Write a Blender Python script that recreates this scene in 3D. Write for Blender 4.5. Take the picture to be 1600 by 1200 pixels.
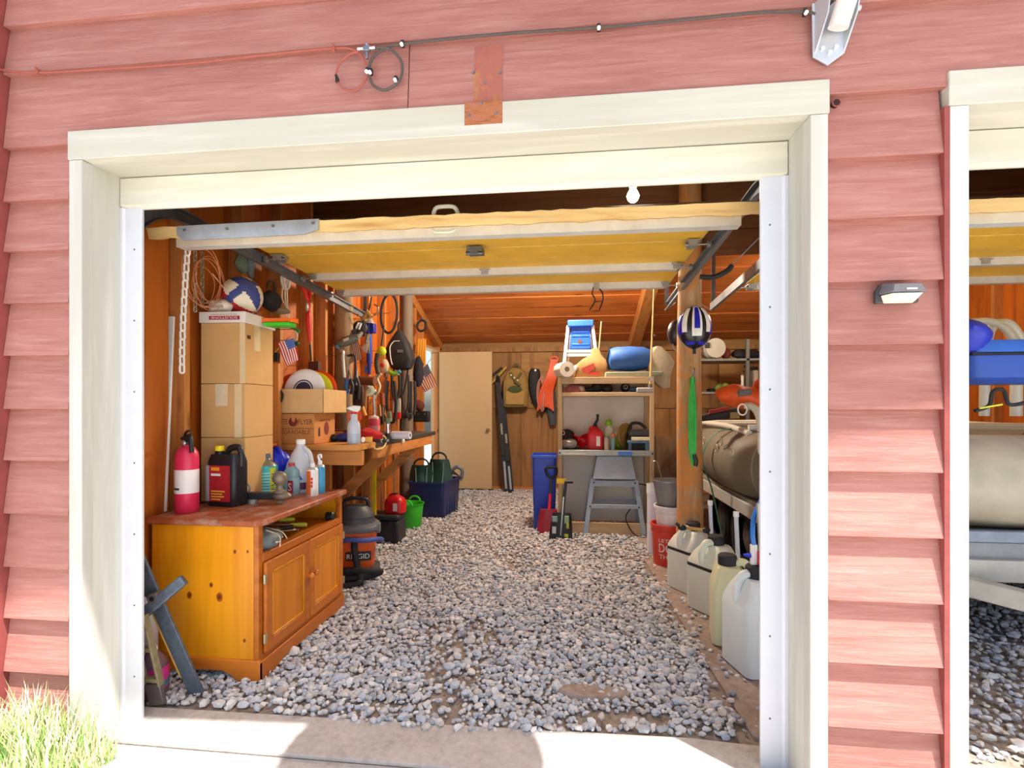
import bpy, bmesh, math, random
from mathutils import Vector, Matrix, Quaternion
import numpy as np

for _o in list(bpy.data.objects):
    bpy.data.objects.remove(_o)
sc = bpy.context.scene
COL = sc.collection
rnd = random.Random(7)
PI = math.pi

# ------------------------------------------------------------------ camera
CAM_H, CAM_D, F, YAW, HOR = 1.278, 1.725, 800.0, math.radians(6.56), 636.0
cd = bpy.data.cameras.new('camera')
cd.sensor_width = 36.0
cd.lens = 36.0 * F / 1600.0
cd.shift_y = (HOR - 600.0) / 1600.0
cd.clip_start = 0.05
cam = bpy.data.objects.new('camera', cd)
COL.objects.link(cam)
cam.location = (0, -CAM_D, CAM_H)
cam.rotation_euler = (PI / 2, 0, YAW)
sc.camera = cam

# ------------------------------------------------------------------ sky, sun, exposure
w = bpy.data.worlds.new('sky')
sc.world = w
w.use_nodes = True
wn = w.node_tree
wn.nodes.clear()
sky = wn.nodes.new('ShaderNodeTexSky')
sky.sky_type = 'NISHITA'
sky.sun_disc = False
sky.sun_elevation = math.radians(66)
sky.sun_rotation = math.radians(130)
sky.air_density = 1.0
sky.dust_density = 3.0
bg = wn.nodes.new('ShaderNodeBackground')
bg.inputs['Strength'].default_value = 0.30
wo = wn.nodes.new('ShaderNodeOutputWorld')
wn.links.new(sky.outputs[0], bg.inputs[0])
wn.links.new(bg.outputs[0], wo.inputs[0])

sl = bpy.data.lights.new('sun', 'SUN')
sl.energy = 13.0
sl.angle = math.radians(0.6)
sl.color = (1.0, 0.97, 0.93)
sun = bpy.data.objects.new('sun', sl)
COL.objects.link(sun)
SUN = Vector((1.2, -1.0, 4.0)).normalized()
sun.rotation_euler = SUN.to_track_quat('Z', 'Y').to_euler()
sun.location = (4, -6, 14)

sc.view_settings.view_transform = 'Standard'
sc.view_settings.look = 'None'
sc.view_settings.gamma = 1.0
sc.view_settings.use_curve_mapping = False
sc.view_settings.exposure = -0.05

# ------------------------------------------------------------------ measuring helpers (photo pixel + a known plane -> place)
_ca, _sa = math.cos(YAW), math.sin(YAW)
def _dir(px, py):
    u = (px - 800.0) / F
    return (-_sa + _ca * u, _ca + _sa * u, (HOR - py) / F)
def at(px, py, yd):
    d = _dir(px, py); t = yd / d[1]
    return Vector((d[0] * t, yd - CAM_D, CAM_H + d[2] * t))
def onz(px, py, z):
    d = _dir(px, py); t = (z - CAM_H) / d[2]
    return Vector((d[0] * t, d[1] * t - CAM_D, z))
def onx(px, py, x):
    d = _dir(px, py); t = x / d[0]
    return Vector((x, d[1] * t - CAM_D, CAM_H + d[2] * t))
def mpp(p):
    return (-_sa * p[0] + _ca * (p[1] + CAM_D)) / F

# ------------------------------------------------------------------ materials
def lin(h):
    h = h.lstrip('#')
    c = [int(h[i:i + 2], 16) / 255.0 for i in (0, 2, 4)]
    return tuple(x / 12.92 if x <= 0.04045 else ((x + 0.055) / 1.055) ** 2.4 for x in c) + (1.0,)
def mulc(c, k):
    return tuple(min(1, x * k) for x in c[:3]) + (1.0,)
MATS = {}
def base_mat(name):
    m = bpy.data.materials.new(name); m.use_nodes = True
    nt = m.node_tree
    b = nt.nodes['Principled BSDF']
    return m, nt, b
def coords(nt, scale=(1, 1, 1), rot=(0, 0, 0)):
    tc = nt.nodes.new('ShaderNodeTexCoord')
    mp = nt.nodes.new('ShaderNodeMapping')
    mp.inputs['Scale'].default_value = scale
    mp.inputs['Rotation'].default_value = rot
    nt.links.new(tc.outputs['Object'], mp.inputs[0])
    return mp.outputs[0]
def noise(nt, vec, scale, detail=4, rough=0.55, dist=0.0):
    n = nt.nodes.new('ShaderNodeTexNoise')
    n.inputs['Scale'].default_value = scale; n.inputs['Detail'].default_value = detail
    n.inputs['Roughness'].default_value = rough; n.inputs['Distortion'].default_value = dist
    nt.links.new(vec, n.inputs['Vector'])
    return n.outputs['Fac']
def ramp(nt, fac, stops):
    r = nt.nodes.new('ShaderNodeValToRGB')
    el = r.color_ramp.elements
    while len(el) < len(stops): el.new(0.5)
    for e, (p, c) in zip(el, stops):
        e.position = p; e.color = c
    nt.links.new(fac, r.inputs[0])
    return r.outputs[0]
def mix(nt, fac, a, b, mode='MIX'):
    n = nt.nodes.new('ShaderNodeMix'); n.data_type = 'RGBA'; n.blend_type = mode
    for k, v in ((0, fac), (6, a), (7, b)):
        if hasattr(v, 'is_linked'): nt.links.new(v, n.inputs[k])
        else: n.inputs[k].default_value = v
    return n.outputs[2]
def bump(nt, b, h, strength, dist=0.01):
    n = nt.nodes.new('ShaderNodeBump')
    n.inputs['Strength'].default_value = strength; n.inputs['Distance'].default_value = dist
    nt.links.new(h, n.inputs['Height'])
    nt.links.new(n.outputs[0], b.inputs['Normal'])
def M(hexc, rough=0.5, metal=0.0, var=0.12, scale=14.0, bmp=0.0, emit=0, sub=0, trans=0, rnd_obj=0, alpha=1):
    key = (hexc, rough, metal, var, scale, bmp, emit, sub, trans, rnd_obj, alpha)
    if key in MATS: return MATS[key]
    m, nt, b = base_mat('paint_' + hexc.lstrip('#'))
    c = lin(hexc)
    v = coords(nt)
    f = noise(nt, v, scale, 5, 0.6)
    col = ramp(nt, f, [(0.3, mulc(c, 1 - var)), (0.7, mulc(c, 1 + var))])
    nt.links.new(col, b.inputs['Base Color'])
    b.inputs['Roughness'].default_value = rough
    b.inputs['Metallic'].default_value = metal
    if bmp: bump(nt, b, f, bmp, 0.005)
    if emit:
        b.inputs['Emission Color'].default_value = c
        b.inputs['Emission Strength'].default_value = emit
    if sub:
        b.inputs['Subsurface Weight'].default_value = sub
        b.inputs['Subsurface Radius'].default_value = (0.02, 0.02, 0.02)
    if trans:
        b.inputs['Transmission Weight'].default_value = trans
        b.inputs['IOR'].default_value = 1.3
    if alpha < 1: b.inputs['Alpha'].default_value = alpha
    MATS[key] = m
    return m
def wood(hexa, hexb, axis='z', scale=1.0, rough=0.6, knots=0, dirt=0, bmp=0.15, spec=None):
    key = ('wood', hexa, hexb, axis, scale, rough, knots, dirt, bmp)
    if key in MATS: return MATS[key]
    m, nt, b = base_mat('wood_' + hexa.lstrip('#'))
    s = {'x': (1.2, 14, 14), 'y': (14, 1.2, 14), 'z': (14, 14, 1.2)}[axis]
    v = coords(nt, tuple(k * scale for k in s))
    oi = nt.nodes.new('ShaderNodeObjectInfo')
    ad = nt.nodes.new('ShaderNodeVectorMath'); ad.operation = 'ADD'
    mu = nt.nodes.new('ShaderNodeMath'); mu.operation = 'MULTIPLY'; mu.inputs[1].default_value = 37.0
    nt.links.new(oi.outputs['Random'], mu.inputs[0])
    nt.links.new(v, ad.inputs[0]); nt.links.new(mu.outputs[0], ad.inputs[1])
    f = noise(nt, ad.outputs[0], 1.6, 6, 0.6, 0.6)
    ca, cb = lin(hexa), lin(hexb)
    col = ramp(nt, f, [(0.28, cb), (0.5, mulc(ca, 0.92)), (0.72, mulc(ca, 1.12))])
    # each board a little lighter or darker than the next
    hv = nt.nodes.new('ShaderNodeMapRange')
    hv.inputs['To Min'].default_value = 0.86; hv.inputs['To Max'].default_value = 1.12
    nt.links.new(oi.outputs['Random'], hv.inputs[0])
    vm = nt.nodes.new('ShaderNodeVectorMath'); vm.operation = 'SCALE'
    nt.links.new(col, vm.inputs[0]); nt.links.new(hv.outputs[0], vm.inputs['Scale'])
    col = vm.outputs[0]
    if knots:
        v2 = coords(nt, {'x': (2.2, 5.5, 5.5), 'y': (5.5, 2.2, 5.5), 'z': (5.5, 5.5, 2.6)}[axis])
        vo = nt.nodes.new('ShaderNodeTexVoronoi'); vo.inputs['Scale'].default_value = knots
        nt.links.new(v2, vo.inputs['Vector'])
        k = ramp(nt, vo.outputs['Distance'], [(0.05, (1, 1, 1, 1)), (0.10, (0.6, 0.6, 0.6, 1)), (0.17, (0, 0, 0, 1))])
        col = mix(nt, k, col, mulc(cb, 0.35))
    if dirt:
        f2 = noise(nt, coords(nt, (3, 3, 3)), 3.0, 6, 0.7)
        k2 = ramp(nt, f2, [(0.5, (0, 0, 0, 1)), (0.75, (dirt, dirt, dirt, 1))])
        col = mix(nt, k2, col, lin('#b9a89a'))
    nt.links.new(col, b.inputs['Base Color'])
    b.inputs['Roughness'].default_value = rough
    bump(nt, b, f, bmp, 0.004)
    MATS[key] = m
    return m

# ------------------------------------------------------------------ mesh builder
def I4(): return Matrix.Identity(4)
def TR(loc=(0, 0, 0), rot=(0, 0, 0), sc_=(1, 1, 1)):
    from mathutils import Euler
    return Matrix.LocRotScale(Vector(loc), Euler(rot), Vector(sc_))
def frame(o, x, y):
    """matrix with origin o, local x along x, local y as near y as can be"""
    x = Vector(x).normalized(); z = x.cross(Vector(y)).normalized(); y = z.cross(x)
    m = Matrix.Identity(4)
    for i in range(3):
        m[i][0], m[i][1], m[i][2], m[i][3] = x[i], y[i], z[i], o[i]
    return m
def smooth(pts, k=6, closed=False):
    pts = [Vector(p) for p in pts]; n = len(pts); out = []
    rng = range(n if closed else n - 1)
    for i in rng:
        if closed:
            a, b, c, d = pts[(i - 1) % n], pts[i], pts[(i + 1) % n], pts[(i + 2) % n]
        else:
            a, b, c, d = pts[max(i - 1, 0)], pts[i], pts[i + 1], pts[min(i + 2, n - 1)]
        for j in range(k):
            t = j / k
            out.append(0.5 * ((2 * b) + (c - a) * t + (2 * a - 5 * b + 4 * c - d) * t * t + (3 * b - a - 3 * c + d) * t ** 3))
    if not closed: out.append(pts[-1])
    return out
def rrect(w, d, r, z, cx=0, cy=0, n=4):
    r = min(r, w / 2 - 1e-4, d / 2 - 1e-4); out = []
    for (sx, sy, a0) in ((1, 1, 0), (-1, 1, PI / 2), (-1, -1, PI), (1, -1, 1.5 * PI)):
        for i in range(n + 1):
            a = a0 + (PI / 2) * i / n
            out.append((cx + sx * (w / 2 - r) + r * math.cos(a), cy + sy * (d / 2 - r) + r * math.sin(a), z))
    return out
def circ(r, z, n=20, cx=0, cy=0, ry=None):
    ry = r if ry is None else ry
    return [(cx + r * math.cos(2 * PI * i / n), cy + ry * math.sin(2 * PI * i / n), z) for i in range(n)]
class MB:
    def __init__(s):
        s.v = []; s.f = []; s.mi = []; s.cur = 0; s.M = None
    def _add(s, vs, fs):
        k = len(s.v)
        s.v += [tuple(s.M @ Vector(p)) if s.M is not None else tuple(p) for p in vs]
        s.f += [tuple(i + k for i in f) for f in fs]
        s.mi += [s.cur] * len(fs)
        return s
    def box(s, c, d, m=None):
        x, y, z = d[0] / 2, d[1] / 2, d[2] / 2
        vs = [Vector((a * x, b * y, e * z)) for a in (-1, 1) for b in (-1, 1) for e in (-1, 1)]
        if m is not None: vs = [m @ p for p in vs]
        vs = [p + Vector(c) for p in vs]
        return s._add(vs, [(0, 1, 3, 2), (4, 6, 7, 5), (0, 4, 5, 1), (2, 3, 7, 6), (0, 2, 6, 4), (1, 5, 7, 3)])
    def bx(s, x0, x1, y0, y1, z0, z1):
        return s.box(((x0 + x1) / 2, (y0 + y1) / 2, (z0 + z1) / 2), (abs(x1 - x0), abs(y1 - y0), abs(z1 - z0)))
    def bar(s, p0, p1, w, h, up=(0, 0, 1)):
        p0, p1 = Vector(p0), Vector(p1); d = p1 - p0
        up = Vector(up)
        if abs(d.normalized().dot(up)) > 0.98: up = Vector((0, 1, 0))
        x = d.normalized(); y = up.cross(x).normalized(); z = x.cross(y)
        vs = []
        for e in (p0, p1):
            for a, b in ((-1, -1), (1, -1), (1, 1), (-1, 1)):
                vs.append(e + y * a * w / 2 + z * b * h / 2)
        return s._add(vs, [(3, 2, 1, 0), (4, 5, 6, 7), (0, 1, 5, 4), (1, 2, 6, 5), (2, 3, 7, 6), (3, 0, 4, 7)])
    def loft(s, rings, cap=True, closed=False):
        n = len(rings[0]); vs = [p for r in rings for p in r]; fs = []
        R = len(rings)
        for i in range(R if closed else R - 1):
            j = (i + 1) % R
            for k in range(n):
                l = (k + 1) % n
                fs.append((i * n + k, i * n + l, j * n + l, j * n + k))
        if cap and not closed:
            fs.append(tuple(range(n - 1, -1, -1)))
            fs.append(tuple((R - 1) * n + k for k in range(n)))
        return s._add(vs, fs)
    def lathe(s, prof, n=20, c=(0, 0, 0), ry=1.0, cap=True):
        rings = [[(c[0] + r * math.cos(2 * PI * k / n), c[1] + ry * r * math.sin(2 * PI * k / n), c[2] + z) for k in range(n)] for r, z in prof]
        return s.loft(rings, cap)
    def cyl(s, p0, p1, r0, r1=None, n=14):
        return s.tube([p0, p1], [r0, r0 if r1 is None else r1], n)
    def tube(s, pts, r, n=8, closed=False, ell=1.0):
        pts = [Vector(p) for p in pts]; m = len(pts)
        rs = r if isinstance(r, (list, tuple)) else [r] * m
        t0 = (pts[1] - pts[0]).normalized()
        up = Vector((0, 0, 1)) if abs(t0.z) < 0.9 else Vector((0, 1, 0))
        nx = t0.cross(up).normalized(); rings = []
        pt = t0
        for i in range(m):
            if closed: t = (pts[(i + 1) % m] - pts[(i - 1) % m]).normalized()
            else: t = (pts[min(i + 1, m - 1)] - pts[max(i - 1, 0)]).normalized()
            if t.length < 0.5: t = pt
            q = pt.rotation_difference(t); nx = (q @ nx); nx = (nx - t * nx.dot(t)).normalized(); pt = t
            ny = t.cross(nx)
            rings.append([pts[i] + nx * rs[i] * math.cos(2 * PI * k / n) + ny * rs[i] * ell * math.sin(2 * PI * k / n) for k in range(n)])
        return s.loft(rings, True, closed)
    def prism(s, poly, axis, a, b):
        def P(u, v, t):
            return {'x': (t, u, v), 'y': (u, t, v), 'z': (u, v, t)}[axis]
        n = len(poly)
        vs = [P(u, v, a) for u, v in poly] + [P(u, v, b) for u, v in poly]
        fs = [tuple(range(n)), tuple(range(2 * n - 1, n - 1, -1))]
        for k in range(n):
            l = (k + 1) % n; fs.append((k, k + n, l + n, l))
        return s._add(vs, fs)
    def ell(s, c, r, n=16, m=10, M_=None, zmin=-1.0):
        rings = []
        a0 = math.asin(max(-1, zmin))
        for i in range(m + 1):
            a = a0 + (PI / 2 - a0) * i / m
            cr = max(math.cos(a), 0.004)
            rings.append([Vector((r[0] * cr * math.cos(2 * PI * k / n), r[1] * cr * math.sin(2 * PI * k / n), r[2] * math.sin(a))) for k in range(n)])
        if M_ is not None: rings = [[M_ @ p for p in q] for q in rings]
        return s.loft([[p + Vector(c) for p in q] for q in rings])
    def jitter(s, amp, seed=1, freq=9.0):
        from mathutils import noise as N
        s.v = [tuple(Vector(p) + N.noise_vector(Vector(p) * freq + Vector((seed, seed, seed))) * amp) for p in s.v]
        return s
    def mesh(s, name, mats, angle=38):
        me = bpy.data.meshes.new(name)
        me.from_pydata(s.v, [], s.f)
        bm = bmesh.new(); bm.from_mesh(me)
        bmesh.ops.recalc_face_normals(bm, faces=bm.faces)
        bm.to_mesh(me); bm.free()
        for m in (mats if isinstance(mats, (list, tuple)) else [mats]): me.materials.append(m)
        me.polygons.foreach_set('use_smooth', [True] * len(me.polygons))
        if len(set(s.mi)) > 1 or (s.mi and s.mi[0]): me.polygons.foreach_set('material_index', s.mi)
        me.set_sharp_from_angle(angle=math.radians(angle))
        return me
    def build(s, name, mat, parent=None, bevel=0.0, angle=38, sub=0):
        o = bpy.data.objects.new(name, s.mesh(name, mat, angle))
        COL.objects.link(o)
        if parent is not None: o.parent = parent
        if bevel:
            b = o.modifiers.new('bevel', 'BEVEL'); b.width = bevel; b.segments = 2; b.limit_method = 'ANGLE'
            b.angle_limit = math.radians(50)
        if sub:
            q = o.modifiers.new('sub', 'SUBSURF'); q.levels = sub; q.render_levels = sub
        return o
def tag(o, label=None, cat=None, group=None, kind=None):
    if label: o['label'] = label
    if cat: o['category'] = cat
    if group: o['group'] = group
    if kind: o['kind'] = kind
    return o
def thing(name, label, cat, loc=(0, 0, 0), rotz=0.0, group=None, rot=None):
    o = bpy.data.objects.new(name, None); COL.objects.link(o)
    o.empty_display_size = 0.05
    o.location = loc; o.rotation_euler = rot if rot else (0, 0, rotz)
    return tag(o, label, cat, group)
def struct(name, mb, mat, label=None, bevel=0):
    o = mb.build(name, mat, None, bevel); tag(o, label, None, None, 'structure'); return o
def copy_tree(o, parent=None):
    c = o.copy(); COL.objects.link(c); c.parent = parent
    for ch in list(o.children): copy_tree(ch, c)
    return c
def lettering(s, mat, parent, c, right, up, width=None, height=None, name='lettering', depth=0.0008):
    cu = bpy.data.curves.new('t', 'FONT'); cu.body = s; cu.align_x = 'CENTER'; cu.align_y = 'CENTER'; cu.resolution_u = 3
    to = bpy.data.objects.new('t', cu); COL.objects.link(to)
    bpy.context.view_layer.update()
    me = bpy.data.meshes.new_from_object(to)
    bpy.data.objects.remove(to); bpy.data.curves.remove(cu)
    xs = [v.co.x for v in me.vertices]; ys = [v.co.y for v in me.vertices]
    cx, cy = (max(xs) + min(xs)) / 2, (max(ys) + min(ys)) / 2
    W, H = max(xs) - min(xs), max(ys) - min(ys)
    kx = width / W if width else None; ky = height / H if height else None
    kx = kx or ky; ky = ky or kx
    right, up, c = Vector(right).normalized(), Vector(up).normalized(), Vector(c)
    for v in me.vertices:
        v.co = c + right * (v.co.x - cx) * kx + up * (v.co.y - cy) * ky
    me.materials.clear(); me.materials.append(mat)
    o = bpy.data.objects.new(name, me); COL.objects.link(o); o.parent = parent
    return o
# ================================================================== MATERIALS OF THE PLACE
def siding_mat():
    m, nt, b = base_mat('red_siding_paint')
    v = coords(nt, (1.5, 22, 22)); oi = nt.nodes.new('ShaderNodeObjectInfo')
    ad = nt.nodes.new('ShaderNodeVectorMath'); ad.operation = 'ADD'
    mu = nt.nodes.new('ShaderNodeMath'); mu.operation = 'MULTIPLY'; mu.inputs[1].default_value = 91.0
    nt.links.new(oi.outputs['Random'], mu.inputs[0]); nt.links.new(v, ad.inputs[0]); nt.links.new(mu.outputs[0], ad.inputs[1])
    f = noise(nt, ad.outputs[0], 2.4, 8, 0.7, 0.5)
    f2 = noise(nt, coords(nt, (1.2, 5, 5)), 2.2, 4, 0.6)
    c = ramp(nt, f, [(0.30, lin('#8e544a')), (0.5, lin('#a66d62')), (0.72, lin('#bf948a'))])
    c2 = ramp(nt, f2, [(0.3, lin('#a0655a')), (0.7, lin('#b58074'))])
    col = mix(nt, 0.5, c, c2)
    hv = nt.nodes.new('ShaderNodeMapRange'); hv.inputs['To Min'].default_value = 0.92; hv.inputs['To Max'].default_value = 1.08
    nt.links.new(oi.outputs['Random'], hv.inputs[0])
    vm = nt.nodes.new('ShaderNodeVectorMath'); vm.operation = 'SCALE'
    nt.links.new(col, vm.inputs[0]); nt.links.new(hv.outputs[0], vm.inputs['Scale'])
    nt.links.new(vm.outputs[0], b.inputs['Base Color'])
    b.inputs['Roughness'].default_value = 0.75
    bump(nt, b, f, 0.55, 0.008)
    return m
SIDING = siding_mat()
REDTRIM = M('#8e443f', 0.75, var=0.15, bmp=0.3)
CREAM = wood('#cfcdc2', '#c3bfae', 'z', 0.6, 0.6, bmp=0.2)
CREAMX = wood('#cfccbc', '#c3bea8', 'x', 0.6, 0.6, bmp=0.2)
VINYL = M('#cfd1d6', 0.35, var=0.02)
STUD = wood('#c8823f', '#a05f28', 'z', 0.8, 0.65, knots=1.0)
STUDX = wood('#c8823f', '#a05f28', 'x', 0.8, 0.65, knots=1.0)
STUDY = wood('#c8823f', '#a05f28', 'y', 0.8, 0.65)
PLY = wood('#c4660f', '#8a3805', 'z', 0.35, 0.6)
ROOFPLANK = wood('#bd6a2a', '#8a4513', 'x', 0.6, 0.6, knots=0.9)
BACKPLY = wood('#9c7440', '#6e4c24', 'x', 0.35, 0.7)
BACKBOARD = wood('#93693a', '#66431f', 'z', 0.5, 0.7)
LOG = wood('#b08a58', '#7e6a4e', 'z', 0.5, 0.8, bmp=0.5)
GALV = M('#a9aaa6', 0.42, 0.75, 0.15, 30)
GALVD = M('#6d7176', 0.45, 0.7, 0.2, 25)
STEELB = M('#87898a', 0.4, 0.8, 0.2, 40)
BLACK = M('#17181a', 0.45, var=0.2)
BLACKR = M('#202124', 0.75, var=0.2)
WHITE = M('#eceae6', 0.5, var=0.03)

# ================================================================== FRONT WALL
back = MB()
back.bx(-3.6, -1.86, 0.045, 0.13, -0.05, 4.1)
back.bx(0.79, 1.19, 0.045, 0.13, -0.05, 4.1)
back.bx(-1.86, 0.79, 0.045, 0.13, 2.32, 4.1)
back.bx(1.19, 3.95, 0.045, 0.13, 2.32, 4.1)
back.bx(3.95, 4.7, 0.045, 0.13, -0.05, 4.1)
wall_front = struct('wall_front', back, M('#6f2f2b', 0.8))
def siding_board(x0, x1, zb, zt):
    mb = MB()
    mb.prism([(0.006, zb), (0.044, zb + 0.004), (0.044, zt + 0.02), (0.034, zt + 0.02)], 'x', x0, x1)
    n = mb.build('siding_board', SIDING, wall_front, 0.0015)
    # origin at the board's middle so the grain differs from board to board
    return n
zs = [0.0585, 0.261, 0.4635, 0.666, 0.8685, 1.071, 1.2735, 1.476, 1.674, 1.872, 2.07, 2.2725, 2.556, 2.741, 2.95, 3.16, 3.37, 3.6]
zs = [-0.14] + zs
for i in range(len(zs) - 1):
    zb, zt = zs[i], zs[i + 1]
    j = (i * 37 % 7 - 3) * 0.001
    if zt < 2.3:
        siding_board(-2.168, -1.888, zb + j, zt); siding_board(-3.6, -2.262, zb - j, zt)
        siding_board(0.813, 1.151, zb + j, zt)
    elif abs(zb - 2.2725) < 0.01:
        siding_board(-3.6, -2.262, zb, zt); siding_board(-2.168, -0.568, zb, zt); siding_board(-0.565, 4.7, zb, zt)
    else:
        siding_board(-3.6, -2.262, zb, zt); siding_board(-2.168, 4.7, zb, zt)
cb = MB(); cb.bx(-2.262, -2.170, -0.055, 0.045, -0.05, 4.05)
cbo = cb.build('corner_board', REDTRIM, wall_front, 0.004)
mb = MB(); mb.bx(1.150, 1.169, 0.004, 0.05, -0.03, 2.21); mb.build('filler_strip', REDTRIM, wall_front)
# knot hole in the siding beside the door head
kh = at(1307, 160, CAM_D + 0.012)
mb = MB(); mb.tube([kh + Vector((0.012 * math.cos(a), 0, 0.012 * math.sin(a))) for a in [i * PI / 8 for i in range(16)]], 0.0022, 6, True)
mb.build('knot_hole_rim', REDTRIM, wall_front)
mb = MB(); mb.cyl(kh + Vector((0, -0.001, 0)), kh + Vector((0, 0.02, 0)), 0.011, n=16)
mb.build('knot_hole', M('#2a1210', 0.9), wall_front)

def door_trim(name, x_l, x_r, outer=0.054):
    t = bpy.data.objects.new(name, None); COL.objects.link(t); tag(t, kind='structure')
    mb = MB(); mb.bx(x_l - outer - 0.004, x_r + outer + 0.004, 0.0, 0.05, 2.21, 2.318); mb.build('head_casing', CREAMX, t, 0.003)
    for s, x in ((-1, x_l), (1, x_r)):
        mb = MB(); mb.bx(x, x + s * outer, 0.002, 0.05, -0.03, 2.209); mb.build('side_casing', CREAM, t, 0.003)
        mb = MB(); mb.bx(x + s * 0.0005, x + s * 0.03, 0.045, 0.23, -0.03, 2.24); mb.build('jamb', CREAM, t)
        mb = MB(); xi = x - s * 0.0905
        mb.prism([(x, 0.167), (x - s * 0.012, 0.165), (x - s * 0.020, 0.172), (xi + s * 0.004, 0.172), (xi, 0.176), (xi, 0.186), (x, 0.19)], 'z', -0.03, 2.09)
        st = mb.build('door_stop', VINYL, t)
        for k in range(7):
            z = 0.18 + 0.29 * k
            mb = MB(); mb.cyl((x - s * 0.06, 0.1725, z), (x - s * 0.06, 0.1705, z), 0.0035, n=8); mb.build('nail', GALVD, st)
    mb = MB(); mb.bx(x_l, x_r, 0.045, 0.092, 2.2095, 2.235); mb.bx(x_l, x_r, 0.094, 0.23, 2.2125, 2.235); mb.build('head_jamb', CREAMX, t)
    mb = MB(); mb.prism([(0.165, 2.209), (0.165, 2.100), (0.178, 2.085), (0.19, 2.085), (0.19, 2.209)], 'x', x_l + 0.002, x_r - 0.002)
    mb.build('header_stop', CREAMX, t, 0.002)
    return t
trim_1 = door_trim('trim_1', -1.827, 0.757)
trim_2 = door_trim('trim_2', 1.219, 3.9)
# bare rusty patch where a plate once sat over the head casing
p0, p1 = at(726, 183, CAM_D), at(785, 150, CAM_D)
def rustmat():
    m, nt, b = base_mat('bare_stained_wood')
    f = noise(nt, coords(nt, (10, 10, 60)), 2.0, 6, 0.7)
    col = ramp(nt, f, [(0.34, lin('#8a4a26')), (0.5, lin('#a8683c')), (0.62, lin('#a66258'))])
    nt.links.new(col, b.inputs['Base Color']); b.inputs['Roughness'].default_value = 0.8; bump(nt, b, f, 0.4)
    return m
RUST = rustmat()
def stainmat():
    m, nt, b = base_mat('rust_streaked_paint')
    f = noise(nt, coords(nt, (9, 9, 7)), 2.2, 6, 0.65)
    col = ramp(nt, f, [(0.40, lin('#9c5c50')), (0.54, lin('#a3604c')), (0.66, lin('#ad7840'))])
    nt.links.new(col, b.inputs['Base Color']); b.inputs['Roughness'].default_value = 0.8; bump(nt, b, f, 0.3)
    return m
STAIN = stainmat()
mb = MB(); mb.bx(p0.x, p1.x, -0.0015, 0.01, 2.243, 2.319); patch = mb.build('bare_patch', RUST, trim_1)
mb = MB(); mb.prism([(0.0085, 2.3185), (0.0275, 2.53), (0.04, 2.53), (0.04, 2.3185)], 'x', p0.x + 0.030, p1.x - 0.002); rp = mb.build('rust_stain', STAIN, wall_front)
for (px, py) in ((738, 107), (780, 108), (756, 125), (752, 162), (733, 180), (775, 177)):
    q = at(px, py, CAM_D - 0.002); q.y = -0.002 if q.z < 2.32 else 0.012 + (q.z - 2.318) * 0.065
    mb = MB(); mb.cyl(q, q + Vector((0, -0.004, 0)), 0.006, 0.004, 8); mb.build('nail', STEELB, trim_1)

# ================================================================== GROUND AND FLOOR
def ground_mat(name, a, b_, c, sc1=6, bmp=0.5, rough=0.95):
    m, nt, bs = base_mat(name)
    v = coords(nt); f = noise(nt, v, sc1, 8, 0.7); g = noise(nt, v, sc1 * 9, 4, 0.6)
    k = mix(nt, 0.45, f, g)
    col = ramp(nt, k, [(0.35, lin(a)), (0.5, lin(b_)), (0.66, lin(c))])
    nt.links.new(col, bs.inputs['Base Color']); bs.inputs['Roughness'].default_value = rough
    bump(nt, bs, k, bmp, 0.02)
    return m
DIRT = ground_mat('packed_dirt', '#7d6c5c', '#978574', '#a89a8c', 5)
DIRT2 = ground_mat('dark_floor_dirt', '#6e6154', '#8c7f72', '#a09488', 7)
CONC = ground_mat('worn_concrete', '#9c958c', '#b0aaa3', '#bfbab4', 4, 0.25)
STRIP = ground_mat('dusty_slab', '#83705f', '#97867a', '#a89a90', 3.5, 0.25)
OUT = ground_mat('pale_gravelly_dirt', '#bcb8b0', '#d0cdc8', '#dcdad6', 9, 0.6)
g = MB(); g.bx(-14, 14, -16, 0.05, -0.2, -0.035); g.bx(-14, -2.12, 0.05, 16, -0.2, -0.035); g.bx(4.7, 14, 0.05, 16, -0.2, -0.035); g.bx(-2.12, 4.7, 6.3, 16, -0.2, -0.035)
ground = struct('ground', g, OUT)
fl = MB(); fl.bx(-2.12, 4.7, 0.05, 6.3, -0.2, -0.008)
floor = struct('floor', fl, DIRT2)
mb = MB(); mb.prism([(-1.84, 0.05), (-1.84, 0.262), (-0.6, 0.285), (0.45, 0.315), (0.79, 0.29), (0.79, 0.05)], 'z', -0.1, 0.004)
mb.build('concrete_sill', CONC, floor, 0.004)
mb = MB(); mb.prism([(-1.86, -0.10), (-1.86, 0.052), (0.80, 0.052), (0.80, -0.10)], 'z', -0.1, -0.012)
mb.build('sill_step', CONC, floor, 0.004)
mb = MB(); mb.prism([(0.70, 0.35), (0.66, 1.2), (0.61, 2.6), (0.66, 4.4), (1.18, 4.4), (1.24, 0.3), (0.79, 0.3)], 'z', -0.1, 0.006)
mb.build('slab_strip', STRIP, floor, 0.004)
mb = MB(); mb.prism([(1.24, 0.05), (1.24, 0.27), (3.9, 0.27), (3.9, 0.05)], 'z', -0.1, 0.004)
mb.build('concrete_sill', CONC, floor, 0.004)

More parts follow.
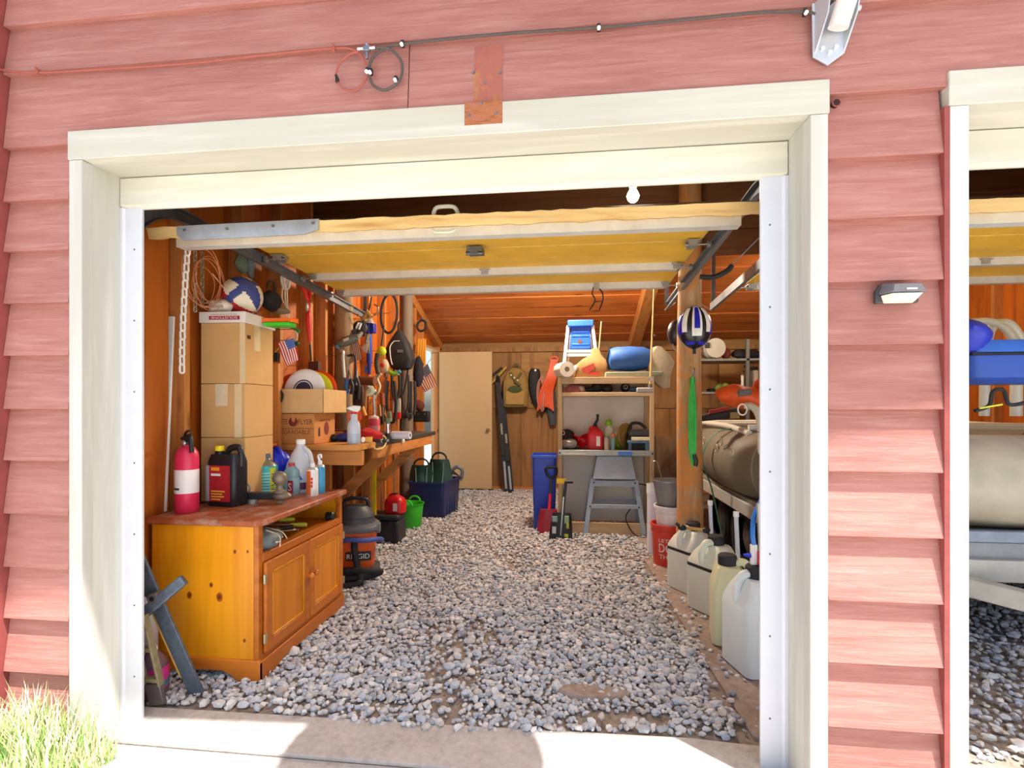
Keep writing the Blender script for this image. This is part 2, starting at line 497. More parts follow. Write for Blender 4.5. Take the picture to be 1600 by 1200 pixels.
# gravel: river stones lying one by one
def stone_mat(per_object):
    m, nt, b = base_mat('gravel_stone')
    if per_object:
        oi = nt.nodes.new('ShaderNodeObjectInfo'); fac = oi.outputs['Random']
    else:
        a = nt.nodes.new('ShaderNodeAttribute'); a.attribute_name = 'tone'; fac = a.outputs['Fac']
    col = ramp(nt, fac, [(0.0, lin('#85888d')), (0.15, lin('#a9b0b8')), (0.32, lin('#c6cacc')), (0.45, lin('#b8afa4')), (0.58, lin('#dcdbd8')), (0.7, lin('#a0b0c2')), (0.82, lin('#c2bcb8')), (0.92, lin('#ece8e2')), (1.0, lin('#93806f'))])
    f = noise(nt, coords(nt), 60, 4, 0.6)
    col = mix(nt, 0.25, col, ramp(nt, f, [(0.3, lin('#8f8e8c')), (0.7, lin('#e4e2de'))]), 'MIX')
    nt.links.new(col, b.inputs['Base Color']); b.inputs['Roughness'].default_value = 0.75
    bump(nt, b, f, 0.2, 0.004)
    return m
t_ = (1 + 5 ** 0.5) / 2
ICO_V = np.array([(-1, t_, 0), (1, t_, 0), (-1, -t_, 0), (1, -t_, 0), (0, -1, t_), (0, 1, t_), (0, -1, -t_), (0, 1, -t_), (t_, 0, -1), (t_, 0, 1), (-t_, 0, -1), (-t_, 0, 1)]) / math.sqrt(1 + t_ * t_)
ICO_F = np.array([(0, 11, 5), (0, 5, 1), (0, 1, 7), (0, 7, 10), (0, 10, 11), (1, 5, 9), (5, 11, 4), (11, 10, 2), (10, 7, 6), (7, 1, 8), (3, 9, 4), (3, 4, 2), (3, 2, 6), (3, 6, 8), (3, 8, 9), (4, 9, 5), (2, 4, 11), (6, 2, 10), (8, 6, 7), (9, 8, 1)])
rg = np.random.default_rng(11)
def right_edge(y):
    return float(np.interp(y, [0.2, 0.5, 1.2, 2.6, 3.0, 6.2], [0.60, 0.66, 0.64, 0.60, 0.70, 0.75])) + 0.05 * math.sin(y * 7.3)
spots = []
def field(x0, x1, y0, y1, step, keep):
    nx, ny = int((x1 - x0) / step), int((y1 - y0) / step)
    for i in range(nx):
        for j in range(ny):
            x = x0 + (i + rg.uniform(-0.1, 1.1)) * step; y = y0 + (j + rg.uniform(-0.1, 1.1)) * step
            if keep(x, y): spots.append((x, y))
from mathutils import noise as MN
def bare(x, y):
    return MN.noise(Vector((x * 1.9 + 3.0, y * 1.3, 0.7)))
def keep1(x, y):
    if x > right_edge(y) + rg.normal() * 0.02: return False
    if y < 0.26 + 0.03 * math.sin(x * 3) + 0.02 * (x + 1.8): return False
    b_ = bare(x, y)
    if b_ > 0.42 and rg.random() < 0.5: return False
    if y < 0.42 and rg.random() < 0.25: return False
    if 0.05 < x < 0.42 and 0.36 < y < 0.46 and rg.random() < 0.8: return False
    return True
field(-2.0, 0.85, 0.24, 2.6, 0.0215, keep1)
field(-2.0, 0.85, 2.6, 6.15, 0.027, keep1)
field(1.35, 4.4, 0.30, 2.4, 0.036, lambda x, y: x - 1.3 > 0.08 * rg.random())
for _ in range(160):
    x = rg.uniform(0.6, 0.85); spots.append((x, rg.uniform(0.33, 2.9)))
spots = np.array(spots); n = len(spots)
size = rg.lognormal(math.log(0.0148), 0.28, n).clip(0.008, 0.032)
sc3 = np.stack([size * rg.uniform(0.85, 1.25, n), size * rg.uniform(0.6, 0.95, n), size * rg.uniform(0.45, 0.75, n)], 1)
ang = rg.uniform(0, 2 * PI, n); tilt = rg.normal(0, 0.35, n)
zc = sc3[:, 2] * 0.55 + rg.uniform(-0.006, 0.012, n) + np.array([0.010 * MN.noise(Vector((x * 2.5, y * 2.5, 5.0))) for x, y in spots])
near = np.argsort(spots[:, 1] + 0.15 * np.abs(spots[:, 0] + 0.4))
near = [int(i) for i in near if spots[i, 0] < 0.7 and spots[i, 0] > -1.6][:300]
mask = np.ones(n, bool); mask[near] = False
idx = np.where(mask)[0]
k = len(idx)
V = ICO_V[None] * (1 + rg.uniform(-0.2, 0.2, (k, 12, 1)))
V = V * sc3[idx][:, None, :]
ct, st = np.cos(tilt[idx])[:, None], np.sin(tilt[idx])[:, None]
y_, z_ = V[:, :, 1] * ct - V[:, :, 2] * st, V[:, :, 1] * st + V[:, :, 2] * ct
ca_, sa_ = np.cos(ang[idx])[:, None], np.sin(ang[idx])[:, None]
x2, y2 = V[:, :, 0] * ca_ - y_ * sa_, V[:, :, 0] * sa_ + y_ * ca_
P = np.stack([x2 + spots[idx, 0][:, None], y2 + spots[idx, 1][:, None], z_ + zc[idx][:, None]], 2).reshape(-1, 3)
Fc = (ICO_F[None] + (np.arange(k) * 12)[:, None, None]).reshape(-1, 3)
me = bpy.data.meshes.new('gravel_bed')
me.vertices.add(len(P)); me.vertices.foreach_set('co', P.astype(np.float32).ravel())
me.loops.add(Fc.size); me.loops.foreach_set('vertex_index', Fc.astype(np.int32).ravel())
me.polygons.add(len(Fc)); me.polygons.foreach_set('loop_start', np.arange(0, Fc.size, 3, dtype=np.int32))
me.polygons.foreach_set('use_smooth', np.zeros(len(Fc), bool))
me.update(calc_edges=True)
att = me.attributes.new('tone', 'FLOAT', 'POINT')
att.data.foreach_set('value', np.repeat(rg.random(k), 12).astype(np.float32))
me.materials.append(stone_mat(False))
gb = bpy.data.objects.new('gravel_bed', me); COL.objects.link(gb); gb.parent = floor; gb['kind'] = 'stuff'
SM = stone_mat(True)
variants = []
for v in range(10):
    bm = bmesh.new(); bmesh.ops.create_icosphere(bm, subdivisions=1, radius=1.0)
    for q in bm.verts: q.co *= 1 + rnd.uniform(-0.2, 0.2)
    m2 = bpy.data.meshes.new('stone'); bm.to_mesh(m2); bm.free(); m2.materials.append(SM)
    variants.append(m2)
for q, i in enumerate(near):
    o = bpy.data.objects.new('stone', variants[q % 10]); COL.objects.link(o); o.parent = floor
    o.location = (spots[i, 0], spots[i, 1], zc[i]); o.rotation_euler = (tilt[i], 0, ang[i]); o.scale = tuple(sc3[i])
# flat stepping stone half buried in the gravel
mb = MB(); c = onz(925, 1088, 0.0)
mb.loft([[(c.x + 0.16 * r * math.cos(a) * (1 + .12 * math.sin(3 * a)), c.y + 0.055 * r * math.sin(a), z) for a in [i * 2 * PI / 18 for i in range(18)]] for r, z in ((1.0, -0.02), (1.0, 0.018), (0.9, 0.026))])
tag(mb.build('flat_stone', STRIP), 'flat brownish stone half buried in the gravel near the sill', 'stone')

# ================================================================== WALLS, ROOF
wl = MB()
DY0, DY1 = 6.90 - CAM_D, 7.70 - CAM_D      # side doorway
wl.bx(-2.14, -2.10, 0.13, DY0 - 0.04, -0.1, 4.3); wl.bx(-2.14, -2.10, DY1 + 0.04, 6.2, -0.1, 3.0); wl.bx(-2.14, -2.10, DY0 - 0.04, DY1 + 0.04, 2.16, 3.2)
wall_left = struct('wall_left', wl, PLY)
for k in range(11):
    y = (2.47, 2.94, 3.36, 3.78, 4.02, 4.5, 4.94, 5.38, 5.82, 6.2, 6.5)[k] - CAM_D
    if y > DY0 - 0.1: continue
    mb = MB(); mb.bx(-2.10, -2.012, y, y + 0.04, 0.0, 2.3 + 0.3 * (6.1 - y)); mb.build('stud', STUD, wall_left, 0.002)
for y in (DY0 - 0.06, DY1 + 0.02):
    mb = MB(); mb.bx(-2.10, -2.012, y, y + 0.04, 0, 2.75); mb.build('stud', STUD, wall_left, 0.002)
mb = MB(); mb.bx(-2.10, -2.012, 0.2, DY0 - 0.06, 0.0, 0.04); mb.build('sole_plate', STUDY, wall_left, 0.002)
mb = MB(); mb.bx(-2.10, -2.03, 0.24, 0.66, 0.0, 2.9); mb.build('plywood_panel', PLY, wall_left, 0.001)
# log post by the left wall
mb = MB(); mb.tube([(-1.94, 4.30 - CAM_D, -0.02), (-1.985, 4.30 - CAM_D, 1.2), (-1.98, 4.31 - CAM_D, 3.3)], [0.085, 0.08, 0.075], 16)
tag(mb.build('log_post', wood('#9a7a54', '#6b5a48', 'z', 0.5, 0.8, bmp=0.5)), 'weathered round log post against the left stud wall', 'post')
mb = MB(); yq = 6.05 - CAM_D
mb.tube([(-1.98, yq, -0.02), (-1.985, yq, 1.2), (-1.98, yq, 2.9)], [0.08, 0.075, 0.07], 14)
tag(mb.build('log_post', wood('#7f705e', '#564a3e', 'z', 0.5, 0.8, bmp=0.5)), 'grey round log post behind the black sling bag near the side door', 'post')

wb = MB(); wb.bx(-2.14, 4.7, 6.175, 6.26, -0.1, 2.6)
wall_back = struct('wall_back', wb, BACKPLY)
for x0, x1, z0, z1 in [(-1.25 + 0.49 * i, -1.25 + 0.49 * i + 0.48, z0, z1) for i in range(9) for z0, z1 in ((0.02, 1.29), (1.31, 2.12))]:
    mb = MB(); mb.bx(x0, x1, 6.155, 6.175, z0, z1); mb.build('panel', BACKBOARD if rnd.random() < .5 else BACKPLY, wall_back, 0.003)
for z in (1.26, 2.13):
    mb = MB(); mb.bx(-2.1, 4.6, 6.135, 6.155, z, z + 0.07); mb.build('rail', BACKBOARD, wall_back, 0.003)
for x in (-0.62, -0.28, 0.36):
    mb = MB(); mb.bx(x, x + 0.05, 6.135, 6.155, 1.34, 2.12); mb.build('batten', BACKBOARD, wall_back, 0.003)
mb = MB(); mb.bx(-2.1, 4.6, 6.10, 6.155, 0.0, 0.05); mb.build('sole_plate', STUDX, wall_back, 0.003)

wr = MB(); wr.bx(4.62, 4.70, 0.13, 6.26, -0.1, 4.3)
wall_right = struct('wall_right', wr, PLY)
for k in range(10):
    y = 0.5 + 0.55 * k
    mb = MB(); mb.bx(4.53, 4.62, y, y + 0.04, 0, 2.25 + 0.3 * (6.1 - y)); mb.build('stud', STUD, wall_right, 0.002)
for x in (0.84, 1.19):
    for s in (0,):
        mb = MB(); mb.bx(x - 0.045, x + 0.0, 0.14, 0.23, 0, 3.9); mb.build('king_stud', STUD, wall_front, 0.002)
mb = MB(); mb.bx(-1.88, -1.84, 0.14, 0.23, 0, 3.9); mb.build('king_stud', STUD, wall_front, 0.002)

SL = 0.3
def roof_z(y): return 2.275 + SL * (6.175 - y)
# roof deck: a slab behind the planks, then every plank
def eave_edge(x): return -(0.78 + (1.94 - x) * 0.187 / 2.88)  # overhang out of view, its edge skewed to slope the shadow on the wall
rm = MB()
ang_r = math.atan(SL)
rings = []
top = []
for (x, y) in ((-5.5, eave_edge(-5.5)), (6.0, eave_edge(6.0)), (6.0, 6.6), (-2.16, 6.6), (-2.16, 3.0), (-5.5, 1.2)):
    top.append((x, y))
rm._add([(x, y, roof_z(y) + 0.035) for x, y in top] + [(x, y, roof_z(y) + 0.10) for x, y in top],
        [tuple(range(5, -1, -1)), tuple(range(6, 12))] + [(k, (k + 1) % 6, (k + 1) % 6 + 6, k + 6) for k in range(6)])
ceiling = struct('ceiling', rm, wood('#9a5a26', '#6b3510', 'x', 0.6, 0.7))
y = -0.62; q = 0
while y < 6.15:
    h = 0.262
    zc0 = roof_z(y + h / 2) + 0.012 + (0.010 if q % 2 else 0.0)
    mb = MB(); mb.box((0, 0, 0), (6.76, h / math.cos(ang_r), 0.022), Matrix.Rotation(-ang_r, 4, 'X').to_3x3())
    o = mb.build('plank', ROOFPLANK, ceiling, 0.003); o.location = (1.24, y + h / 2, zc0 - 0.0)
    y += 0.272; q += 1
def slope_beam(x, w_, h_, y0, y1, drop, mat, name, parent):
    mb = MB(); mb.prism([(y0, roof_z(y0) - drop - h_), (y1, roof_z(y1) - drop - h_), (y1, roof_z(y1) - drop), (y0, roof_z(y0) - drop)], 'x', x - w_ / 2, x + w_ / 2)
    return mb.build(name, mat, parent, 0.004)
slope_beam(0.93, 0.14, 0.2, 0.2, 6.15, 0.0, STUDY, 'beam', ceiling)
slope_beam(-2.05, 0.09, 0.12, 0.2, 6.15, 0.0, STUDY, 'wall_plate', ceiling)
for x in (-1.35, -0.68, 0.0, 0.55, 1.6, 2.3, 3.0, 3.7):
    slope_beam(x, 0.045, 0.14, 0.15, 3.3, 0.0, wood('#8d5a30', '#5f3719', 'y', 0.8, 0.7), 'rafter', ceiling)
# cross tie that carries the bulb
mb = MB(); mb.bx(-2.05, 4.55, 1.17, 1.21, 2.54, 2.68); mb.build('cross_tie', STUDX, ceiling, 0.003)
mb = MB(); mb.bx(-2.05, 4.55, 3.28, 3.32, 2.88, 3.02); mb.build('cross_tie', STUDX, ceiling, 0.003)

for k in range(6):  # added screen boards, keep bulb light off the roof above the door
    z0 = 2.40 + 0.19 * k
    mb = MB(); mb.bx(-2.09, 4.6, 2.20, 2.225, z0, min(z0 + 0.186, roof_z(2.2) - 0.02)); mb.build('light_block_board', wood('#7d4f2a', '#553115', 'x', 0.7, 0.75), ceiling, 0.003)
# main log post between the bays
pp = at(1077, 636, 3.87)
mb = MB(); ns = 24
def ring(z, r, cx, cy):
    return [(cx + r * (1 + 0.03 * math.sin(3 * a + z)) * math.cos(a), cy + r * math.sin(a), z) for a in [i * 2 * PI / ns for i in range(ns)]]
mb.loft([ring(z, r, 0.006 * math.sin(z * 3), 0) for z, r in ((-0.02, 0.105), (0.15, 0.098), (0.6, 0.092), (1.2, 0.088), (1.8, 0.084), (2.4, 0.08), (3.0, 0.078))])
POST = thing('log_post', 'thick round log post with a bike helmet hung on it', 'post', (pp.x, pp.y, 0))
def postmat():
    m, nt, b = base_mat('peeled_log')
    f = noise(nt, coords(nt, (9, 9, 0.9)), 2.0, 6, 0.6, 0.8)
    f2 = noise(nt, coords(nt, (2.5, 2.5, 2.0)), 3.2, 5, 0.65)
    col = ramp(nt, f, [(0.3, lin('#8d6a44')), (0.5, lin('#b08a60')), (0.7, lin('#c6a880'))])
    col = mix(nt, ramp(nt, f2, [(0.46, (0, 0, 0, 1)), (0.56, (1, 1, 1, 1))]), col, lin('#c4813f'))
    nt.links.new(col, b.inputs['Base Color']); b.inputs['Roughness'].default_value = 0.8; bump(nt, b, f, 0.5, 0.008)
    return m
PM = postmat()
mb.build('trunk', PM, POST)

# ================================================================== LAMPS: THE SEEN BULB AND ADDED FILL BULBS
def bulb(p, watt, label, cordlen, r=0.036):
    t = thing('light_bulb', label, 'light bulb', p)
    mb = MB(); mb.lathe([(0.012, 0.045), (0.016, 0.03), (0.028, 0.008), (r, -0.012), (0.028, -0.034), (0.015, -0.046), (0.004, -0.05)][::-1], 18)
    mb.build('globe', M('#fff0d0', 0.3, emit=9.0), t)
    mb = MB(); mb.lathe([(0.021, 0.035), (0.023, 0.045), (0.021, 0.085), (0.012, 0.095)], 16); mb.build('socket', M('#e3dccb', 0.5), t)
    mb = MB(); mb.cyl((0, 0, 0.09), (0, 0, cordlen), 0.004, n=8); mb.build('cord', BLACK, t)
    l = bpy.data.lights.new('bulb_light', 'POINT'); l.energy = watt; l.color = (1.0, 0.88, 0.70); l.shadow_soft_size = 0.14
    lo = bpy.data.objects.new('bulb_light', l); COL.objects.link(lo); lo.parent = t; lo.location = (0, 0, -0.09)
    return t
bp = at(989, 303, 2.93); 
bulb(bp, 10, 'lit bare bulb above the raised garage door', 2.56 - bp.z)
bulb((-0.15, 3.30, 2.74), 250, 'added unseen fill bulb hanging behind the raised garage door over the gravel', 0.16)  # unseen bulb added to brighten the gravel bay
bulb((2.5, 3.30, 2.74), 60, 'added unseen fill bulb hanging over the raft in the second bay', 0.16)  # unseen bulb added to lift the light in the raft bay
# ================================================================== OVERHEAD DOORS AND TRACKS
PANELY = M('#e6b73c', 0.6, var=0.10, scale=6)
PANELG = M('#a7a08e', 0.55, var=0.08, scale=8)
RAWEDGE = wood('#dcb878', '#b58848', 'x', 1.0, 0.8, bmp=0.5)
def overhead_door(x0, x1, label, front_z=2.03, plate=True):
    t = thing('overhead_garage_door', label, 'garage door', ((x0 + x1) / 2, 0.36, front_z))
    ox, oy, oz = t.location
    W = (x1 - x0) / 2
    secs = [((0.0, 0.0), (0.465, 0.19)), ((0.475, 0.195), (0.925, 0.198)), ((0.935, 0.198), (1.375, 0.19)), ((1.385, 0.19), (1.83, 0.178))]
    th = 0.042
    for i, ((ya, za), (yb, zb)) in enumerate(secs):
        d = Vector((0, yb - ya, zb - za)).normalized(); nrm = Vector((0, -d.z, d.y))
        mb = MB(); a, b = Vector((0, ya, za)), Vector((0, yb, zb))
        def slab(mb, off0, off1, wx0, wx1, t0=0.0, t1=1.0):
            p, q = a.lerp(b, t0), a.lerp(b, t1)
            vs = []
            for x in (wx0, wx1):
                for e in (p, q):
                    for o_ in (off0, off1): vs.append(e + nrm * o_ + Vector((x, 0, 0)))
            mb._add(vs, [(0, 1, 3, 2), (4, 6, 7, 5), (0, 4, 5, 1), (2, 3, 7, 6), (0, 2, 6, 4), (1, 5, 7, 3)])
        slab(mb, 0.006, th, -W, W)
        s = mb.build('door_section', PANELG, t, 0.002)
        mb = MB(); slab(mb, 0.0, 0.006, -W + 0.01, W - 0.01, 0.02, 0.5); slab(mb, 0.0, 0.006, -W + 0.01, W - 0.01, 0.515, 0.985)
        mb.build('inner_panel', PANELY, s)
        # galvanised strut along the section
        k = 0.16 if i == 0 else 0.93
        if i != 1:
            p = a.lerp(b, k)
            mb = MB()
            mb.box(p + nrm * -0.024 + Vector((0, 0, 0)), (2 * W * 0.955, 0.004, 0.048))
            mb.box(p + nrm * -0.046 + Vector((0, 0.022, 0)), (2 * W * 0.955, 0.046, 0.004))
            mb.box(p + nrm * -0.002 + Vector((0, 0.04, 0)), (2 * W * 0.955, 0.04, 0.004))
            mb.build('strut', M('#d2d3cc', 0.45, 0.35, 0.08), s)
        # hinges and roller brackets
        for x in ((-W + 0.06, -0.02, W - 0.06) if i < 3 else (-W + 0.05, W - 0.05)):
            h = MB(); p = b + nrm * -0.012 + Vector((x, 0, 0))
            h.box(p, (0.07, 0.09, 0.008)); h.cyl(p + Vector((-0.04, 0, -0.014)), p + Vector((0.04, 0, -0.014)), 0.009, n=10)
            h.box(p + Vector((0, -0.03, -0.016)), (0.05, 0.012, 0.03)); h.box(p + Vector((0, 0.03, -0.016)), (0.05, 0.012, 0.03))
            for e in (-0.025, 0.025): h.cyl(p + Vector((e, 0.035, -0.004)), p + Vector((e, 0.035, -0.012)), 0.006, n=6)
            if abs(x) > 0.3:
                sg = 1 if x > 0 else -1
                h.cyl(p + Vector((0, 0, -0.014)), p + Vector((sg * 0.10, 0, -0.014)), 0.005, n=8)
                h.cyl(p + Vector((sg * 0.085, 0, -0.014)), p + Vector((sg * 0.10, 0, -0.014)), 0.022, n=12)
            h.build('hinge', GALV, s)
        if i == 0:
            # raw wooden bottom edge, ragged
            mb = MB(); N = 60; top, bot = [], []
            for j in range(N + 1):
                x = -W + 2 * W * j / N
                top.append((x, -0.020, 0.041 + rnd.uniform(-0.003, 0.003))); bot.append((x, -0.006, -0.003 + rnd.uniform(-0.005, 0.003)))
            vs = top + bot + [(p[0], 0.004, p[2] + 0.004) for p in top] + [(p[0], 0.02, p[2] + 0.006) for p in bot]
            K = N + 1; fs = []
            for j in range(N):
                fs += [(j, j + 1, K + j + 1, K + j), (2 * K + j, 3 * K + j, 3 * K + j + 1, 2 * K + j + 1), (j, 2 * K + j, 2 * K + j + 1, j + 1), (K + j, K + j + 1, 3 * K + j + 1, 3 * K + j)]
            fs += [(0, K, 3 * K, 2 * K), (N, 2 * K + N, 3 * K + N, K + N)]
            mb._add(vs, fs); mb.build('bottom_edge', RAWEDGE, s)
            if plate:
                mb = MB(); e0, e1 = -W + 0.15, -W + 0.80
                mb.prism([(e0 + 0.03, -0.024), (e1 - 0.06, -0.018), (e1, 0.0), (e1 + 0.005, 0.045), (e0, 0.040), (e0, 0.0)], 'y', -0.026, -0.018)
                pl = mb.build('metal_plate', M('#b9bcbf', 0.4, 0.6, 0.12), s)
                for x, z in ((e0 + 0.04, 0.02), (e0 + 0.24, 0.018), (e0 + 0.45, 0.022), (e1 - 0.02, 0.026)):
                    b_ = MB(); b_.cyl((x, -0.026, z), (x, -0.032, z), 0.007, n=8); b_.build('screw', STEELB, pl)
            # lift handle on the outside face and its foot under the edge
            hx = at(697, 336, 2.12).x - ox if plate else 0.1
            hd = MB(); hd.tube(smooth([(hx - 0.055, 0.03, 0.055), (hx - 0.04, 0.02, 0.085), (hx, 0.018, 0.09), (hx + 0.04, 0.02, 0.085), (hx + 0.055, 0.03, 0.055)], 5), 0.009, 8)
            hd.tube(smooth([(hx - 0.05, 0.0, -0.012), (hx - 0.03, -0.004, -0.024), (hx + 0.03, -0.004, -0.024), (hx + 0.05, 0.0, -0.012)], 5), 0.007, 8)
            hd.build('lift_handle', M('#c8c2a8', 0.5), t)
    # slack lock cable on the underside
    mb = MB(); mb.tube(smooth([(-W + 0.25, 0.40, 0.10), (-W * .5, 0.5, 0.145), (-0.2, 0.52, 0.165), (0, 0.52, 0.17)], 8), 0.004, 6); mb.build('lock_cable', GALVD, t)
    mb = MB(); mb.box((0.0, 0.9, 0.17), (0.09, 0.10, 0.03)); mb.box((0.0, 0.86, 0.15), (0.05, 0.03, 0.02)); mb.cyl((-0.05, 0.86, 0.145), (0.05, 0.86, 0.145), 0.01); mb.build('lock_bracket', GALVD, t)
    return t
DOOR_A = overhead_door(-1.865, 0.745, 'raised sectional garage door with yellow underside and metal edge plate, over the gravel bay')
DOOR_B = overhead_door(1.26, 3.80, 'raised sectional garage door with splintered edge over the second bay with the raft', 2.0, False)

def track(x, label, inner, end_yd=4.6):
    t = thing('door_track', label, 'door track', (x, 0.25, 0))
    pts = [(0, 0, 0.05), (0, 0, 1.0), (0, 0, 1.86)]
    for i in range(1, 9):
        a = PI / 2 * i / 8
        pts.append((0, 0.36 - 0.36 * math.cos(a), 1.86 + 0.36 * math.sin(a)))
    L = end_yd - CAM_D - 0.25
    pts.append((0, L, 2.125))
    mb = MB()
    # U channel swept along the path (in the y-z plane)
    P_ = [Vector(p) for p in pts]; rings = []
    for i, p in enumerate(P_):
        tg = (P_[min(i + 1, len(P_) - 1)] - P_[max(i - 1, 0)]).normalized()
        nn = Vector((0, -tg.z, tg.y))
        prof = [(0.0, -0.03), (0.028, -0.03), (0.028, -0.024), (0.005, -0.024), (0.005, 0.024), (0.028, 0.024), (0.028, 0.03), (0.0, 0.03)]
        rings.append([p + Vector((inner * (u - 0.02), 0, 0)) + nn * v for u, v in prof])
    mb.loft(rings); mb.build('rail', M('#7f8386', 0.45, 0.55, 0.15), t)
    mb = MB(); mb.bar((0, L - 0.03, 2.13), (0, L - 0.03, roof_z(L + 0.25) - 0.02), 0.032, 0.004, (0, 1, 0)); mb.build('hanger_strap', GALVD, t)
    mb = MB(); mb.bar((0.0, L + 0.02, 2.10), (-inner * 0.08, L + 0.05, 2.16), 0.05, 0.005); mb.build('end_bracket', GALV, t)
    for z in (0.4, 1.1, 1.7):
        mb = MB(); mb.box((-inner * 0.03, -0.01, z), (0.05, 0.05, 0.06)); mb.build('wall_bracket', GALVD, t)
    return t
track(-1.90, 'galvanised door track running back along the left stud wall', 1)
track(0.795, 'galvanised door track running back to the thick log post', -1, 4.42)
track(1.19, 'galvanised door track on the raft side of the thick log post', 1, 4.5)
# ================================================================== THINGS ON THE FRONT WALL
def wallp(px, py, off=0.0):
    p = at(px, py, CAM_D + 0.02); return Vector((p.x, off, p.z))
# brown cable from the left edge
BRN = M('#9a5040', 0.6, var=0.1)
t = thing('coax_cable', 'reddish brown painted cable running along the siding to the connector', 'cable', wallp(540, 85))
o = t.location
pts = [wallp(-40, 112), wallp(0, 113), wallp(60, 119), wallp(180, 113), wallp(300, 105), wallp(420, 92), wallp(520, 82), wallp(556, 84), wallp(572, 100), wallp(578, 120), wallp(565, 143), wallp(548, 147), wallp(531, 133), wallp(532, 110), wallp(548, 92), wallp(563, 87), wallp(572, 84, -0.012)]
mb = MB(); mb.tube([p - o for p in smooth(pts, 6)], 0.0042, 8); mb.build('cord', BRN, t)
for px, py in ((68, 118), (526, 83), (531, 131)):
    c = wallp(px, py) - o; mb = MB(); mb.box(c, (0.010, 0.014, 0.018)); mb.cyl(c + Vector((0, -0.004, 0.01)), c + Vector((0, -0.012, 0.01)), 0.005, n=8); mb.build('cable_clip', BRN if px < 530 else BLACK, t, 0.001)
t = thing('coax_cable', 'dark grey cable running from the connector to the mast bracket', 'cable', wallp(640, 75))
o = t.location; DG = M('#4c443f', 0.5, var=0.1)
pts = [wallp(592, 84, -0.012), wallp(612, 83), wallp(630, 102), wallp(628, 130), wallp(606, 146), wallp(586, 138), wallp(580, 115), wallp(587, 95), wallp(605, 82), wallp(632, 75), wallp(780, 60), wallp(935, 50), wallp(1080, 37), wallp(1180, 27), wallp(1255, 26), wallp(1270, 29), wallp(1290, 20, -0.03)]
mb = MB(); mb.tube([p - o for p in smooth(pts, 6)], 0.0048, 8); mb.build('cord', DG, t)
for px, py in ((632, 75), (583, 118), (578, 117), (622, 130), (935, 50), (1253, 27)):
    c = wallp(px, py) - o; mb = MB(); mb.box(c, (0.011, 0.015, 0.02)); mb.build('cable_clip', BLACK, t, 0.001)
    mb = MB(); mb.cyl(c + Vector((0, -0.006, -0.008)), c + Vector((0, -0.014, -0.008)), 0.006, n=10); mb.build('clip_nail', WHITE, t)
c = wallp(578, 85)
t = thing('cable_connector', 'small silver ground block connector joining the two wall cables', 'connector', c)
mb = MB(); mb.box((0, -0.008, 0), (0.024, 0.016, 0.018)); mb.box((0, -0.006, -0.02), (0.009, 0.01, 0.026)); mb.build('block', STEELB, t, 0.002)
for s in (-1, 1):
    mb = MB(); mb.cyl((s * 0.012, -0.010, 0), (s * 0.032, -0.010, 0), 0.0065, n=6); mb.build('fitting', M('#c9cdd2', 0.25, 0.9), t)
mb = MB(); mb.cyl((0, -0.006, 0.009), (0, -0.006, 0.018), 0.006, n=6); mb.build('screw', M('#c9cdd2', 0.25, 0.9), t)

# mast bracket with mast and dishes above the frame
bc = wallp(1289, 108)
t = thing('antenna_mast', 'off white antenna mast in a grey steel bracket above the door corner', 'antenna mast', bc)
ms = M('#c2c6cb', 0.45, 0.5, 0.06); mp_ = M('#dedbd3', 0.45, var=0.03)
mb = MB(); mb.prism([(-0.045, 0.03), (0.0, 0.0), (0.05, 0.035), (0.052, 0.20), (-0.048, 0.20)], 'y', 0.0, 0.006); mb.build('wall_plate', ms, t, 0.001)
for s, xa, xb in ((-1, -0.040, -0.013), (1, 0.046, 0.073)):
    mb = MB(); mb._add([(xa, 0.0, 0.04), (xa + 0.004, 0.0, 0.04), (xa + 0.004, 0.0, 0.2), (xa, 0.0, 0.2), (xb - 0.012, -0.05, 0.13), (xb - 0.008, -0.05, 0.13), (xb, -0.05, 0.2), (xb - 0.004, -0.05, 0.2)],
                       [(0, 1, 2, 3), (4, 7, 6, 5), (0, 4, 5, 1), (1, 5, 6, 2), (2, 6, 7, 3), (3, 7, 4, 0)])
    mb.build('side_flange', ms, t)
for x, z in ((-0.018, 0.05), (0.022, 0.052), (0.003, 0.035), (-0.03, 0.17), (-0.025, 0.185)):
    mb = MB(); mb.cyl((x, 0, z), (x, -0.008, z), 0.007, n=10); mb.build('bolt', M('#dfe2e6', 0.3, 0.6), t)
mb = MB(); mb.cyl((0.064, -0.03, 0.15), (0.08, -0.03, 0.15), 0.008, n=8); mb.build('wing_nut', ms, t)
M0, M1 = Vector((0.012, -0.035, 0.09)), Vector((0.06, -0.115, 0.32))
ax = (M1 - M0)
mb = MB(); mb.cyl(M0, M0 + ax * 2.6, 0.029, n=20); mast = mb.build('mast', mp_, t)
mb = MB(); mb.cyl(M0 + ax * 0.60, M0 + ax * 0.612, 0.0305, n=20); mb.build('clamp_band', M('#6a655e', 0.5), mast)
def dish(c, r, aim, nm):
    mb = MB(); aim = Vector(aim).normalized(); fr = frame(c, aim.orthogonal(), aim.cross(aim.orthogonal()))
    rings = []
    for off in (0.0, -0.006):
        rr = [0.05, 0.3, 0.6, 0.85, 1.0]
        if off: rr = rr[::-1]
        for q in rr:
            rings.append([fr @ Vector((r * q * math.cos(a), r * q * math.sin(a), 0.16 * r * (q * q - 1) + off)) for a in [i * 2 * PI / 28 for i in range(28)]])
    mb.loft(rings, True); return mb.build(nm, mp_, t)
Mt = M0 + ax * 2.6
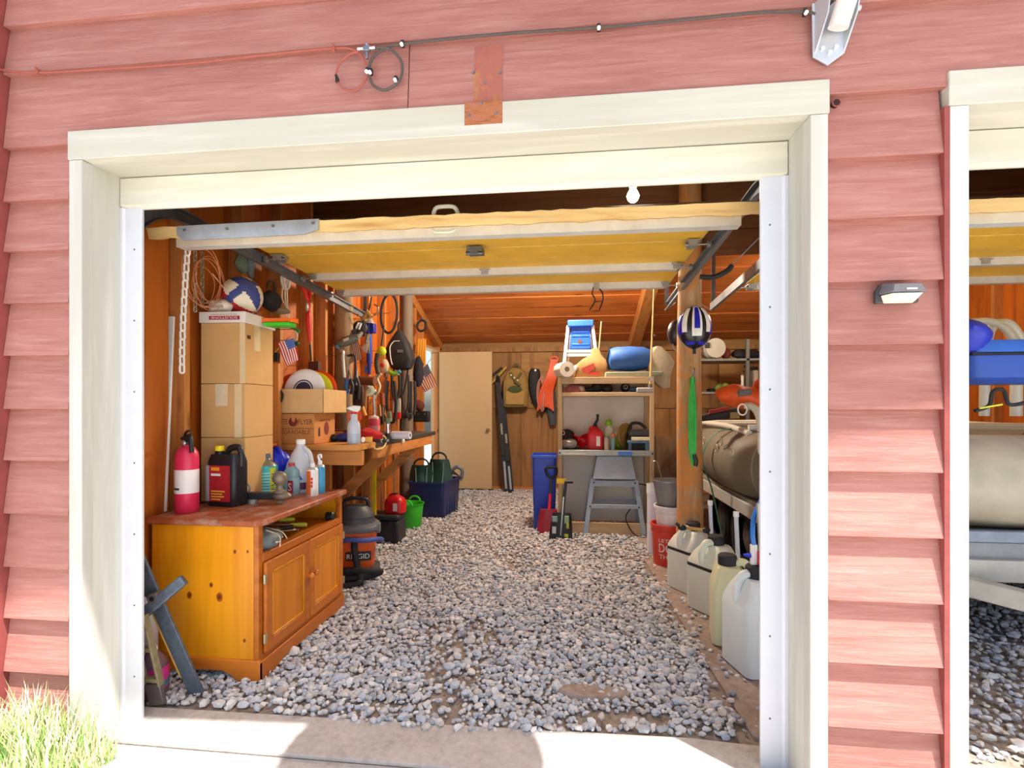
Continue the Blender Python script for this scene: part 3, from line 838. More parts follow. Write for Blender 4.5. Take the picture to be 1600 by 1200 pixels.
for cx, r, z in ((-0.42, 0.47, 0.86),):
    c = Vector((cx, -0.72, z))
    mb = MB(); mb.tube(smooth([Mt, Mt + Vector((0.0, -0.2, 0.1)), c + Vector((0, 0.12, -0.05)), c], 6), 0.018, 10); mb.build('dish_arm', mp_, t)
    dish(c, r, (0.5, -0.5, 1.5), 'dish_reflector')

# small wall light on the pier
c = wallp(1394, 462, 0.012)
t = thing('wall_light', 'small grey solar wall light with a cream lens on the siding pier', 'wall light', c)
mb = MB(); mb.prism([(-0.062, -0.028), (0.062, -0.028), (0.064, 0.008), (0.05, 0.03), (-0.045, 0.034), (-0.062, 0.01)], 'y', -0.018, 0.0); mb.build('back_plate', M('#3c3b3c', 0.5), t, 0.004)
mb = MB(); mb._add([(-0.058, -0.018, -0.002), (0.064, -0.018, -0.002), (0.05, -0.018, 0.034), (-0.045, 0.0 - 0.018, 0.034), (-0.045, -0.075, -0.004), (0.052, -0.075, -0.004), (0.046, -0.06, 0.022), (-0.036, -0.06, 0.022)],
                   [(0, 1, 2, 3), (4, 7, 6, 5), (0, 4, 5, 1), (1, 5, 6, 2), (2, 6, 7, 3), (3, 7, 4, 0)]); hood = mb.build('hood', M('#6d7175', 0.35, 0.1), t, 0.004)
mb = MB(); mb.box((0.008, -0.074, 0.004), (0.028, 0.003, 0.005)); mb.build('badge', WHITE, hood)
mb = MB(); mb._add([(-0.05, -0.018, -0.004), (0.054, -0.018, -0.004), (0.046, -0.066, -0.006), (-0.04, -0.066, -0.006), (-0.042, -0.018, -0.030), (0.044, -0.018, -0.030), (0.034, -0.05, -0.026), (-0.03, -0.05, -0.026)],
                   [(0, 3, 2, 1), (4, 5, 6, 7), (0, 1, 5, 4), (1, 2, 6, 5), (2, 3, 7, 6), (3, 0, 4, 7)]); mb.build('lens', M('#f3ead2', 0.3, sub=0.2), t, 0.003)

# grass clumps at the foot of the wall: uncountable blades
def grass(cx0, cx1, cy0, cy1, nb, hmax, seed, label, pale=0.35):
    r = random.Random(seed); mb = MB()
    for i in range(nb):
        x, y = r.uniform(cx0, cx1), r.uniform(cy0, cy1)
        h = hmax * r.uniform(0.3, 1.0) * (0.5 + 0.5 * math.sin((x - cx0) / (cx1 - cx0) * PI)); a = r.uniform(0, 2 * PI); l = h * r.uniform(0.1, 0.5)
        wv = Vector((math.cos(a + 1.57), math.sin(a + 1.57), 0)) * r.uniform(0.002, 0.0045)
        d = Vector((math.cos(a), math.sin(a), 0)); b = Vector((x, y, -0.035))
        mb.cur = 1 if r.random() < pale else (2 if r.random() < .4 else 0)
        p1 = b + Vector((0, 0, h * .55)) + d * l * .3; p2 = b + Vector((0, 0, h)) + d * l
        mb._add([b - wv, b + wv, p1 + wv * .8, p1 - wv * .8, p2], [(0, 1, 2, 3), (3, 2, 4)])
    me = bpy.data.meshes.new('grass'); me.from_pydata(mb.v, [], mb.f)
    for hx in ('#a3c670', '#e3dab0', '#86ad58'): me.materials.append(M(hx, 0.6, var=0.1))
    me.polygons.foreach_set('material_index', mb.mi)
    o = bpy.data.objects.new('grass', me); COL.objects.link(o); tag(o, label, 'grass', None, 'stuff')
grass(-2.25, -1.66, -0.20, 0.0, 1500, 0.30, 3, 'green and straw coloured grass at the foot of the left casing', 0.5)
grass(-2.9, -2.2, -0.3, 0.0, 900, 0.26, 4, 'grass growing in front of the corner board')
grass(0.86, 1.15, -0.16, 0.0, 260, 0.20, 5, 'dry pale grass at the foot of the siding pier', 0.95)
# rounded grey object poking in at the lower left edge
c = onz(-4, 1078, 0.09)
mb = MB(); mb.lathe([(0.0, 0), (0.05, 0.0), (0.056, 0.02), (0.056, 0.10), (0.045, 0.125), (0.0, 0.135)], 18)
ob = mb.build('canister', M('#c6c8ca', 0.4)); ob.location = (c.x - 0.06, -0.10, -0.034); tag(ob, 'pale grey rounded canister in the grass at the left edge', 'canister')
# ================================================================== PINE CABINET
PINE = wood('#e29412', '#c87408', 'z', 0.35, 0.35, knots=0.75, bmp=0.05)
PINED = wood('#c06a16', '#9a4a0a', 'y', 0.5, 0.38, bmp=0.08)
PINEX = wood('#c4701c', '#9a4d10', 'x', 0.5, 0.38, bmp=0.08)
PINETOP = wood('#a9562c', '#7f3b1a', 'y', 0.5, 0.5, dirt=0.8, bmp=0.1)
CX0, CX1, CY0, CY1, CH = -1.995, -1.44, 0.508, 1.385, 0.753
t = thing('pine_cabinet', 'orange pine cabinet with two panelled doors and an open shelf', 'cabinet', ((CX0 + CX1) / 2, (CY0 + CY1) / 2, 0))
o = t.location; hw, hl = (CX1 - CX0) / 2, (CY1 - CY0) / 2
def cab(name, mat, parent=t, bevel=0.003, boxes=()):
    mb = MB()
    for b in boxes: mb.bx(*b)
    return mb.build(name, mat, parent, bevel)
cab('side_panel', PINE, boxes=[(-hw, hw - 0.03, -hl, -hl + 0.018, 0.09, CH - 0.03)])
cab('side_panel', PINE, boxes=[(-hw, hw - 0.03, hl - 0.018, hl, 0.09, CH - 0.03)])
cab('back_panel', PINE, boxes=[(-hw, -hw + 0.01, -hl, hl, 0.05, CH - 0.03)])
cab('shelf_board', PINED, boxes=[(-hw + 0.01, hw - 0.008, -hl + 0.018, hl - 0.018, 0.555, 0.573)])
cab('face_frame', PINED, boxes=[(hw - 0.03, hw - 0.004, -hl, -hl + 0.035, 0.07, CH - 0.03), (hw - 0.03, hw - 0.004, hl - 0.035, hl, 0.07, CH - 0.03), (hw - 0.03, hw - 0.002, -hl + 0.035, hl - 0.035, 0.545, 0.585), (hw - 0.03, hw - 0.004, -hl + 0.035, hl - 0.035, 0.07, 0.115)])
mb = MB(); mb.prism([(-hw - 0.01, -hl - 0.02), (hw - 0.01, -hl - 0.02), (hw + 0.02, -hl + 0.02), (hw + 0.02, hl + 0.02), (-hw - 0.01, hl + 0.02)], 'z', CH - 0.032, CH); mb.build('top_board', PINETOP, t, 0.008)
# plinth with cut-out feet
mb = MB(); mb.prism([(-hw, 0), (-hw + 0.07, 0), (-hw + 0.11, 0.028), (-hw + 0.16, 0.045), (hw - 0.18, 0.045), (hw - 0.14, 0.028), (hw - 0.11, 0.004), (hw - 0.10, 0), (hw + 0.008, 0), (hw + 0.008, 0.085), (hw - 0.0, 0.10), (-hw, 0.10)], 'y', -hl - 0.012, -hl + 0.012); mb.build('plinth', PINEX, t, 0.004)
mb = MB(); mb.prism([(-hl - 0.01, 0), (-hl + 0.12, 0), (-hl + 0.18, 0.02), (hl - 0.18, 0.02), (hl - 0.12, 0), (hl + 0.01, 0), (hl + 0.01, 0.09), (-hl - 0.01, 0.09)], 'x', hw - 0.02, hw + 0.008); mb.build('plinth', PINED, t, 0.004)
def cab_door(y0, y1, knob_y, hinge_y):
    z0, z1 = 0.120, 0.545; xo = hw - 0.002
    mb = MB(); f = 0.052
    mb.bx(xo, xo + 0.018, y0, y0 + f, z0, z1); mb.bx(xo, xo + 0.018, y1 - f, y1, z0, z1)
    mb.bx(xo, xo + 0.018, y0 + f, y1 - f, z0, z0 + f); mb.bx(xo, xo + 0.018, y0 + f, y1 - f, z1 - f, z1)
    d = mb.build('door', PINED, t, 0.004)
    mb = MB(); mb.bx(xo + 0.002, xo + 0.009, y0 + f, y1 - f, z0 + f, z1 - f); mb.build('door_panel', wood('#d6820f', '#b46408', 'z', 0.4, 0.35, knots=0.8, bmp=0.05), d)
    mb = MB(); q = 0.012
    for a, b, c_, e in ((y0 + f, y0 + f + q, z0 + f, z1 - f), (y1 - f - q, y1 - f, z0 + f, z1 - f), (y0 + f, y1 - f, z0 + f, z0 + f + q), (y0 + f, y1 - f, z1 - f - q, z1 - f)):
        mb.bx(xo + 0.008, xo + 0.016, a, b, c_, e)
    mb.build('moulding', PINE, d, 0.003)
    mb = MB(); mb.M = TR((xo + 0.018, knob_y, 0.36), (0, PI / 2, 0)); mb.lathe([(0.006, 0), (0.006, 0.012), (0.015, 0.018), (0.017, 0.026), (0.011, 0.035), (0.002, 0.037)], 16); mb.build('knob', PINEX, d)
    for z in (0.19, 0.47):
        mb = MB(); mb.bx(xo + 0.012, xo + 0.022, hinge_y - 0.012, hinge_y + 0.006, z - 0.022, z + 0.022); mb.build('hinge', M('#b6aa86', 0.4, 0.7), d, 0.001)
cab_door(-hl + 0.03, -0.003, -0.028, -hl + 0.026)
cab_door(0.003, hl - 0.03, 0.028, hl - 0.022)

for px, py, r in ((343, 933, .016), (330, 914, .009), (296, 930, .013), (367, 862, .008), (387, 862, .006), (382, 1001, .007)):
    q = at(px, py, CAM_D + CY0) - t.location; fy = -hl - .0006
    mb = MB(); mb.prism([(q.x + r * math.cos(a), q.z + 1.35 * r * math.sin(a)) for a in [i * PI / 8 for i in range(16)]], 'y', fy, fy + .001); kn = mb.build('knot', M('#9a4a0c', .4), t)
    mb = MB(); mb.prism([(q.x + .55 * r * math.cos(a), q.z + .7 * r * math.sin(a)) for a in [i * PI / 8 for i in range(16)]], 'y', fy - .0005, fy + .0005); mb.build('knot_heart', M('#6a2c08', .4), kn)
# ---- on the cabinet shelf
SHZ = 0.573
t = thing('tool_pouch', 'dark grey cloth pouch bulging out of the cabinet shelf', 'pouch', (-1.55, CY0 + 0.16, SHZ))
mb = MB(); mb.ell((0, 0, 0.045), (0.10, 0.11, 0.06), 20, 12); mb.jitter(0.02, 3, 14); mb.v = [(x, y, max(z, 0.001)) for x, y, z in mb.v]; mb.build('bag', M('#6a7374', 0.55, var=0.2), t)
mb = MB(); mb.tube(smooth([(0.06, -0.03, 0.10), (0.10, 0.02, 0.06), (0.115, 0.0, 0.012)], 6), 0.003, 6); mb.tube(smooth([(0.0, 0.0, 0.11), (0.08, 0.06, 0.075), (0.1, 0.09, 0.03)], 6), 0.003, 6); mb.build('drawstring', M('#d8cba6', 0.6), t)
def screwdriver(p, yaw, col, L, label, tip='#b8bcc0', pitch=0.1):
    t = thing('screwdriver', label, 'screwdriver', p, 0, 'hand tools on the cabinet shelf', (0, -pitch, yaw))
    mb = MB(); mb.M = TR((0, 0, 0.014), (0, PI / 2, 0)); mb.lathe([(0.006, 0), (0.013, 0.006), (0.013, 0.05), (0.010, 0.07), (0.012, 0.085), (0.006, 0.095)], 12); mb.build('handle', M(col, 0.4), t)
    mb = MB(); mb.cyl((0.09, 0, 0.014), (0.09 + L, 0, 0.014), 0.0035, n=8); mb.build('shaft', M(tip, 0.3, 0.9), t)
screwdriver((-1.62, CY0 + 0.62, SHZ + 0.03), -2.2, '#c7d21e', 0.16, 'yellow green screwdriver lying farthest back in the pile on the cabinet shelf')
screwdriver((-1.53, CY0 + 0.60, SHZ + 0.004), -2.6, '#d6d83a', 0.18, 'yellow handled screwdriver nearest the shelf edge of the cabinet', '#c2c6c8')
screwdriver((-1.56, CY0 + 0.50, SHZ + 0.014), -1.9, '#2a2b2d', 0.2, 'black handled screwdriver crossing the others on the cabinet shelf')
screwdriver((-1.66, CY0 + 0.42, SHZ + 0.01), -2.0, '#b9b23a', 0.14, 'olive handled screwdriver beside the grey pouch')
for i, (dx, dy, yw, L) in enumerate(((0, 0.34, -1.4, 0.16), (0.03, 0.30, -1.1, 0.2), (0.05, 0.42, -2.0, 0.17), (-0.02, 0.38, -1.7, 0.22))):
    t = thing('spanner', ['steel spanner at the left of the tools on the cabinet shelf', 'long steel spanner leaning on the grey pouch', 'steel spanner at the shelf edge under the screwdrivers', 'longest steel spanner lying across the cabinet shelf'][i], 'spanner', (-1.55 + dx, CY0 + dy, SHZ + 0.006 + 0.012 * i), 0, 'hand tools on the cabinet shelf', (0, -0.12, yw))
    mb = MB(); mb.bx(0, L, -0.006, 0.006, 0, 0.006); mb.build('handle', M('#c3c6c8', 0.3, 0.9), t, 0.002)
    for x in (0, L):
        mb = MB(); mb.tube([(x + 0.013 * math.cos(a), 0.013 * math.sin(a), 0.003) for a in [j * PI / 6 + (0.6 if x else 3.7) for j in range(-4, 5)]], 0.004, 6); mb.build('jaw', M('#c3c6c8', 0.3, 0.9), t)
mb = MB(); mb.lathe([(0.0, 0), (0.026, 0.0), (0.028, 0.01), (0.028, 0.04), (0.02, 0.048), (0.0, 0.048)], 16); ob = mb.build('tape_roll', BLACK)
ob.location = (-1.50, CY1 - 0.10, SHZ + 0.03); ob.rotation_euler = (0, PI / 2, 0.1); tag(ob, 'round black cap standing at the far end of the cabinet shelf', 'cap')

# ---- on the cabinet top
def on_top(px, py): return onz(px, py, CH)
def lathe_thing(name, label, cat, loc, parts, rotz=0, n=20):
    t = thing(name, label, cat, loc, rotz)
    for nm, prof, mat in parts:
        mb = MB(); mb.lathe(prof, n); mb.build(nm, mat, t)
    return t
p = on_top(292, 800)
PINK = M('#d92c54', 0.4, var=0.04)
t = lathe_thing('fire_extinguisher', 'pinkish red fire extinguisher standing on the pine cabinet', 'fire extinguisher', p, [
    ('cylinder', [(0.0, 0), (0.036, 0.0), (0.0395, 0.006), (0.0395, 0.235), (0.037, 0.255), (0.028, 0.275), (0.016, 0.285), (0.014, 0.295), (0.0, 0.296)], PINK),
    ('label_band', [(0.0402, 0.085), (0.0402, 0.185)], M('#e9e4e4', 0.5, var=0.02)),
    ('valve', [(0.0, 0.29), (0.017, 0.29), (0.017, 0.305), (0.010, 0.312), (0.010, 0.33), (0, 0.331)], BLACK)], -0.6)
mb = MB(); mb.tube(smooth([(-0.05, 0, 0.315), (0, 0, 0.32), (0.03, 0, 0.332), (0.045, 0, 0.31), (0.052, 0, 0.26)], 5), 0.008, 8); mb.build('squeeze_handle', BLACK, t)
mb = MB(); mb.tube(smooth([(-0.03, 0, 0.318), (-0.005, 0, 0.345), (0.04, 0, 0.352)], 5), 0.005, 8); mb.build('carry_lever', BLACKR, t)
mb = MB(); mb.M = TR((0.03, -0.016, 0.30), (PI / 2, 0, 0)); mb.lathe([(0.0, 0), (0.011, 0), (0.011, 0.006), (0, 0.006)], 14); mb.build('gauge', M('#c8ccd0', 0.3, 0.8), t)
for k in range(4):
    a = -PI / 2 + 0.1 + k * 0.16
    mb = MB(); mb.box((0.0405 * math.cos(a), 0.0405 * math.sin(a), 0.105), (0.006, 0.001, 0.009), Matrix.Rotation(a + PI / 2, 3, 'Z')); mb.build('pictogram', M('#3a3a44', 0.6), t)

def jug_loft(t, mat, w, d, h, neck_x=0.0, neck_r=0.02, nm='body', r=0.02, sh=0.72):
    mb = MB(); rings = []
    for z, kx, ky, ox in ((0, .94, .94, 0), (0.012, 1, 1, 0), (h * sh, 1, 1, 0), (h * (sh + .08), .97, .95, neck_x * .1), (h * (sh + .17), .72, .8, neck_x * .4), (h * .95, 2.6 * neck_r / w, 2.6 * neck_r / d, neck_x * .95), (h, 2 * neck_r / w, 2 * neck_r / d, neck_x)):
        rings.append(rrect(w * kx, d * ky, min(r, w * kx * .45), z, ox, 0, 4))
    mb.loft(rings); return mb.build(nm, mat, t)
p = on_top(356, 789)
JB = M('#1c1d20', 0.38, var=0.1)
t = thing('coolant_jug', 'black plastic jug with yellow cap and red label on the pine cabinet', 'jug', p, -0.12)
mb = MB(); mb.loft([rrect(.155 * k, .10 * k2, .022, z, ox) for z, k, k2, ox in ((0, .95, .95, 0), (.01, 1, 1, 0), (.165, 1, 1, 0), (.18, .97, .9, 0), (.195, .9, .8, 0))]); mb.build('body', JB, t)
mb = MB(); mb.tube(smooth([(-0.01, 0, .188), (0.012, 0, .215), (0.055, 0, .222), (0.072, 0, .20), (0.074, 0, .15)], 6), 0.013, 10); mb.build('handle', JB, t)
mb = MB(); mb.lathe([(0.022, .19), (0.02, .205), (0.019, .212)], 16, (-0.045, 0, 0)); mb.build('neck', JB, t)
mb = MB(); mb.lathe([(0.0, .207), (0.021, .207), (0.021, .224), (0.018, .227), (0, .227)], 18, (-0.045, 0, 0)); mb.build('cap', M('#f1d312', 0.4), t)
mb = MB(); mb.bx(-0.055, 0.055, -0.0525, -0.05, 0.02, 0.155); lb = mb.build('label', M('#b5222a', 0.5, var=0.1), t)
mb = MB(); mb.bx(-0.0745, -0.056, -0.0525, -0.05, 0.02, 0.155); mb.build('label_edge', M('#a7a5b0', 0.5), lb)
mb = MB(); mb.bx(-0.045, 0.0, -0.0535, -0.0525, 0.136, 0.148); mb.build('label_mark', M('#f0a024', 0.5), lb)
mb = MB(); mb.bx(-0.045, 0.006, -0.0535, -0.0525, 0.116, 0.125); mb.build('label_line', WHITE, lb)
for zq, wq in ((.056, .075), (.046, .06), (.036, .07), (.026, .05)):
    mb = MB(); mb.bx(-.045, -.045 + wq, -.0535, -.0525, zq, zq + .005); mb.build('print_line', M('#e9b23a', .5), lb)

p = on_top(430, 766)
t = thing('blue_jug', 'bright blue plastic jug with orange cap behind the teal can', 'jug', p, -0.5)
BLU = M('#1c2fc4', 0.35, var=0.08)
mb = MB(); mb.loft([rrect(.145 * k, .10 * k2, .024, z, ox) for z, k, k2, ox in ((0, .95, .95, 0), (.01, 1, 1, 0), (.15, 1, 1, 0), (.175, .9, .9, -.004), (.205, .5, .5, -.02), (.215, .28, .36, -.025))]); mb.build('body', BLU, t)
mb = MB(); mb.tube(smooth([(-.005, 0, .207), (.03, 0, .20), (.058, 0, .165), (.064, 0, .13)], 6), .013, 10); mb.build('handle', BLU, t)
mb = MB(); mb.lathe([(0, .214), (.021, .214), (.021, .23), (0, .232)], 16, (-.025, 0, 0)); mb.build('cap', M('#ef6a1c', .4), t)
p = on_top(417, 774)
TEAL = M('#3fb6b0', .35, .1, .06)
t = lathe_thing('fuel_can', 'teal metal fuel can with a yellow side label on the pine cabinet', 'can', p, [('cone_top', [(.0, .158), (.043, .158), (.036, .17), (.018, .188), (.014, .196), (0, .197)], M('#9aa09a', .35, .8)), ('cap', [(0, .195), (.014, .195), (.014, .222), (0, .223)], M('#5b6a70', .5))])
mb = MB(); mb.lathe([(.0, 0), (.042, 0), (.044, .005), (.044, .155), (.042, .16), (0, .16)], 24); bd = mb.build('body', TEAL, t)
mb = MB()
for a in range(5):
    pass
mb.loft([[(.0446 * math.cos(x), .0446 * math.sin(x), z) for x in (-0.75, -0.6, -.45, -.3, -.15)] + [(.0452 * math.cos(x), .0452 * math.sin(x), z) for x in (-.15, -.3, -.45, -.6, -.75)] for z in (.015, .15)]); pan = mb.build('label_panel', M('#cfd824', .5), bd)
lettering('FUEL', M('#1c4f9a', .5), pan, (.0462 * math.cos(-.45), .0462 * math.sin(-.45), .085), (0, 0, 1), (-math.cos(-.45 + PI / 2), -math.sin(-.45 + PI / 2), 0), width=.10, height=.018)
mb = MB()
for k in range(7): mb.lathe([(.0445, .03 + .015 * k), (.0447, .033 + .015 * k), (.0445, .036 + .015 * k)], 24, cap=False)
mb.build('print_lines', M('#a9dedb', .4), bd)

p = on_top(470, 768)
t = thing('gallon_jug', 'clear white gallon jug with white cap on the pine cabinet', 'jug', p, 0.2)
CLR = M('#d6d9de', .3, var=.03, sub=.3)
mb = MB(); mb.lathe([(0, 0), (.064, 0), (.07, .008), (.07, .12), (.066, .14), (.045, .19), (.022, .23), (.019, .245), (0, .246)], 22); mb.build('body', CLR, t)
mb = MB(); mb.tube(smooth([(.022, -.02, .225), (.05, -.03, .20), (.062, -.035, .16), (.062, -.03, .13)], 5), .011, 8); mb.build('handle', CLR, t)
mb = MB(); mb.lathe([(0, .242), (.022, .242), (.022, .262), (.02, .265), (0, .265)], 18); mb.build('cap', M('#f4f3f0', .4), t)
mb = MB(); mb.lathe([(.0708, .02), (.0708, .10)], 22, cap=False); mb.build('label', M('#c9d3e6', .5), t)
mb = MB(); mb.lathe([(.0712, .02), (.0712, .055)], 22, cap=False); mb.build('label_band', M('#56204a', .5), t)
mb = MB(); mb.prism([(-.02, .07), (.03, .07), (.015, .095), (-.005, .09)], 'y', -.0725, -.068); mb.build('label_mark', M('#2a5fc4', .5), t)

p = on_top(456, 772)
t = thing('small_jug', 'squat grey blue bottle with red cap beside the hitch ball', 'bottle', p, -.3)
GB = M('#8fb0b6', .35, var=.05, sub=.2)
mb = MB(); mb.loft([rrect(.082 * k, .055 * k2, .018, z, ox) for z, k, k2, ox in ((0, .95, .95, 0), (.008, 1, 1, 0), (.085, 1, 1, 0), (.09, .93, .93, 0), (.098, 1, 1, 0), (.125, .95, .9, 0), (.14, .6, .6, 0), (.148, .4, .5, 0))]); mb.build('body', GB, t)
mb = MB(); mb.lathe([(0, .146), (.016, .146), (.016, .162), (0, .163)], 14); mb.build('cap', M('#c8303a', .4), t)
mb = MB(); mb.bx(.0, .038, -.0292, -.0275, .01, .075); lb = mb.build('label', M('#a6263a', .5), t)
lettering('S', WHITE, lb, (.017, -.0298, .042), (1, 0, 0), (0, 0, 1), height=.04)
def aerosol(px, py, h, body, top, label, r, stripes=()):
    t = thing('aerosol_can', label, 'spray can', on_top(px, py), -.5)
    mb = MB(); mb.lathe([(0, 0), (r * .95, 0), (r, .004), (r, h * .78), (r * .97, h * .80)], 20); b_ = mb.build('can', body, t)
    mb = MB(); mb.lathe([(r * .98, h * .80), (r * .8, h * .85), (r * .5, h * .87)], 20); mb.build('shoulder', M('#d5d8dc', .3, .7), t)
    mb = MB(); mb.lathe([(0, h * .86), (r * .45, h * .86), (r * .42, h * .98), (0, h)], 14); mb.build('nozzle', top, t)
    for a0, a1, m in stripes:
        mb = MB(); xs_ = [a0 + (a1 - a0) * i / 6 for i in range(7)]
        mb.loft([[(r * 1.006 * math.cos(x), r * 1.006 * math.sin(x), z) for x in xs_] + [(r * 1.012 * math.cos(x), r * 1.012 * math.sin(x), z) for x in xs_[::-1]] for z in (.004, h * .76)]); mb.build('print_stripe', m, b_)
    return t
t = aerosol(488, 774, .165, M('#efece4', .35), WHITE, 'white and orange spray can at the edge of the pine cabinet', .032, ((-1.75, -.85, M('#e8702a', .4)),))
for zq in (.05, .068, .086):
    mb = MB(); mb.box((.0322 * math.cos(-.7), .0322 * math.sin(-.7), zq), (.003, .013, .014), Matrix.Rotation(-.7, 3, 'Z')); mb.build('label_mark', M('#d8452a', .5), t)
t = aerosol(500, 770, .17, M('#3f9fd2', .35), M('#e9edf2', .4), 'light blue spray can with white trigger next to the orange can', .028)
mb = MB(); mb.tube(smooth([(0, 0, .16), (-.012, -.004, .19), (.004, .002, .197), (.012, 0, .18)], 4), .006, 6); mb.build('trigger', M('#e9edf2', .4), t)

# red white and blue bunting heap behind the jugs
t = thing('folded_flag', 'crumpled red, white and blue cloth heaped behind the blue jug', 'flag', on_top(425, 768) + Vector((-0.05, 0.16, 0)), 0.2)
p = t.location
for nm, c, r, col, sd in (('red_fold', (.06, .0, .145), (.10, .05, .045), '#c42a3a', 1), ('white_fold', (-.05, -.02, .15), (.055, .05, .055), '#d8d3dd', 2), ('blue_fold', (-.085, -.03, .135), (.045, .045, .045), '#4b4a86', 3), ('lower_fold', (0, 0, .06), (.11, .05, .07), '#e2dce0', 4)):
    mb = MB(); mb.ell(c, r, 20, 12); mb.jitter(.022, sd, 26); mb.build(nm, M(col, .8, var=.15), t)

# hitch ball mount
p = on_top(437, 786)
t = thing('hitch_ball_mount', 'rusty trailer hitch ball on a black steel drawbar on the cabinet', 'hitch mount', p, 0.05)
STL = M('#3d3f40', .5, .5, .25, 30); RST = M('#8c7f6c', .5, .4, .3, 30)
mb = MB(); mb.bx(-.265, .0, -.02, .022, .018, .05); mb.build('drawbar', STL, t, .004)
mb = MB(); mb.ell((.012, 0, .034), (.045, .036, .022), 16, 8); mb.build('tongue', RST, t)
mb = MB(); mb.lathe([(0, .05), (.03, .05), (.03, .058), (.017, .064), (.015, .082), (.02, .09), (.03, .102), (.034, .118), (.031, .134), (.02, .147), (.004, .152)], 20); mb.build('ball', RST, t)
mb = MB(); mb.lathe([(0, 0), (.02, 0), (.02, .016), (0, .018)], 6, (.01, 0, 0)); mb.build('nut', RST, t)
mb = MB(); mb.cyl((-.13, -.01, .0), (-.13, -.01, .02), .026, n=16); mb.build('pin_hole_collar', GALV, t)
mb = MB(); mb.tube(smooth([(-.20, .0, .055), (-.2, 0, .085), (-.17, 0, .092), (-.15, 0, .075), (-.155, 0, .052)], 5), .005, 8); mb.build('hitch_pin', GALV, t)
mb = MB(); mb.cyl((-.19, 0, .05), (-.19, 0, .105), .007, n=10); mb.build('pin_shank', GALV, t)
p = on_top(325, 782)
t = thing('spanner', 'dark ratchet spanner lying between the extinguisher and the drawbar', 'spanner', p, .12)
mb = MB(); mb.bx(-.06, .10, -.009, .009, 0, .012); mb.build('handle', M('#8b9097', .35, .8), t, .003)
mb = MB(); mb.ell((-.0, .03, .018), (.04, .02, .018), 14, 8); mb.jitter(.006, 2, 40); mb.build('ratchet_head', BLACKR, t)
mb = MB(); mb.prism([(-.03, -.012), (.06, -.016), (.075, 0), (.05, .014), (-.02, .014)], 'z', 0.0, .003); ob = mb.build('putty_knife', M('#9da2a6', .3, .9)); ob.location = on_top(352, 789); tag(ob, 'thin steel blade lying on the cabinet in front of the drawbar', 'blade')

for o_ in bpy.data.objects:
    if o_.parent is None:
        s_ = {'fire_extinguisher': (1.36, 1.36, 1.16), 'coolant_jug': (1.15, 1.1, 1.40), 'blue_jug': (1.3, 1.3, 1.28), 'fuel_can': (1.38, 1.38, 1.12), 'gallon_jug': (1.25, 1.25, 1.22), 'small_jug': (1.12, 1.12, 1.15), 'hitch_ball_mount': (1.12, 1.12, 1.15)}.get(o_.name)
        if o_.name.startswith('aerosol_can'): s_ = (1.05, 1.05, 1.18)
        if s_: o_.scale = s_
# ================================================================== BOXES ON THE CABINET
CARD = M('#d0a468', .85, var=.06, scale=5); CARDT = M('#dfc89c', .4, var=.04)
bx0 = at(383, 600, 2.63)
def carton(name, label, cat, loc, rz, w_, d_, h_, mat=CARD, group=None, flap=True):
    t = thing(name, label, cat, loc, rz, group)
    mb = MB(); mb.bx(-w_, 0, 0, d_, 0.001, h_); b = mb.build('box', mat, t, .004)
    return t, b
BR = 0.05
BW, BD = .255, .29
t, b = carton('cardboard_box', 'cardboard box at the bottom of the tall stack, behind the black jug', 'box', (bx0.x, bx0.y, CH), BR, BW, BD, .355, group='cardboard boxes stacked on the cabinet')
t, b = carton('cardboard_box', 'middle cardboard box of the tall stack with a square tape patch', 'box', (bx0.x, bx0.y, CH + .356), BR, BW, BD, .297, group='cardboard boxes stacked on the cabinet')
mb = MB(); mb.bx(-.17, -.10, -.0015, 0, .175, .297); mb.build('tape_patch', M('#d9c9a6', .4), b)
mb = MB(); mb.bx(-.06, -.02, -.0012, 0, .0, .297); mb.build('packing_tape', CARDT, b)
t, b = carton('cardboard_box', 'top cardboard box of the tall stack under the white carton', 'box', (bx0.x, bx0.y, CH + .654), BR, BW, BD, .335, group='cardboard boxes stacked on the cabinet')
mb = MB(); mb.bx(0, .0015, .09, .15, .19, .335); mb.build('tape_patch', M('#d8c090', .4), b)
mb = MB(); mb.bx(0, .002, .02, .05, .25, .27); mb.build('hand_hole', M('#4a3520', .9), b)
mb = MB(); mb.bx(-.03, -.0, -.0012, 0, .0, .335); mb.build('packing_tape', CARDT, b)
BTOP = CH + .989
t, b = carton('white_carton', 'flat white carton with red print upside down on top of the tall stack', 'box', (bx0.x + .006, bx0.y - .01, BTOP), BR, BW + .01, BD + .03, .062, M('#e9e4dc', .6, var=.03))
mb = MB(); mb.bx(-.205, -.03, -.0015, 0, .016, .037); st = mb.build('red_banner', M('#b02a48', .5), b)
lettering('SOLISTONE', WHITE, st, (-.118, -.0022, .0265), (-1, 0, 0), (0, 0, -1), width=.15, height=.013)
mb = MB(); mb.bx(-.195, -.045, -.001, 0, .044, .047); mb.build('print_line', M('#b08a90', .6), b)
WTOP = BTOP + .063
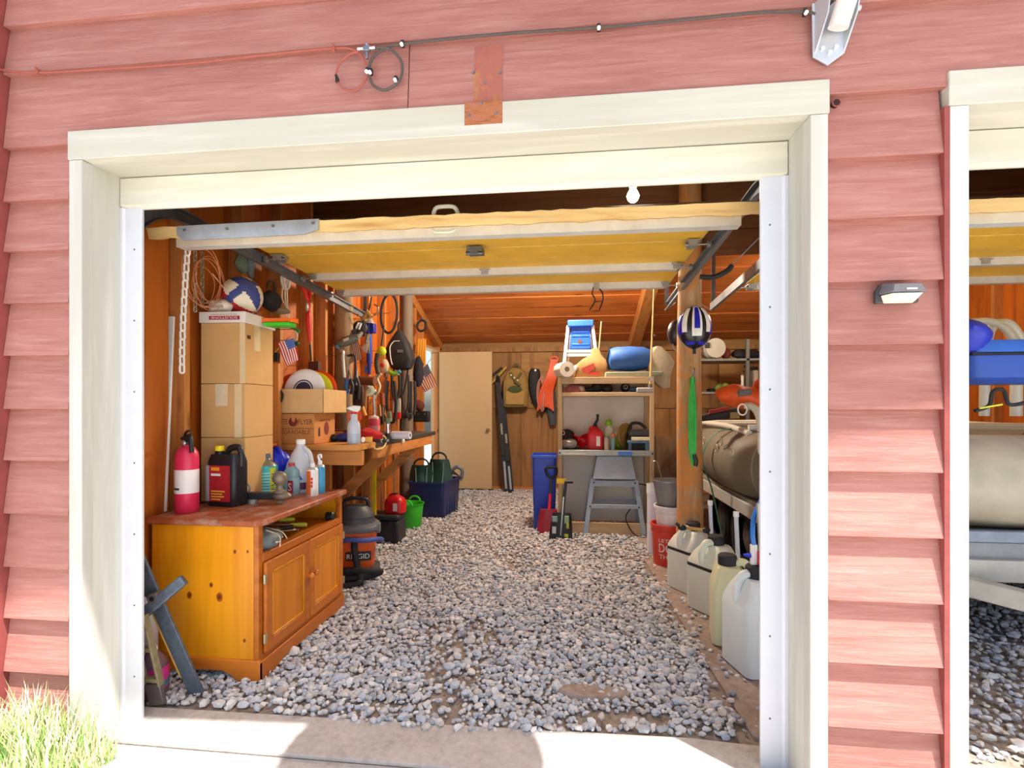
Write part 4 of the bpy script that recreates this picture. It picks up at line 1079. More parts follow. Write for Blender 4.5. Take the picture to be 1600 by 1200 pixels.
# ball and sack on the white carton
p = at(378, 484, 2.76); p.z = WTOP
t = thing('ball', 'white, blue and red ball sitting on the white carton', 'ball', p)
R_ = .112; mb = MB(); n1, m1 = 72, 48; 
rings = []
for i in range(m1 + 1):
    a = -PI / 2 + PI * i / m1; cr = max(math.cos(a), .003)
    rings.append([(R_ * cr * math.cos(2 * PI * k / n1), R_ * cr * math.sin(2 * PI * k / n1), R_ + R_ * math.sin(a)) for k in range(n1)])
mb.loft(rings)
ball = mb.build('cover', [M('#e6dfc6', .5, var=.03), M('#3b4a8c', .5), M('#b3262f', .5)], t)
tilt_ = Matrix.Rotation(.7, 3, 'Y') @ Matrix.Rotation(-.3, 3, 'X')
for f in ball.data.polygons:
    c = tilt_ @ ((f.center - Vector((0, 0, R_))) / R_)
    lon = math.degrees(math.atan2(c.y, c.x)) % 360; sec = int(lon // 45)
    if abs(c.z) < .18: f.material_index = 1
    elif sec % 4 == 1 and c.z < .75: f.material_index = 2
    elif sec % 4 == 3: f.material_index = 1
t = thing('plastic_bag', 'translucent white plastic sack lying against the ball', 'bag', Vector((p.x - .06, p.y - .10, WTOP)))
mb = MB(); mb.ell((0, 0, .04), (.075, .05, .04), 18, 10); mb.jitter(.016, 4, 20); mb.v = [(x, y, max(z, .002)) for x, y, z in mb.v]; mb.build('sack', M('#d9cfc2', .35, var=.06, sub=.2), t)
mb = MB(); mb.bx(-.05, .05, -.053, -.045, .02, .03); mb.bx(-.05, .04, -.05, -.042, .045, .052); mb.build('print_stripe', M('#b9aa9a', .5), t)
# flat orange and green boards stick out of the stack
p = at(440, 506, 2.83)
t = thing('foam_board', 'bright orange flat plastic piece jutting out beside the white carton', 'board', (p.x - .08, p.y, WTOP - .055), .0)
mb = MB(); mb.prism([(-.07, -.05), (.16, -.035), (.185, 0), (.16, .05), (-.07, .06)], 'z', .02, .045); mb.build('plate', M('#f0701c', .4), t, .004)
t = thing('foam_board', 'bright green flat plastic piece under the orange one beside the carton', 'board', (p.x - .08, p.y, WTOP - .055), .0)
mb = MB(); mb.prism([(.0, -.06), (.155, -.05), (.17, 0), (.14, .05), (.0, .05)], 'z', -.002, .018); mb.build('plate', M('#3fc62a', .4), t, .004)

# ================================================================== WORKBENCH
BZ, BX, BY0, BY1 = 1.03, -1.375, 3.20 - CAM_D, 5.12 - CAM_D
t = thing('workbench', 'wooden workbench along the left stud wall with a dark top', 'workbench', (-1.7, (BY0 + BY1) / 2, 0))
o = t.location
def wpart(name, mat, boxes, par=t, bevel=.003):
    mb = MB()
    for b in boxes: mb.bx(b[0] - o.x, b[1] - o.x, b[2] - o.y, b[3] - o.y, b[4], b[5])
    return mb.build(name, mat, par, bevel)
BW1 = wood('#cf8f45', '#a8692c', 'x', .8, .6)
wpart('end_slab', BW1, [(-2.01, BX, BY0, BY0 + .30, BZ - .038, BZ)])
wpart('top', M('#3b3732', .5, var=.25, scale=30), [(-2.01, BX, BY0 + .302, BY1, BZ - .036, BZ)])
wpart('front_rail', STUDY, [(BX - .045, BX - .005, BY0 + .35, BY1 - .12, BZ - .12, BZ - .037)])
wpart('end_beam', STUDX, [(-2.01, BX + .015, BY0 + .02, BY0 + .06, BZ - .135, BZ - .04)])
for y in (BY0 + .72, BY0 + 1.5):
    mb = MB(); mb.bar(Vector((BX - .03, y, BZ - .06)) - o, Vector((-1.99, y, BZ - .62)) - o, .04, .085, (0, 0, 1)); mb.build('brace', STUDX, t, .002)
for y in (BY0 + .10, BY0 + .55, BY0 + .98, BY0 + 1.35):
    wpart('leg', STUD, [(-1.93, -1.84, y, y + .042, 0, BZ - .04)])
t = thing('wood_post', 'short upright timber beside the tall box stack', 'post', (-1.895, 3.13 - CAM_D, 0))
mb = MB(); mb.bx(-.02, .02, -.02, .02, 0, 1.56); mb.build('timber', STUD, t, .002)

# ---- cartons on the bench
p = at(491, 689, 3.22); p.z = BZ
t, b = carton('cardboard_box', 'printed cardboard box of clay targets on the workbench', 'box', p, .0, .335, .30, .205, M('#cc8a4a', .85, var=.06))
PR = M('#3a2a20', .7); MR = M('#7d2f2c', .7)
lettering('WHITE', PR, b, (-.235, -.001, .150), (1, 0, 0), (0, 0, 1), width=.095, height=.033)
lettering('FLYER', PR, b, (-.062, -.001, .150), (1, 0, 0), (0, 0, 1), width=.10, height=.033)
mb = MB(); cc = (-.148, .150); rr_ = .032
poly = [(cc[0] + rr_ * math.sin(a), cc[1] + rr_ * math.cos(a)) for a in [.45 + i * (2 * PI - .9) / 22 for i in range(23)]] + [(cc[0] - .008, cc[1] + .004), (cc[0] + .004, cc[1] - .004), (cc[0] + .012, cc[1] + .006)]
mb.prism(poly, 'y', -.001, 0); mb.build('logo', MR, b)
lettering('BIODEGRADABLE', MR, b, (-.175, -.001, .082), (1, 0, 0), (0, 0, 1), width=.29, height=.028)
mb = MB(); mb.bx(-.335, -.004, -.0006, 0, .104, .107); mb.build('print_line', PR, b)
lettering('WHITE FLYER', PR, b, (.001, .15, .155), (0, 1, 0), (0, 0, 1), width=.16, height=.016)
mb = MB(); mb.prism([(.17 + .035 * math.cos(a), .10 + .045 * math.sin(a)) for a in [i * PI / 10 for i in range(20)]], 'x', 0, .001); mb.build('logo', MR, b)
mb = MB(); mb.prism([(.055, .05), (.08, .05), (.08, .10), (.068, .115), (.055, .10)], 'x', 0, .001); mb.build('print_mark', PR, b)
p2 = Vector((p.x + .07, p.y - .012, BZ + .207))
t = thing('open_carton', 'open cardboard box full of flying discs above the clay target box', 'box', p2, .06)
mb = MB()
W2, D2, H2 = .40, .40, .16
mb.bx(-W2, 0, 0, D2, 0, .005); mb.bx(-W2, 0, 0, .005, 0, H2); mb.bx(-W2, 0, D2 - .005, D2, 0, H2); mb.bx(-W2, -W2 + .005, 0, D2, 0, H2); mb.bx(-.005, 0, 0, D2, 0, H2); mb.build('box', M('#d4ae76', .85, var=.06), t)
def disc(c, r, col, label, rx, ry, logo=False):
    t = thing('flying_disc', label, 'flying disc', c, 0, 'flying discs in the open box', (rx, ry, 0))
    mb = MB(); mb.lathe([(0, .02), (r * .8, .02), (r * .93, .016), (r, .004), (r * .99, 0), (r * .95, .002), (r * .9, .012), (0, .015)], 32); mb.build('rim', M(col, .35, var=.03), t)
    if logo:
        mb = MB(); mb.lathe([(r * .42, .0205), (r * .45, .0212), (r * .48, .0205)], 32, cap=False); mb.build('ring_print', M('#2b2b4a', .5), t)
        mb = MB(); mb.lathe([(0, .0202), (r * .38, .0202), (r * .38, .021), (0, .021)], 28); mb.build('logo_print', M('#34324f', .5), t)
disc(at(476, 610, 3.30), .148, '#eceef2', 'white flying disc with dark centre print in the open box', PI / 2 - .15, 0, True)
disc(at(496, 611, 3.50), .150, '#ef4a12', 'orange red flying disc standing behind the white one', PI / 2 - .1, .1)
disc(at(490, 613, 3.42), .146, '#d9e02a', 'lemon yellow flying disc between the white and orange discs', PI / 2 - .1, .1)
disc(at(458, 612, 3.54), .135, '#c84a1c', 'dark orange flying disc at the left of the open box', PI / 2 - .1, -.1)
# ================================================================== THINGS HUNG ON THE LEFT WALL
WX = -1.99
WALLH = -1.89
def hung(px, py, x=WX): return onx(px, py, x)
HOOKM = M('#7d7a72', .4, .7)
def add_hook(t, z=0.0):
    mb = MB(); L = (t.location.x + 2.11) / t.scale.x
    mb.tube([(-L, 0.008, z + .006), (-.012, 0.008, z + .004), (.004, .008, z + .006), (.008, .008, z + .018)], .0028, 6); mb.build('wall_hook', HOOKM, t)
def to_wall(t, px, py, yd, x=WALLH, z=0.0):
    old = mpp(at(px, py, yd)); t.location = onx(px, py, x); r = mpp(t.location) / old
    t.scale = (r, r, r); add_hook(t, z)
# white edged board leaning in the corner
t = thing("trim_board", "white edged thin board leaning on the plywood behind the extinguisher", "board")
t.location = at(255, 792, 2.36); t.location.z = CH
q = at(268, 495, 2.42) - t.location
mb = MB(); mb.bar((0, 0, 0), q, .03, .012, (0, 1, 0)); mb.build('white_edge', WHITE, t)
mb = MB(); mb.bar((-.034, .006, 0), q + Vector((-.03, .006, 0)), .034, .012, (0, 1, 0)); mb.build('bare_side', STUD, t)
# coil of copper coloured wire on the stud
c = hung(308, 430)
t = thing('wire_coil', 'loose coil of thin copper coloured wire hung by the corner', 'wire coil', c)
mb = MB()
for i in range(6):
    r = .085 + .012 * i; pts = []
    for k in range(28):
        a = 2 * PI * k / 28
        pts.append((.03 + .01 * i + .004 * math.sin(3 * a + i), .06 + (r * 1.0) * math.cos(a) - .05 + .016 * i * math.sin(i), -.03 + (r * 1.15) * math.sin(a) - .02 * math.cos(i * 2)))
    mb.tube(pts, .0022, 5, True)
mb.build('wire_loops', M('#d08a62', .45, .2), t)
mb = MB(); mb.tube(smooth([(.05, .05, .02), (.08, .2, -.10), (.13, .30, -.19)], 6), .003, 5); mb.build('wire_tail', M('#e0a080', .5), t)
# chains: every link a piece
def chain(p, n, L, W, r, mat, label, name='chain', lean=(0, 0), g=None):
    t = thing(name, label, 'chain', p, 0, g)
    me = {}
    for rotd in (0, 1):
        mb = MB(); pts = []
        for k in range(16):
            a = 2 * PI * k / 16; cx, cz = math.cos(a), math.sin(a)
            u, v = (W / 2 - r) * cx, (L / 2 - W / 2) * (1 if cz > 0 else -1) + (W / 2 - r) * cz
            pts.append((u * (.9 if rotd == 0 else .35), u * (.35 if rotd == 0 else .9), v))
        mb.tube(pts, r, 6, True); me[rotd] = mb.mesh('link', mat)
    for i in range(n):
        o = bpy.data.objects.new('link', me[i % 2]); COL.objects.link(o); o.parent = t
        f = i / max(1, n - 1)
        o.location = (lean[0] * math.sin(f * PI / 2), lean[1] * math.sin(f * PI / 2), -i * (L - 2.6 * r))
    return t
chain(at(293, 392, 2.34), 15, .056, .031, .0055, M('#eae6dc', .5, var=.03), 'white plastic chain hanging straight down in front of the stud', 'plastic_chain', (-.03, 0))
chain(at(305, 396, 2.50), 13, .034, .02, .0036, M('#a9a08c', .4, .6), 'short steel chain hanging to the right of the white chain', 'steel_chain')
chain(at(316, 398, 2.52), 11, .036, .02, .0036, M('#8b8472', .4, .6), 'rusty steel chain ending in a hook next to the steel chain', 'steel_chain')
# grey hanging pouch above the ball
p = hung(378, 388, -1.96)
t = thing('gardening_gloves', 'grey green gloves hanging above the ball', 'gloves', p)
mb = MB(); mb.ell((0, 0, -.09), (.03, .05, .06), 14, 9); mb.jitter(.014, 5, 25); mb.build('glove', M('#5f6a58', .8, var=.2), t)
mb = MB(); mb.ell((.02, .05, -.10), (.025, .035, .07), 14, 9); mb.jitter(.012, 8, 25); mb.build('glove', M('#575f63', .8, var=.2), t)
mb = MB(); mb.tube(smooth([(0, -.01, -.03), (0, .0, .02), (0, .02, .0), (.01, .05, -.04)], 5), .006, 6); mb.build('hanging_loop', M('#8d8f86', .7), t)
p = hung(424, 470, -1.95)
t = thing('navy_cap', 'dark navy cap hanging behind the ball', 'cap', p)
mb = MB(); mb.ell((0, 0, 0), (.05, .085, .065), 16, 10); mb.jitter(.012, 2, 20); mb.build('crown', M('#23242c', .8), t)
mb = MB(); mb.ell((.02, .09, -.05), (.05, .07, .02), 14, 8); mb.jitter(.008, 3, 20); mb.build('peak', M('#8a7a66', .8), t)
mb = MB(); mb.tube([(0, .05 * math.cos(a), .07 + .06 * math.sin(a)) for a in [i * PI / 8 for i in range(9)]], .006, 6); mb.build('strap', M('#3a2f24', .8), t)
# hank of white rope
p = hung(446, 432, -1.95)
t = thing('rope_hank', 'coiled hank of thin white rope hanging on the wall', 'rope', p)
mb = MB()
for i in range(6):
    mb.tube([(.012 * math.sin(i * 2), .036 * math.cos(a) + .005 * math.sin(i), -.035 + (.05 + .004 * i) * math.sin(a) + .004 * i) for a in [k * 2 * PI / 20 for k in range(20)]], .0055, 6, True)
mb.build('coil', M('#ddd3bd', .8), t)
mb = MB()
for s, e in ((-.03, -.02), (.0, .02), (.02, .03)): mb.tube(smooth([(0, s, -.07), (.0, s * 1.3, -.16), (0, .02 + e * .3, -.21), (.0, .02 + e, -.28)], 5), .005, 6)
mb.build('tails', M('#ddd3bd', .8), t)
# red bolt cutters
p = hung(480, 448, -1.94)
RED = M('#d8231c', .4, var=.05)
t = thing('loppers', 'red handled loppers hanging on the stud above the discs', 'loppers', p)
mb = MB(); mb.tube(smooth([(0, -.10, .02), (0, -.02, -.06), (0, .02, -.14), (0, .03, -.19)], 5), .014, 8); mb.build('handle', RED, t)
mb = MB(); mb.tube(smooth([(0, .04, .02), (0, .035, -.05), (0, .02, -.12)], 5), .012, 8); mb.build('handle', RED, t)
mb = MB(); mb.tube([(0, .02, -.19), (0, .02, -.25), (0, .04, -.40)], [.02, .024, .012], 8); mb.build('grip', RED, t)
mb = MB(); mb.ell((.01, -.02, -.15), (.01, .02, .04), 10, 8); mb.build('pivot', M('#b9b8a8', .35, .7), t)

# little flags
def flag(A, B, A2, B2, label, fade=1.0, stick=None):
    A, B, A2, B2 = map(Vector, (A, B, A2, B2))
    t = thing('hand_flag', label, 'flag', (A + B) / 2)
    o = t.location
    R_, W_, Bl = M('#c8323f' if fade == 1 else '#8f3a34', .8), M('#efe6e2' if fade == 1 else '#d0b8a0', .8), M('#4a68b4' if fade == 1 else '#4c5060', .8)
    n1, n2 = 13, 10; nrm = (B - A).cross(A2 - A).normalized()
    mb = MB(); vs = []
    for off in (0, .0012):
        for i in range(n1 + 1):
            for j in range(n2 + 1):
                u, v = i / n1, j / n2
                P_ = A.lerp(B, u).lerp(A2.lerp(B2, u), v) + nrm * (.006 * math.sin(v * 6 + u * 4) + off)
                vs.append(P_ - o)
    K = (n1 + 1) * (n2 + 1); fs = []; mi = []
    for s in (0, 1):
        for i in range(n1):
            for j in range(n2):
                a = s * K + i * (n2 + 1) + j
                fs.append((a, a + 1, a + n2 + 2, a + n2 + 1)); mi.append(2 if (i < 7 and j < 4) else i % 2)
    mb.v = [tuple(v) for v in vs]; mb.f = fs; mb.mi = mi
    mb.build('cloth', [R_, W_, Bl], t)
    mb = MB()
    for i in range(4):
        for j in range(3):
            u, v = (i + .6) * 1.65 / 13, (j + .7) * 1.2 / 10
            P_ = A.lerp(B, u).lerp(A2.lerp(B2, u), v) - o
            for sg in (1, -1):
                q_ = P_ + nrm * (.006 * math.sin(v * 6 + u * 4) + sg * .0022 + .0006)
                r1 = (B - A).length * .017
                x_, y_ = (B - A).normalized() * r1, nrm.cross((B - A).normalized()) * r1
                mb._add([q_ + x_, q_ + y_, q_ - x_, q_ - y_], [(0, 1, 2, 3)])
    mb.build('stars', W_, t)
    s0, s1 = stick
    add_hook(t, 0.0)
    mb = MB(); mb.cyl(Vector(s0) - o, Vector(s1) - o, .004, n=8); mb.build('stick', M('#c9a468', .7), t)
D = 3.2
flag(at(459, 528, D), at(433, 537, D - .02), at(467, 562, D + .02), at(448, 572, D), 'small bright flag hanging beside the top cardboard box', 1, (at(424, 556, D), at(462, 517, D + .03)))
D = 4.3
flag(at(556, 512, D), at(541, 522, D), at(566, 561, D), at(549, 567, D), 'small faded flag tucked among the tools behind the blue caulking gun', .5, (at(537, 525, D), at(562, 492, D)))
D = 6.5
flag(at(668, 568, D), at(650, 588, D), at(683, 602, D), at(664, 613, D), 'small faded flag hanging next to the side doorway', .5, (at(646, 596, D), at(674, 560, D)))

# blue caulking gun
p = at(577, 515, 4.05)
NB = M('#1d2f96', .4, var=.1)
t = thing('caulking_gun', 'dark blue caulking gun hanging upright among the tools', 'caulking gun', p)
mb = MB(); mb.bx(-.045, .05, -.03, .03, -.03, .05); mb.bx(-.09, -.04, -.015, .015, -.055, .0); mb.build('head', NB, t, .006)
mb = MB(); mb.cyl((0, 0, -.03), (0, 0, -.28), .024, n=14); mb.cyl((0, 0, -.28), (0, 0, -.37), .018, .012, 12); mb.build('barrel', NB, t)
mb = MB(); mb.cyl((.008, -.026, .16), (.008, -.026, -.2), .005, n=8); mb.build('plunger_rod', STEELB, t)
mb = MB(); mb.box((-.03, 0, -.33), (.02, .02, .05)); mb.build('trigger', M('#2f6fb8', .4), t, .003)
to_wall(t, 577, 515, 4.05)
# grey power tool
p = at(545, 532, 3.75)
t = thing('power_tool', 'grey green multi tool hanging left of the blue caulking gun', 'power tool', p, 0, None, (0, -.35, 0))
mb = MB(); mb.M = TR((0, 0, 0), (0, PI / 2, 0)); mb.lathe([(.0, -.09), (.022, -.085), (.036, -.03), (.036, .04), (.025, .075), (0, .08)], 14); mb.build('housing', M('#6d766a', .5), t)
mb = MB(); mb.bx(-.025, .02, -.039, -.034, -.006, .014); mb.build('badge', M('#dcd9cc', .5), t)
mb = MB(); mb.tube([(.08, 0, 0), (.12, 0, .02)], [.02, .012], 10); mb.build('nose', M('#a8a896', .4, .5), t)
mb = MB(); mb.cyl((-.09, 0, 0), (-.11, 0, -.02), .022, n=10); mb.build('end_cap', M('#5c8aa8', .5), t)
to_wall(t, 545, 532, 3.75)
# grinder, saw, and other hung tools
def hang_tool(name, label, cat, px, py, yd, parts):
    t = thing(name, label, cat, onx(px, py, WALLH))
    k = mpp(t.location)
    for nm, mat, fn in parts:
        mb = MB(); fn(mb, k); mb.build(nm, mat, t, .002)
    add_hook(t, 0.0)
    return t
def V3(k, *pts): return [Vector((x * k, y * k * 1.0, -z * k)) for x, y, z in pts]
WD = M('#a5793f', .7, var=.15); DK = M('#2b2a2a', .6, var=.2); ST = M('#8a8a86', .35, .8, .2); BR2 = M('#6b3b22', .7, var=.2)
hang_tool('hand_saw', 'wooden handled saw hanging diagonally at the top of the tool wall', 'saw', 562, 500, 4.0, [
    ('blade', ST, lambda m, k: m.bar(*V3(k, (-18, 0, 30), (8, 0, -2)), .004, 12 * k, (0, 1, 0))), ('handle', WD, lambda m, k: m.tube(V3(k, (6, 0, 0), (14, 0, -12), (18, 0, -4)), 5 * k, 8))])
hang_tool('work_lamp', 'silver clip lamp hanging at the end of the left door track', 'lamp', 575, 498, 4.3, [
    ('shade', M('#c9ccca', .3, .7), lambda m, k: m.lathe([(3 * k, 6 * k), (6 * k, 2 * k), (11 * k, -8 * k), (10.5 * k, -8 * k), (5.5 * k, 2 * k)], 16)), ('cord', DK, lambda m, k: m.tube(smooth(V3(k, (0, 0, -6), (3, 0, -20), (6, 0, -34)), 5), 1.6 * k, 6)), ('clip', ST, lambda m, k: m.tube(smooth(V3(k, (6, 0, -4), (14, 0, -8), (16, 0, -18), (10, 0, -22)), 4), 1.4 * k, 6))])
hang_tool('socket_set', 'black wrapped socket set with two bright sockets on the tool wall', 'socket set', 562, 513, 4.1, [
    ('roll', DK, lambda m, k: m.ell((0, 0, 0), (13 * k, 6 * k, 12 * k), 14, 8)), ('socket', WHITE, lambda m, k: m.bar(*V3(k, (-3, -8, 2), (2, -8, -8)), 2.4 * k, 2.4 * k)), ('socket', WHITE, lambda m, k: m.bar(*V3(k, (2, -8, 3), (6, -8, -7)), 2.4 * k, 2.4 * k))])
hang_tool('scraper', 'broad pale bladed scraper hanging below the multi tool', 'scraper', 570, 540, 4.0, [
    ('blade', M('#d8d2bc', .35, .4), lambda m, k: m.prism([(-6 * k, -2 * k), (7 * k, 6 * k), (4 * k, -12 * k), (-3 * k, -9 * k)], 'y', -.002, .002)), ('handle', ST, lambda m, k: m.tube(V3(k, (3, 0, -4), (6, 0, -18)), 3.5 * k, 8))])
hang_tool('crowbar', 'long pale steel bar hanging at the left end of the tool wall', 'pry bar', 536, 552, 3.72, [
    ('shaft', M('#b9bdb4', .35, .7), lambda m, k: m.tube(smooth(V3(k, (-4, 0, -4), (0, 0, -2), (0, 0, 10), (2, 0, 38)), 4), 2.6 * k, 8))])
hang_tool('hacksaw', 'dark framed hacksaw hanging behind the faded flag', 'saw', 546, 556, 3.85, [
    ('frame', DK, lambda m, k: m.tube(smooth(V3(k, (-3, 0, 0), (8, 0, 0), (10, 0, 20), (8, 0, 38), (-2, 0, 40)), 4), 2.0 * k, 6)), ('blade', ST, lambda m, k: m.bar(*V3(k, (-3, 0, 0), (-2, 0, 40)), .003, 3 * k)), ('handle', BR2, lambda m, k: m.tube(V3(k, (-3, 0, 38), (-2, 0, 52)), 4 * k, 8))])
hang_tool('tin_snips', 'snips with bright blue grips hanging above the spray bottle', 'snips', 545, 590, 3.7, [
    ('grip', M('#2a78c8', .5), lambda m, k: m.tube(smooth(V3(k, (-2, 0, 2), (-4, 0, 14), (-2, 0, 24)), 4), 3.4 * k, 8)), ('grip', DK, lambda m, k: m.tube(smooth(V3(k, (2, 0, 2), (6, 0, 14), (4, 0, 26)), 4), 3 * k, 8)), ('blade', ST, lambda m, k: m.tube(V3(k, (0, 0, 4), (0, 0, -12)), [4 * k, 1 * k], 6))])
hang_tool('pliers', 'dark slip joint pliers hanging right of the blue gripped snips', 'pliers', 556, 588, 3.85, [
    ('handle', DK, lambda m, k: m.tube(smooth(V3(k, (0, 0, 0), (-4, 0, 14), (-3, 0, 34)), 4), 2.6 * k, 8)), ('handle', DK, lambda m, k: m.tube(smooth(V3(k, (0, 0, 0), (5, 0, 14), (4, 0, 36)), 4), 2.6 * k, 8)), ('jaw', ST, lambda m, k: m.tube(V3(k, (0, 0, 2), (1, 0, -12)), [4 * k, 2 * k], 8))])
hang_tool('mallet', 'brown wooden mallet hanging under the blue caulking gun', 'mallet', 572, 594, 4.1, [
    ('head', BR2, lambda m, k: m.tube(V3(k, (-14, 0, 0), (14, 0, 2)), 7 * k, 12)), ('shaft', WD, lambda m, k: m.tube(V3(k, (0, 0, 4), (-2, 0, 48)), 2.6 * k, 8))])
hang_tool('cable_reel', 'pale round cord reel hanging in the middle of the tool wall', 'cord reel', 575, 610, 4.0, [
    ('disc', M('#bfbfa8', .5), lambda m, k: (setattr(m, 'M', TR((0, 0, 0), (PI / 2, 0, .5))), m.lathe([(0, -2 * k), (9 * k, -2 * k), (10 * k, 0), (9 * k, 2 * k), (0, 2.5 * k)], 20))), ('hub', M('#8f917e', .5), lambda m, k: (setattr(m, 'M', TR((0, -.008, 0), (PI / 2, 0, .5))), m.lathe([(0, 0), (5 * k, 0), (5 * k, 4 * k), (0, 4 * k)], 16)))])
hang_tool('twisted_cord', 'cream coloured twisted cord hanging beside the round reel', 'cord', 588, 600, 4.1, [
    ('cord', M('#d6cba8', .7), lambda m, k: m.tube(smooth(V3(k, (2, 0, -16), (-4, 0, -4), (-6, 0, 8), (0, 0, 16), (6, 0, 4), (2, 0, -8), (8, 0, -16)), 5), 1.9 * k, 6)), ('tail', M('#d6cba8', .7), lambda m, k: m.tube(smooth(V3(k, (0, 0, 16), (-6, 0, 28), (-12, 0, 34)), 4), 1.6 * k, 6))])
hang_tool('grip_tool', 'orange and yellow gripped tool hanging just above the spray bottle head', 'tool', 565, 640, 3.9, [
    ('grip', M('#e8921c', .5), lambda m, k: m.tube(smooth(V3(k, (-2, 0, -12), (2, 0, 0), (6, 0, 10)), 4), 3.6 * k, 8)), ('blade', ST, lambda m, k: m.tube(V3(k, (-2, 0, -12), (-4, 0, -28)), [2 * k, 1 * k], 6))])
hang_tool('headlamp', 'yellow green ball shaped lamp hanging left of the black sling bag', 'lamp', 596, 549, 4.3, [
    ('body', M('#b9c41e', .4), lambda m, k: m.ell((0, 0, 0), (8 * k, 6 * k, 8 * k), 14, 10)), ('strap', DK, lambda m, k: m.tube(smooth(V3(k, (0, 0, -8), (2, 0, -24), (4, 0, -40)), 4), 1.4 * k, 6))])
hang_tool('work_glove', 'pale work glove with a red patch hanging below the yellow lamp', 'glove', 600, 572, 4.3, [
    ('palm', M('#c9bb9c', .8), lambda m, k: (m.ell((0, 0, 0), (8 * k, 4 * k, 11 * k), 14, 8), m.jitter(.008, 2, 30))), ('patch', M('#c23a28', .7), lambda m, k: m.ell((-1 * k, -4 * k, 1 * k), (4 * k, 1.2 * k, 4 * k), 10, 6))])
hang_tool('spray_nozzle', 'bright green plastic nozzle hanging right of the pale glove', 'nozzle', 612, 582, 4.4, [
    ('body', M('#7cab2c', .4), lambda m, k: m.tube(V3(k, (-6, 0, -2), (4, 0, 3), (10, 0, 1)), [3 * k, 4 * k, 3 * k], 10)), ('tip', M('#2fa0b8', .4), lambda m, k: m.tube(V3(k, (8, 0, 1), (14, 0, -2)), 3 * k, 8))])
hang_tool('file', 'long dark file hanging right of the cord reel', 'file', 603, 600, 4.2, [
    ('blade', DK, lambda m, k: m.bar(*V3(k, (0, 0, -10), (-2, 0, 34)), .006, 5 * k)), ('handle', M('#6a4a2a', .6), lambda m, k: m.tube(V3(k, (0, 0, -10), (1, 0, -22)), 3.4 * k, 8))])
hang_tool('chisel', 'brown handled chisel hanging below the pale glove', 'chisel', 597, 620, 4.2, [
    ('handle', M('#8c3f22', .5), lambda m, k: m.tube(V3(k, (0, 0, -6), (1, 0, 14)), [3.6 * k, 4.2 * k], 10)), ('blade', ST, lambda m, k: m.tube(V3(k, (1, 0, 14), (1, 0, 34)), [2.4 * k, 1.6 * k], 6))])
hang_tool('pipe_wrench', 'grey ribbed pipe wrench hanging low over the bench', 'wrench', 603, 645, 4.2, [
    ('handle', M('#5a6a58', .4, .4), lambda m, k: m.tube(smooth(V3(k, (-8, 0, -14), (-6, 0, 0), (0, 0, 12), (6, 0, 16)), 4), 3 * k, 8)), ('jaw', M('#8ea08a', .4, .4), lambda m, k: m.bar(*V3(k, (6, 0, 14), (5, 0, -2)), 6 * k, 6 * k))])
hang_tool('buckled_strap', 'black strap with a light buckle hanging under the sling bag', 'strap', 618, 610, 4.5, [
    ('strap', BLACKR, lambda m, k: m.tube(smooth(V3(k, (-6, 0, -24), (-5, 0, 0), (0, 0, 16), (6, 0, 0), (6, 0, -24)), 5), 2.4 * k, 6)), ('buckle', M('#9a9c98', .4, .5), lambda m, k: m.box((1 * k, -3 * k, -12 * k), (5 * k, 3 * k, 8 * k)))])
hang_tool('blade_pack', 'red and silver boxed blade pack hanging over the paper roll', 'package', 620, 640, 4.4, [
    ('card', M('#b9bab0', .5), lambda m, k: m.box((0, 0, 6 * k), (12 * k, 4 * k, 22 * k))), ('red_end', M('#d8302c', .5), lambda m, k: m.box((0, 0, -9 * k), (12.4 * k, 4.2 * k, 10 * k))), ('spike', ST, lambda m, k: m.tube(V3(k, (0, 0, 12), (0, 0, 24)), 1.2 * k, 6))])
hang_tool('bungee_strap', 'dark looped bungee hanging right of the red blade pack', 'bungee cord', 634, 612, 4.7, [
    ('loop', DK, lambda m, k: m.tube(smooth(V3(k, (-5, 0, -26), (-6, 0, 0), (-3, 0, 26), (2, 0, 30), (5, 0, 4), (4, 0, -26)), 5), 1.9 * k, 6))])
hang_tool('drill', 'dark drill hanging low at the far end of the tool wall', 'drill', 632, 655, 4.7, [
    ('body', DK, lambda m, k: m.tube(V3(k, (-4, 0, -6), (6, 0, -8)), 6 * k, 10)), ('handle', DK, lambda m, k: m.tube(V3(k, (-2, 0, -4), (-4, 0, 14)), 4 * k, 8)), ('bit', ST, lambda m, k: m.tube(V3(k, (6, 0, -8), (12, 0, -9)), 1.2 * k, 6))])
hang_tool('tool_roll', 'brown leather tool pouch hanging under the wooden mallet', 'tool pouch', 560, 612, 4.0, [
    ('pouch', M('#4a2c1c', .8, var=.2), lambda m, k: m.loft([rrect(2 * a * k, 8 * k, 3 * k, z * k, 0, 0, 3) for z, a in ((-24, 7), (-20, 9), (6, 9), (10, 6))])), ('flap', M('#5c3822', .8), lambda m, k: m.box((0, -4.6 * k, 4 * k), (17 * k, 2 * k, 9 * k))), ('handle', ST, lambda m, k: m.tube(V3(k, (-3, 0, -8), (-5, 0, -22)), 2 * k, 8))])
hang_tool('socket_ratchet', 'chrome ratchet hanging right of the tool pouch', 'ratchet', 584, 625, 4.1, [
    ('handle', M('#b4b6b4', .3, .9), lambda m, k: m.tube(V3(k, (0, 0, -12), (2, 0, 26)), [2 * k, 2.8 * k], 8)), ('head', M('#b4b6b4', .3, .9), lambda m, k: m.ell((0, 0, 13 * k), (4.5 * k, 3 * k, 5 * k), 12, 8))])
